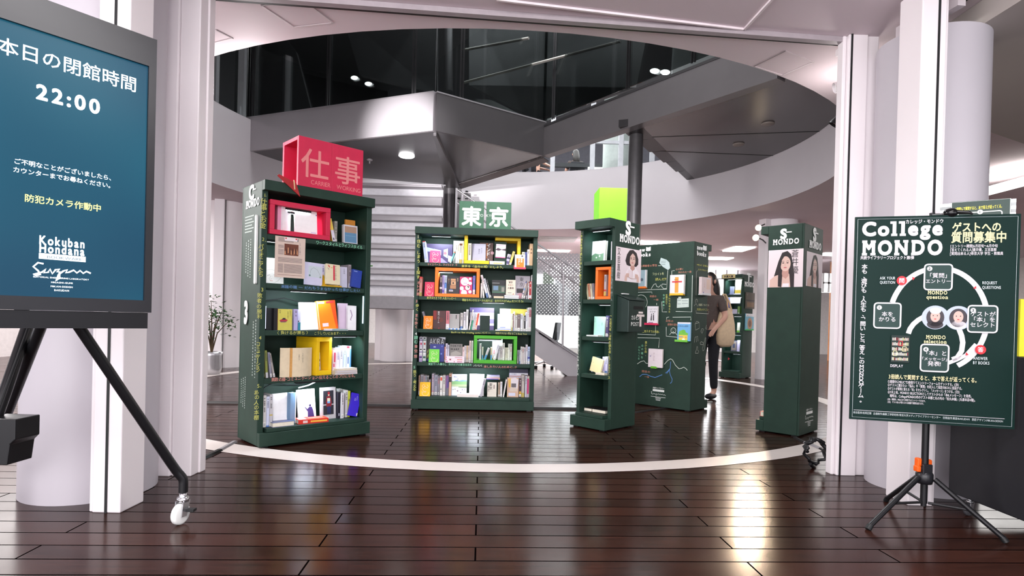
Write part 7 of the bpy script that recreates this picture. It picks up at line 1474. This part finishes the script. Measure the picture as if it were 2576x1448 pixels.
for k in range(n): i = 4*k; fs += [(i, i+1, i+5, i+4), (i+2, i+6, i+7, i+3), (i, i+4, i+6, i+2), (i+1, i+3, i+7, i+5)]
m.add(vs, fs).box((a[0], y0, -.012), (b[0], y0+.001, .0)); m.build('ribbed_panel', mat((196, 200, 200), .25, .7, .03, 8), db)
p0, p1 = DB.uv(2393, 497), DB.uv(2543, 512); q0 = (p0[0], (p0[1]+p1[1])/2); 
MB().box((p0[0], y0+.05, .0045), (p1[0], q0[1], .008)).build('notice', mat((22, 52, 44), .35), db)
f = Flat(); f.z = .0085; f.line([(p0[0]+.002, y0+.052), (p1[0]-.002, y0+.052), (p1[0]-.002, q0[1]-.002), (p0[0]+.002, q0[1]-.002)], .003, 0, True)
w = p1[0]-p0[0]; f.text('3冊読んで質問すると、本で答えが返ってくる。', p0[0]+w*.08, q0[1]-.045, .02, 1, .02, width=w*.8)
f.rrect(p0[0]+w*.12, y0+.2, p0[0]+w*.86, q0[1]-.06, .01, .005, 0); f.up(); f.disc(p0[0]+w*.5, q0[1]-.06, .012, None, 0); f.up(); f.text('1', p0[0]+w*.5, q0[1]-.066, .016, 2, .02, 'C')
sheet(f, 'lettering', [(226, 232, 228), (226, 220, 80), (24, 54, 50)], db, Matrix.Identity(4))
p = at_y(2572, 752, 2.86); o = MB().box((p.x-.02, 2.845, .8805), (p.x+.12, 2.86, p.z)).build('yellow_card', mat((226, 220, 50), .5), bevel=.003); tag(o, 'yellow card standing at the right end of the black equipment case', 'card')

# ================================================================ LAMPS
def clamp_lamp(loc, aim, lab, col, e, head=BLK, r=.055, L=.12, grp=None):
    loc, aim = Vector(loc), Vector(aim); d = (aim-loc).normalized()
    rt = thing('clamp_spotlight', lab, 'spotlight', group=grp)
    m = MB(); m.tube([loc-d*L, loc-d*L*.6, loc-d*.01, loc], [r*.45, r*.7, r, r], 20, caps=False); m.tube([loc-d*L, loc-d*(L+.002)], r*.45, 16); m.build('lamp_head', head, rt)
    q = MB(); q.tube([loc-d*.022, loc-d*.018], r*.93, 20); q.build('bulb', mat(col, .5, 0, 0, emit=e*.25) if e else mat(col, .2), rt)
    return rt, loc-d*L
S1 = (4.245, 10.36, 2.545); S2 = (4.32, 10.43, 2.70)
rt, e = clamp_lamp((4.235, 10.33, 2.53), (1.35, 3.1, 0), 'lower lit warm clamp spotlight on the far white pillar', (255, 226, 180), 30, grp='lit warm clamp spotlights'); MB().tube([e, (4.45, 10.55, 2.53), (4.58, 10.72, 2.5)], .012, 8).build('clamp_arm', BLK, rt)
rt, e = clamp_lamp((4.30, 10.38, 2.715), (2.2, 4.4, .2), 'upper lit warm clamp spotlight on the far white pillar', (255, 236, 206), 24, grp='lit warm clamp spotlights'); MB().tube([e, (4.42, 10.62, 2.78), (4.55, 10.72, 2.84)], .012, 8).build('clamp_arm', BLK, rt)
p = at_y(2103, 310, 4.14); rt, e = clamp_lamp((p.x, p.y, p.z-.02), (p.x-.5, p.y+.3, p.z-.9), 'black unlit spotlight on the right door post', (226, 196, 190), 0, r=.052, L=.13); MB().tube([e, (2.25, 4.09, p.z+.12)], .01, 8).build('clamp_arm', BLK, rt)
p = at_y(2106, 218, 4.14); rt, e = clamp_lamp((p.x-.02, p.y, p.z-.01), (p.x-1, p.y+.2, p.z-.3), 'white unlit spotlight on the right door post', (236, 236, 236), 0, head=PILLAR, r=.036, L=.09); MB().tube([e, (2.25, 4.09, p.z+.02)], .01, 8).build('clamp_arm', PILLAR, rt)
p = at_y(2114, 131, 4.14); o = MB().box((p.x-.025, 4.09, p.z-.025), (p.x+.03, 4.16, p.z+.02)).build('sensor_box', PILLAR, bevel=.003); tag(o, 'small white sensor box high on the right door post', 'sensor')
# dark door stop wheel by the right post
p = at_z(2090, 1180, 0); rt = thing('cable_reel', 'black cable bundle on the floor beside the right door post', 'cable')
q = MB(); q.tube([(2.17+.07*math.cos(t/10*PI)*1.0-.0, 4.13+.03*(t % 3), .12+.085*math.sin(t/10*PI)) for t in range(31)], .012, 8); q.build('coil', BLK, rt)
q = MB(); q.tube([(2.12, 4.13, .035), (2.15, 4.15, .012), (2.19, 4.2, .012)], .012, 8); q.build('loose_end', BLK, rt)

# ================================================================ PEOPLE, CHAIRS, PLANT
def skinned(name, nodes, links, m_, parent, root=0, sub=2):
    me = bpy.data.meshes.new(name); bm = bmesh.new(); ly = bm.verts.layers.skin.verify(); V_ = []
    for co, r in nodes:
        v = bm.verts.new(co); r = r if isinstance(r, tuple) else (r, r); v[ly].radius = r; V_.append(v)
    for a, b in links: bm.edges.new((V_[a], V_[b]))
    V_[root][ly].use_root = True; bm.to_mesh(me); bm.free(); me.materials.append(m_)
    o = bpy.data.objects.new(name, me); COL.objects.link(o); o.parent = parent
    s = o.modifiers.new('skin', 'SKIN'); s.use_smooth_shade = True
    q = o.modifiers.new('sub', 'SUBSURF'); q.levels = sub; q.render_levels = sub
    return o
def person(label, M, seated=False, shirt=(96, 84, 80), pants=(34, 34, 40), hair=(34, 28, 28), long_hair=True, group=None):
    rt = thing('person', label, 'person', M=M, group=group); SK = mat((214, 166, 146), .5)
    if not seated:
        hip, z0 = 0., .90; kn = [(-.10, .03, .49), (.10, .03, .49)]; an = [(-.10, -.01, .09), (.10, -.01, .09)]; toe = [(-.11, .14, .035), (.11, .14, .035)]
        el = [(-.235, -.02, 1.10), (.235, -.02, 1.10)]; wr = [(-.22, .16, .96), (.22, .16, .96)]
    else:
        z0 = .55; kn = [(-.11, .42, .52), (.11, .42, .52)]; an = [(-.11, .40, .09), (.11, .40, .09)]; toe = [(-.12, .54, .035), (.12, .54, .035)]
        el = [(-.24, .10, z0+.24), (.24, .10, z0+.24)]; wr = [(-.17, .34, z0+.20), (.17, .34, z0+.20)]
    t = lambda h: z0+h
    N = [((0, 0, t(0)), (.15, .11)), ((0, 0, t(.2)), (.125, .095)), ((0, .0, t(.38)), (.15, .10)), ((0, 0, t(.5)), (.07, .06)), ((0, .015, t(.56)), (.055, .055)), ((0, .025, t(.64)), (.078, .09)), ((0, .02, t(.73)), (.07, .085)), ((0, .015, t(.78)), (.035, .045))]
    E = [(i, i+1) for i in range(7)]
    def chain(start, pts):
        p = start
        for co, r in pts: N.append((co, r)); E.append((p, len(N)-1)); p = len(N)-1
        return p
    for k, s in ((0, -1), (1, 1)):
        w = chain(2, [((s*.165, 0, t(.44)), .055), (el[k], .04), (wr[k], .027)])
        d = (Vector(wr[k])-Vector(el[k])).normalized(); pm = Vector(wr[k])+d*.06; p = chain(w, [(tuple(pm), (.036, .02))])
        sd = Vector((1, 0, 0))
        for j, (off, ln) in enumerate(((-.028, .06), (-.010, .075), (.010, .07), (.028, .055))):
            b0 = pm+d*.03+sd*off; chain(p, [(tuple(b0), .0095), (tuple(b0+d*ln*.5+Vector((0, 0, -.008))), .0085), (tuple(b0+d*ln+Vector((0, 0, -.026))), .007)])
        tb = Vector(wr[k])+d*.02-sd*s*.03; chain(w, [(tuple(tb), .011), (tuple(tb+d*.035-sd*s*.018), .009)])
        chain(0, [((s*.09, .0 if not seated else .06, t(-.04)), .085), (kn[k], .055), (an[k], .036), (toe[k], .03)])
    skinned('body', N, E, SK, rt)
    Ns = [((0, 0, t(-.06)), (.165, .125)), ((0, 0, t(.2)), (.14, .108)), ((0, 0, t(.40)), (.16, .108)), ((0, 0, t(.475)), (.085, .07))]
    Es = [(0, 1), (1, 2), (2, 3)]
    for k, s in ((0, -1), (1, 1)):
        a = Vector((s*.165, 0, t(.44))); b = Vector(el[k]); Ns += [(tuple(a), .066), (tuple(a.lerp(b, .8)), .058)]; Es += [(2, len(Ns)-2), (len(Ns)-2, len(Ns)-1)]
    skinned('shirt', Ns, Es, mat(shirt, .85, 0, .08, 40), rt, 0)
    Np = [((0, 0, t(.0)), (.155, .118))]; Ep = []
    for k, s in ((0, -1), (1, 1)):
        p = 0
        for co, r in (((s*.09, .0 if not seated else .06, t(-.05)), .095), (kn[k], .066), (tuple(Vector(kn[k]).lerp(Vector(an[k]), .92)), .05)): Np.append((co, r)); Ep.append((p, len(Np)-1)); p = len(Np)-1
        q = MB(); c = Vector(an[k]).lerp(Vector(toe[k]), .55); q.ell((c.x, c.y, .042), (.045, .125, .042), 14, 8); q.build('shoe', mat((30, 30, 34), .5), rt)
    skinned('trousers', Np, Ep, mat(pants, .8, 0, .08, 40), rt, 0)
    q = MB(); q.ell((0, -.005, t(.69)), (.088, .10, .115), 18, 12); 
    hv = [v for v in q.v]
    q.v = [(x, min(y, .045) if z < t(.735) else y, z) for x, y, z in q.v]
    if long_hair: q.tube([(0, -.05, t(.70)), (0, -.075, t(.58)), (0, -.10, t(.44)), (0, -.10, t(.34))], [.08, .095, .085, .04], 14)
    q.build('hair', mat(hair, .45, 0, .1, 60), rt)
    q = MB(); q.ell((0, .118, t(.655)), (.012, .02, .02), 8, 6); 
    for s in (-1, 1): q.ell((s*.03, .105, t(.685)), (.012, .01, .006), 8, 6); q.ell((s*.082, .01, t(.67)), (.012, .022, .03), 8, 6)
    q.ell((0, .105, t(.605)), (.024, .012, .007), 8, 6); q.build('face', SK, rt)
    return rt
pM = lambda x, y, z, a: Matrix.Translation((x, y, z)) @ Matrix.Rotation(a, 4, 'Z')
person('standing person in brown T-shirt with a beige tote behind the new-books case', pM(2.66, 7.95, 0, math.radians(128)))
tb = thing('tote_bag', 'large beige cloth tote bag hanging from the standing person\'s shoulder', 'bag', M=pM(2.86, 7.88, 0, math.radians(38)))
m = MB(); vs = []; fs = []; prof = [(.70, .10, .03), (.74, .17, .055), (.86, .185, .075), (1.0, .17, .07), (1.12, .14, .055), (1.22, .10, .03)]; n = 20
for z, a, b in prof:
    for k in range(n):
        t = 2*PI*k/n; c, s = math.cos(t), math.sin(t); vs.append((a*math.copysign(abs(c)**.7, c), b*math.copysign(abs(s)**.8, s), z))
for i in range(len(prof)-1):
    for k in range(n): fs.append((i*n+k, i*n+(k+1) % n, (i+1)*n+(k+1) % n, (i+1)*n+k))
fs += [tuple(range(n-1, -1, -1)), tuple(range(5*n, 6*n))]; m.add(vs, fs, 0, True); m.build('bag_body', mat((226, 200, 166), .85, 0, .06, 30), tb)
for s in (-1, 1): MB().tube([(-.09, .03*s, 1.18), (-.06, .015*s, 1.32), (-.08, 0, 1.405), (-.02, .0, 1.40), (.05, .015*s, 1.3), (.09, .03*s, 1.18)], .012, 6).build('strap', mat((216, 190, 156), .85), tb)
def chair(label, M, group=None):
    rt = thing('office_chair', label, 'chair', M=M, group=group); CH = mat((40, 40, 46), .6, 0, .06, 30)
    MB().box((-.23, -.22, .43), (.23, .22, .50)).build('seat', CH, rt, bevel=.03); 
    m = MB(); m.prism([(-.21, -.25, .58), (.21, -.25, .58), (.18, -.30, .95), (-.18, -.30, .95)], (0, .03, 0)); m.build('backrest', CH, rt, bevel=.012)
    MB().tube([(0, -.1, .45), (0, -.26, .5), (0, -.285, .75)], .02, 8).build('back_bar', BLK, rt); MB().tube([(0, 0, .12), (0, 0, .44)], .028, 10).build('stem', CHR, rt)
    for k in range(5):
        a = 2*PI*k/5+.3; x, y = .28*math.cos(a), .28*math.sin(a); MB().tube([(0, 0, .13), (x, y, .085)], .018, 8).build('leg', STEEL_L, rt)
        q = MB(); q.lathe([(0, .0), (.03, .0), (.035, .03), (.03, .06), (0, .065)], (x, y, 0), 12); q.build('caster', BLK, rt)
    return rt
def dup(rt, M, label):
    r = rt.copy(); COL.objects.link(r); r.matrix_world = M; r['label'] = label
    def rec(a, b):
        for ch in a.children:
            c = ch.copy(); COL.objects.link(c); c.parent = b; rec(ch, c)
    rec(rt, r)
    return r
p = at_z(1803, 918, 0); c0 = chair('grey office chair glimpsed between the new-books case and the far lit case', pM(p.x, p.y, 0, 2.4), 'office chairs')
p = at_z(1375, 934, 0); dup(c0, pM(p.x, p.y+.9, 0, 1.2), 'grey office chair seen under the descending stair flight')
p = at_y(1349, 420, 15.2); dup(c0, pM(p.x-.05, 15.2, 4.2005, -1.2), 'office chair on the upper floor, left of the seated long-haired person'); person('dark-clothed person seated on the upper floor at the landing corner', pM(p.x-.02, 15.2, 4.2005, -1.2), True, (44, 42, 48), (40, 40, 50), group=None)
p = at_y(1448, 410, 15.7); dup(c0, pM(p.x, 15.7, 4.2005, .1), 'office chair on the upper floor under the long-haired person'); person('seated long-haired person seen from behind above the white parapet', pM(p.x, 15.7, 4.2005, .1), True, (60, 48, 46), (50, 50, 60))
# potted plant
p = at_z(531, 941, 0); pl_ = thing('potted_plant', 'leafy potted plant in a silver pot beside the left door post', 'plant', (p.x, p.y, 0))
m = MB(); m.lathe([(0, 0), (.12, 0), (.155, .1), (.15, .3), (.165, .36), (.15, .36), (.14, .33), (0, .33)], (0, 0, 0), 28); m.build('pot', mat((190, 188, 192), .3, .6, .06, 12), pl_)
st_ = MB(); lv = MB(); r2 = random.Random(3); tips = []
for k in range(9):
    a = 2*PI*k/9+.3; h = .75+.5*r2.random(); q = Vector((.10*math.cos(a)+(.16 if k % 3 == 0 else .04)*math.cos(a), .2*math.sin(a), h)); st_.tube([(0, 0, .33), (q.x*.3, q.y*.3, .33+(h-.33)*.6), tuple(q)], [.012, .009, .004], 6); tips.append(q)
for i in range(330):
    q = r2.choice(tips); c = q+Vector((r2.gauss(0, .075), r2.gauss(0, .075), r2.gauss(-.05, .10))); c.z = max(.42, c.z)
    d = Vector((r2.uniform(-1, 1), r2.uniform(-1, 1), r2.uniform(-.8, .4))).normalized(); s = d.cross(Vector((0, 0, 1))).normalized(); L_ = r2.uniform(.05, .085); w = L_*.34; up = s.cross(d)
    lv.add([c, c+d*L_*.5+s*w+up*.008, c+d*L_, c+d*L_*.5-s*w+up*.008, c+d*L_*.5], [(0, 1, 4), (1, 2, 4), (4, 2, 3), (0, 4, 3)])
st_.build('stems', mat((84, 66, 48), .8), pl_); lv.build('foliage', mat((54, 88, 50), .5, 0, .25, 20), pl_)
# far white bookshelf with books, wooden-framed glass door
p = at_z(1046, 903, 0); bs = thing('bookshelf', 'far white bookshelf glimpsed left of the wide bookcase', 'bookshelf', (p.x-.25, p.y+.4, 0)); WB = mat((226, 222, 222), .5)
for x in (0, .95): MB().box((x, 0, 0), (x+.03, .3, 1.6)).build('side_panel', WB, bs)
for z in (.1, .45, .8, 1.15, 1.5): MB().box((.0305, 0, z), (.9495, .3, z+.03)).build('shelf', WB, bs)
MB().box((.0305, .28, .13), (.9495, .299, 1.5)).build('back_panel', WB, bs)
r3 = random.Random(5)
for i, z in enumerate((.13, .48, .83, 1.18)):
    x = .04
    for k in range(7):
        t = r3.uniform(.02, .045); c = r3.choice([(206, 200, 60), (190, 50, 50), (220, 216, 206), (60, 60, 64), (200, 196, 190)])
        book('book', 'small book on the far white bookshelf, %s from left on its %s shelf' % (ORD[k], ['bottom', 'second', 'third', 'top'][i]), 'book', c, .15, r3.uniform(.2, .27), t, Matrix(((0, -1, 0, p.x-.25+x+t), (1, 0, 0, p.y+.44), (0, 0, 1, z+.0005), (0, 0, 0, 1))), group='books on the far white bookshelf'); x += t+.003
a, b = at_y(2084, 905, 17.5), at_y(2160, 660, 17.5); WD = mat((150, 96, 58), .5, 0, .12, 8)
m = MB(); m.box((a.x, 17.5, .0), (a.x+.07, 17.56, b.z)); m.box((a.x+.0705, 17.5, 0), (b.x, 17.56, .08)); m.box((a.x+.0705, 17.5, b.z-.07), (b.x, 17.56, b.z)); m.box((b.x+.0005, 17.5, 0), (b.x+.07, 17.56, b.z)); dr = struct(m, 'door_1', WD)
MB().box((a.x+.0705, 17.52, .0805), (b.x-.0005, 17.53, b.z-.0705)).build('door_glass', GLASS_CLEAR, dr)
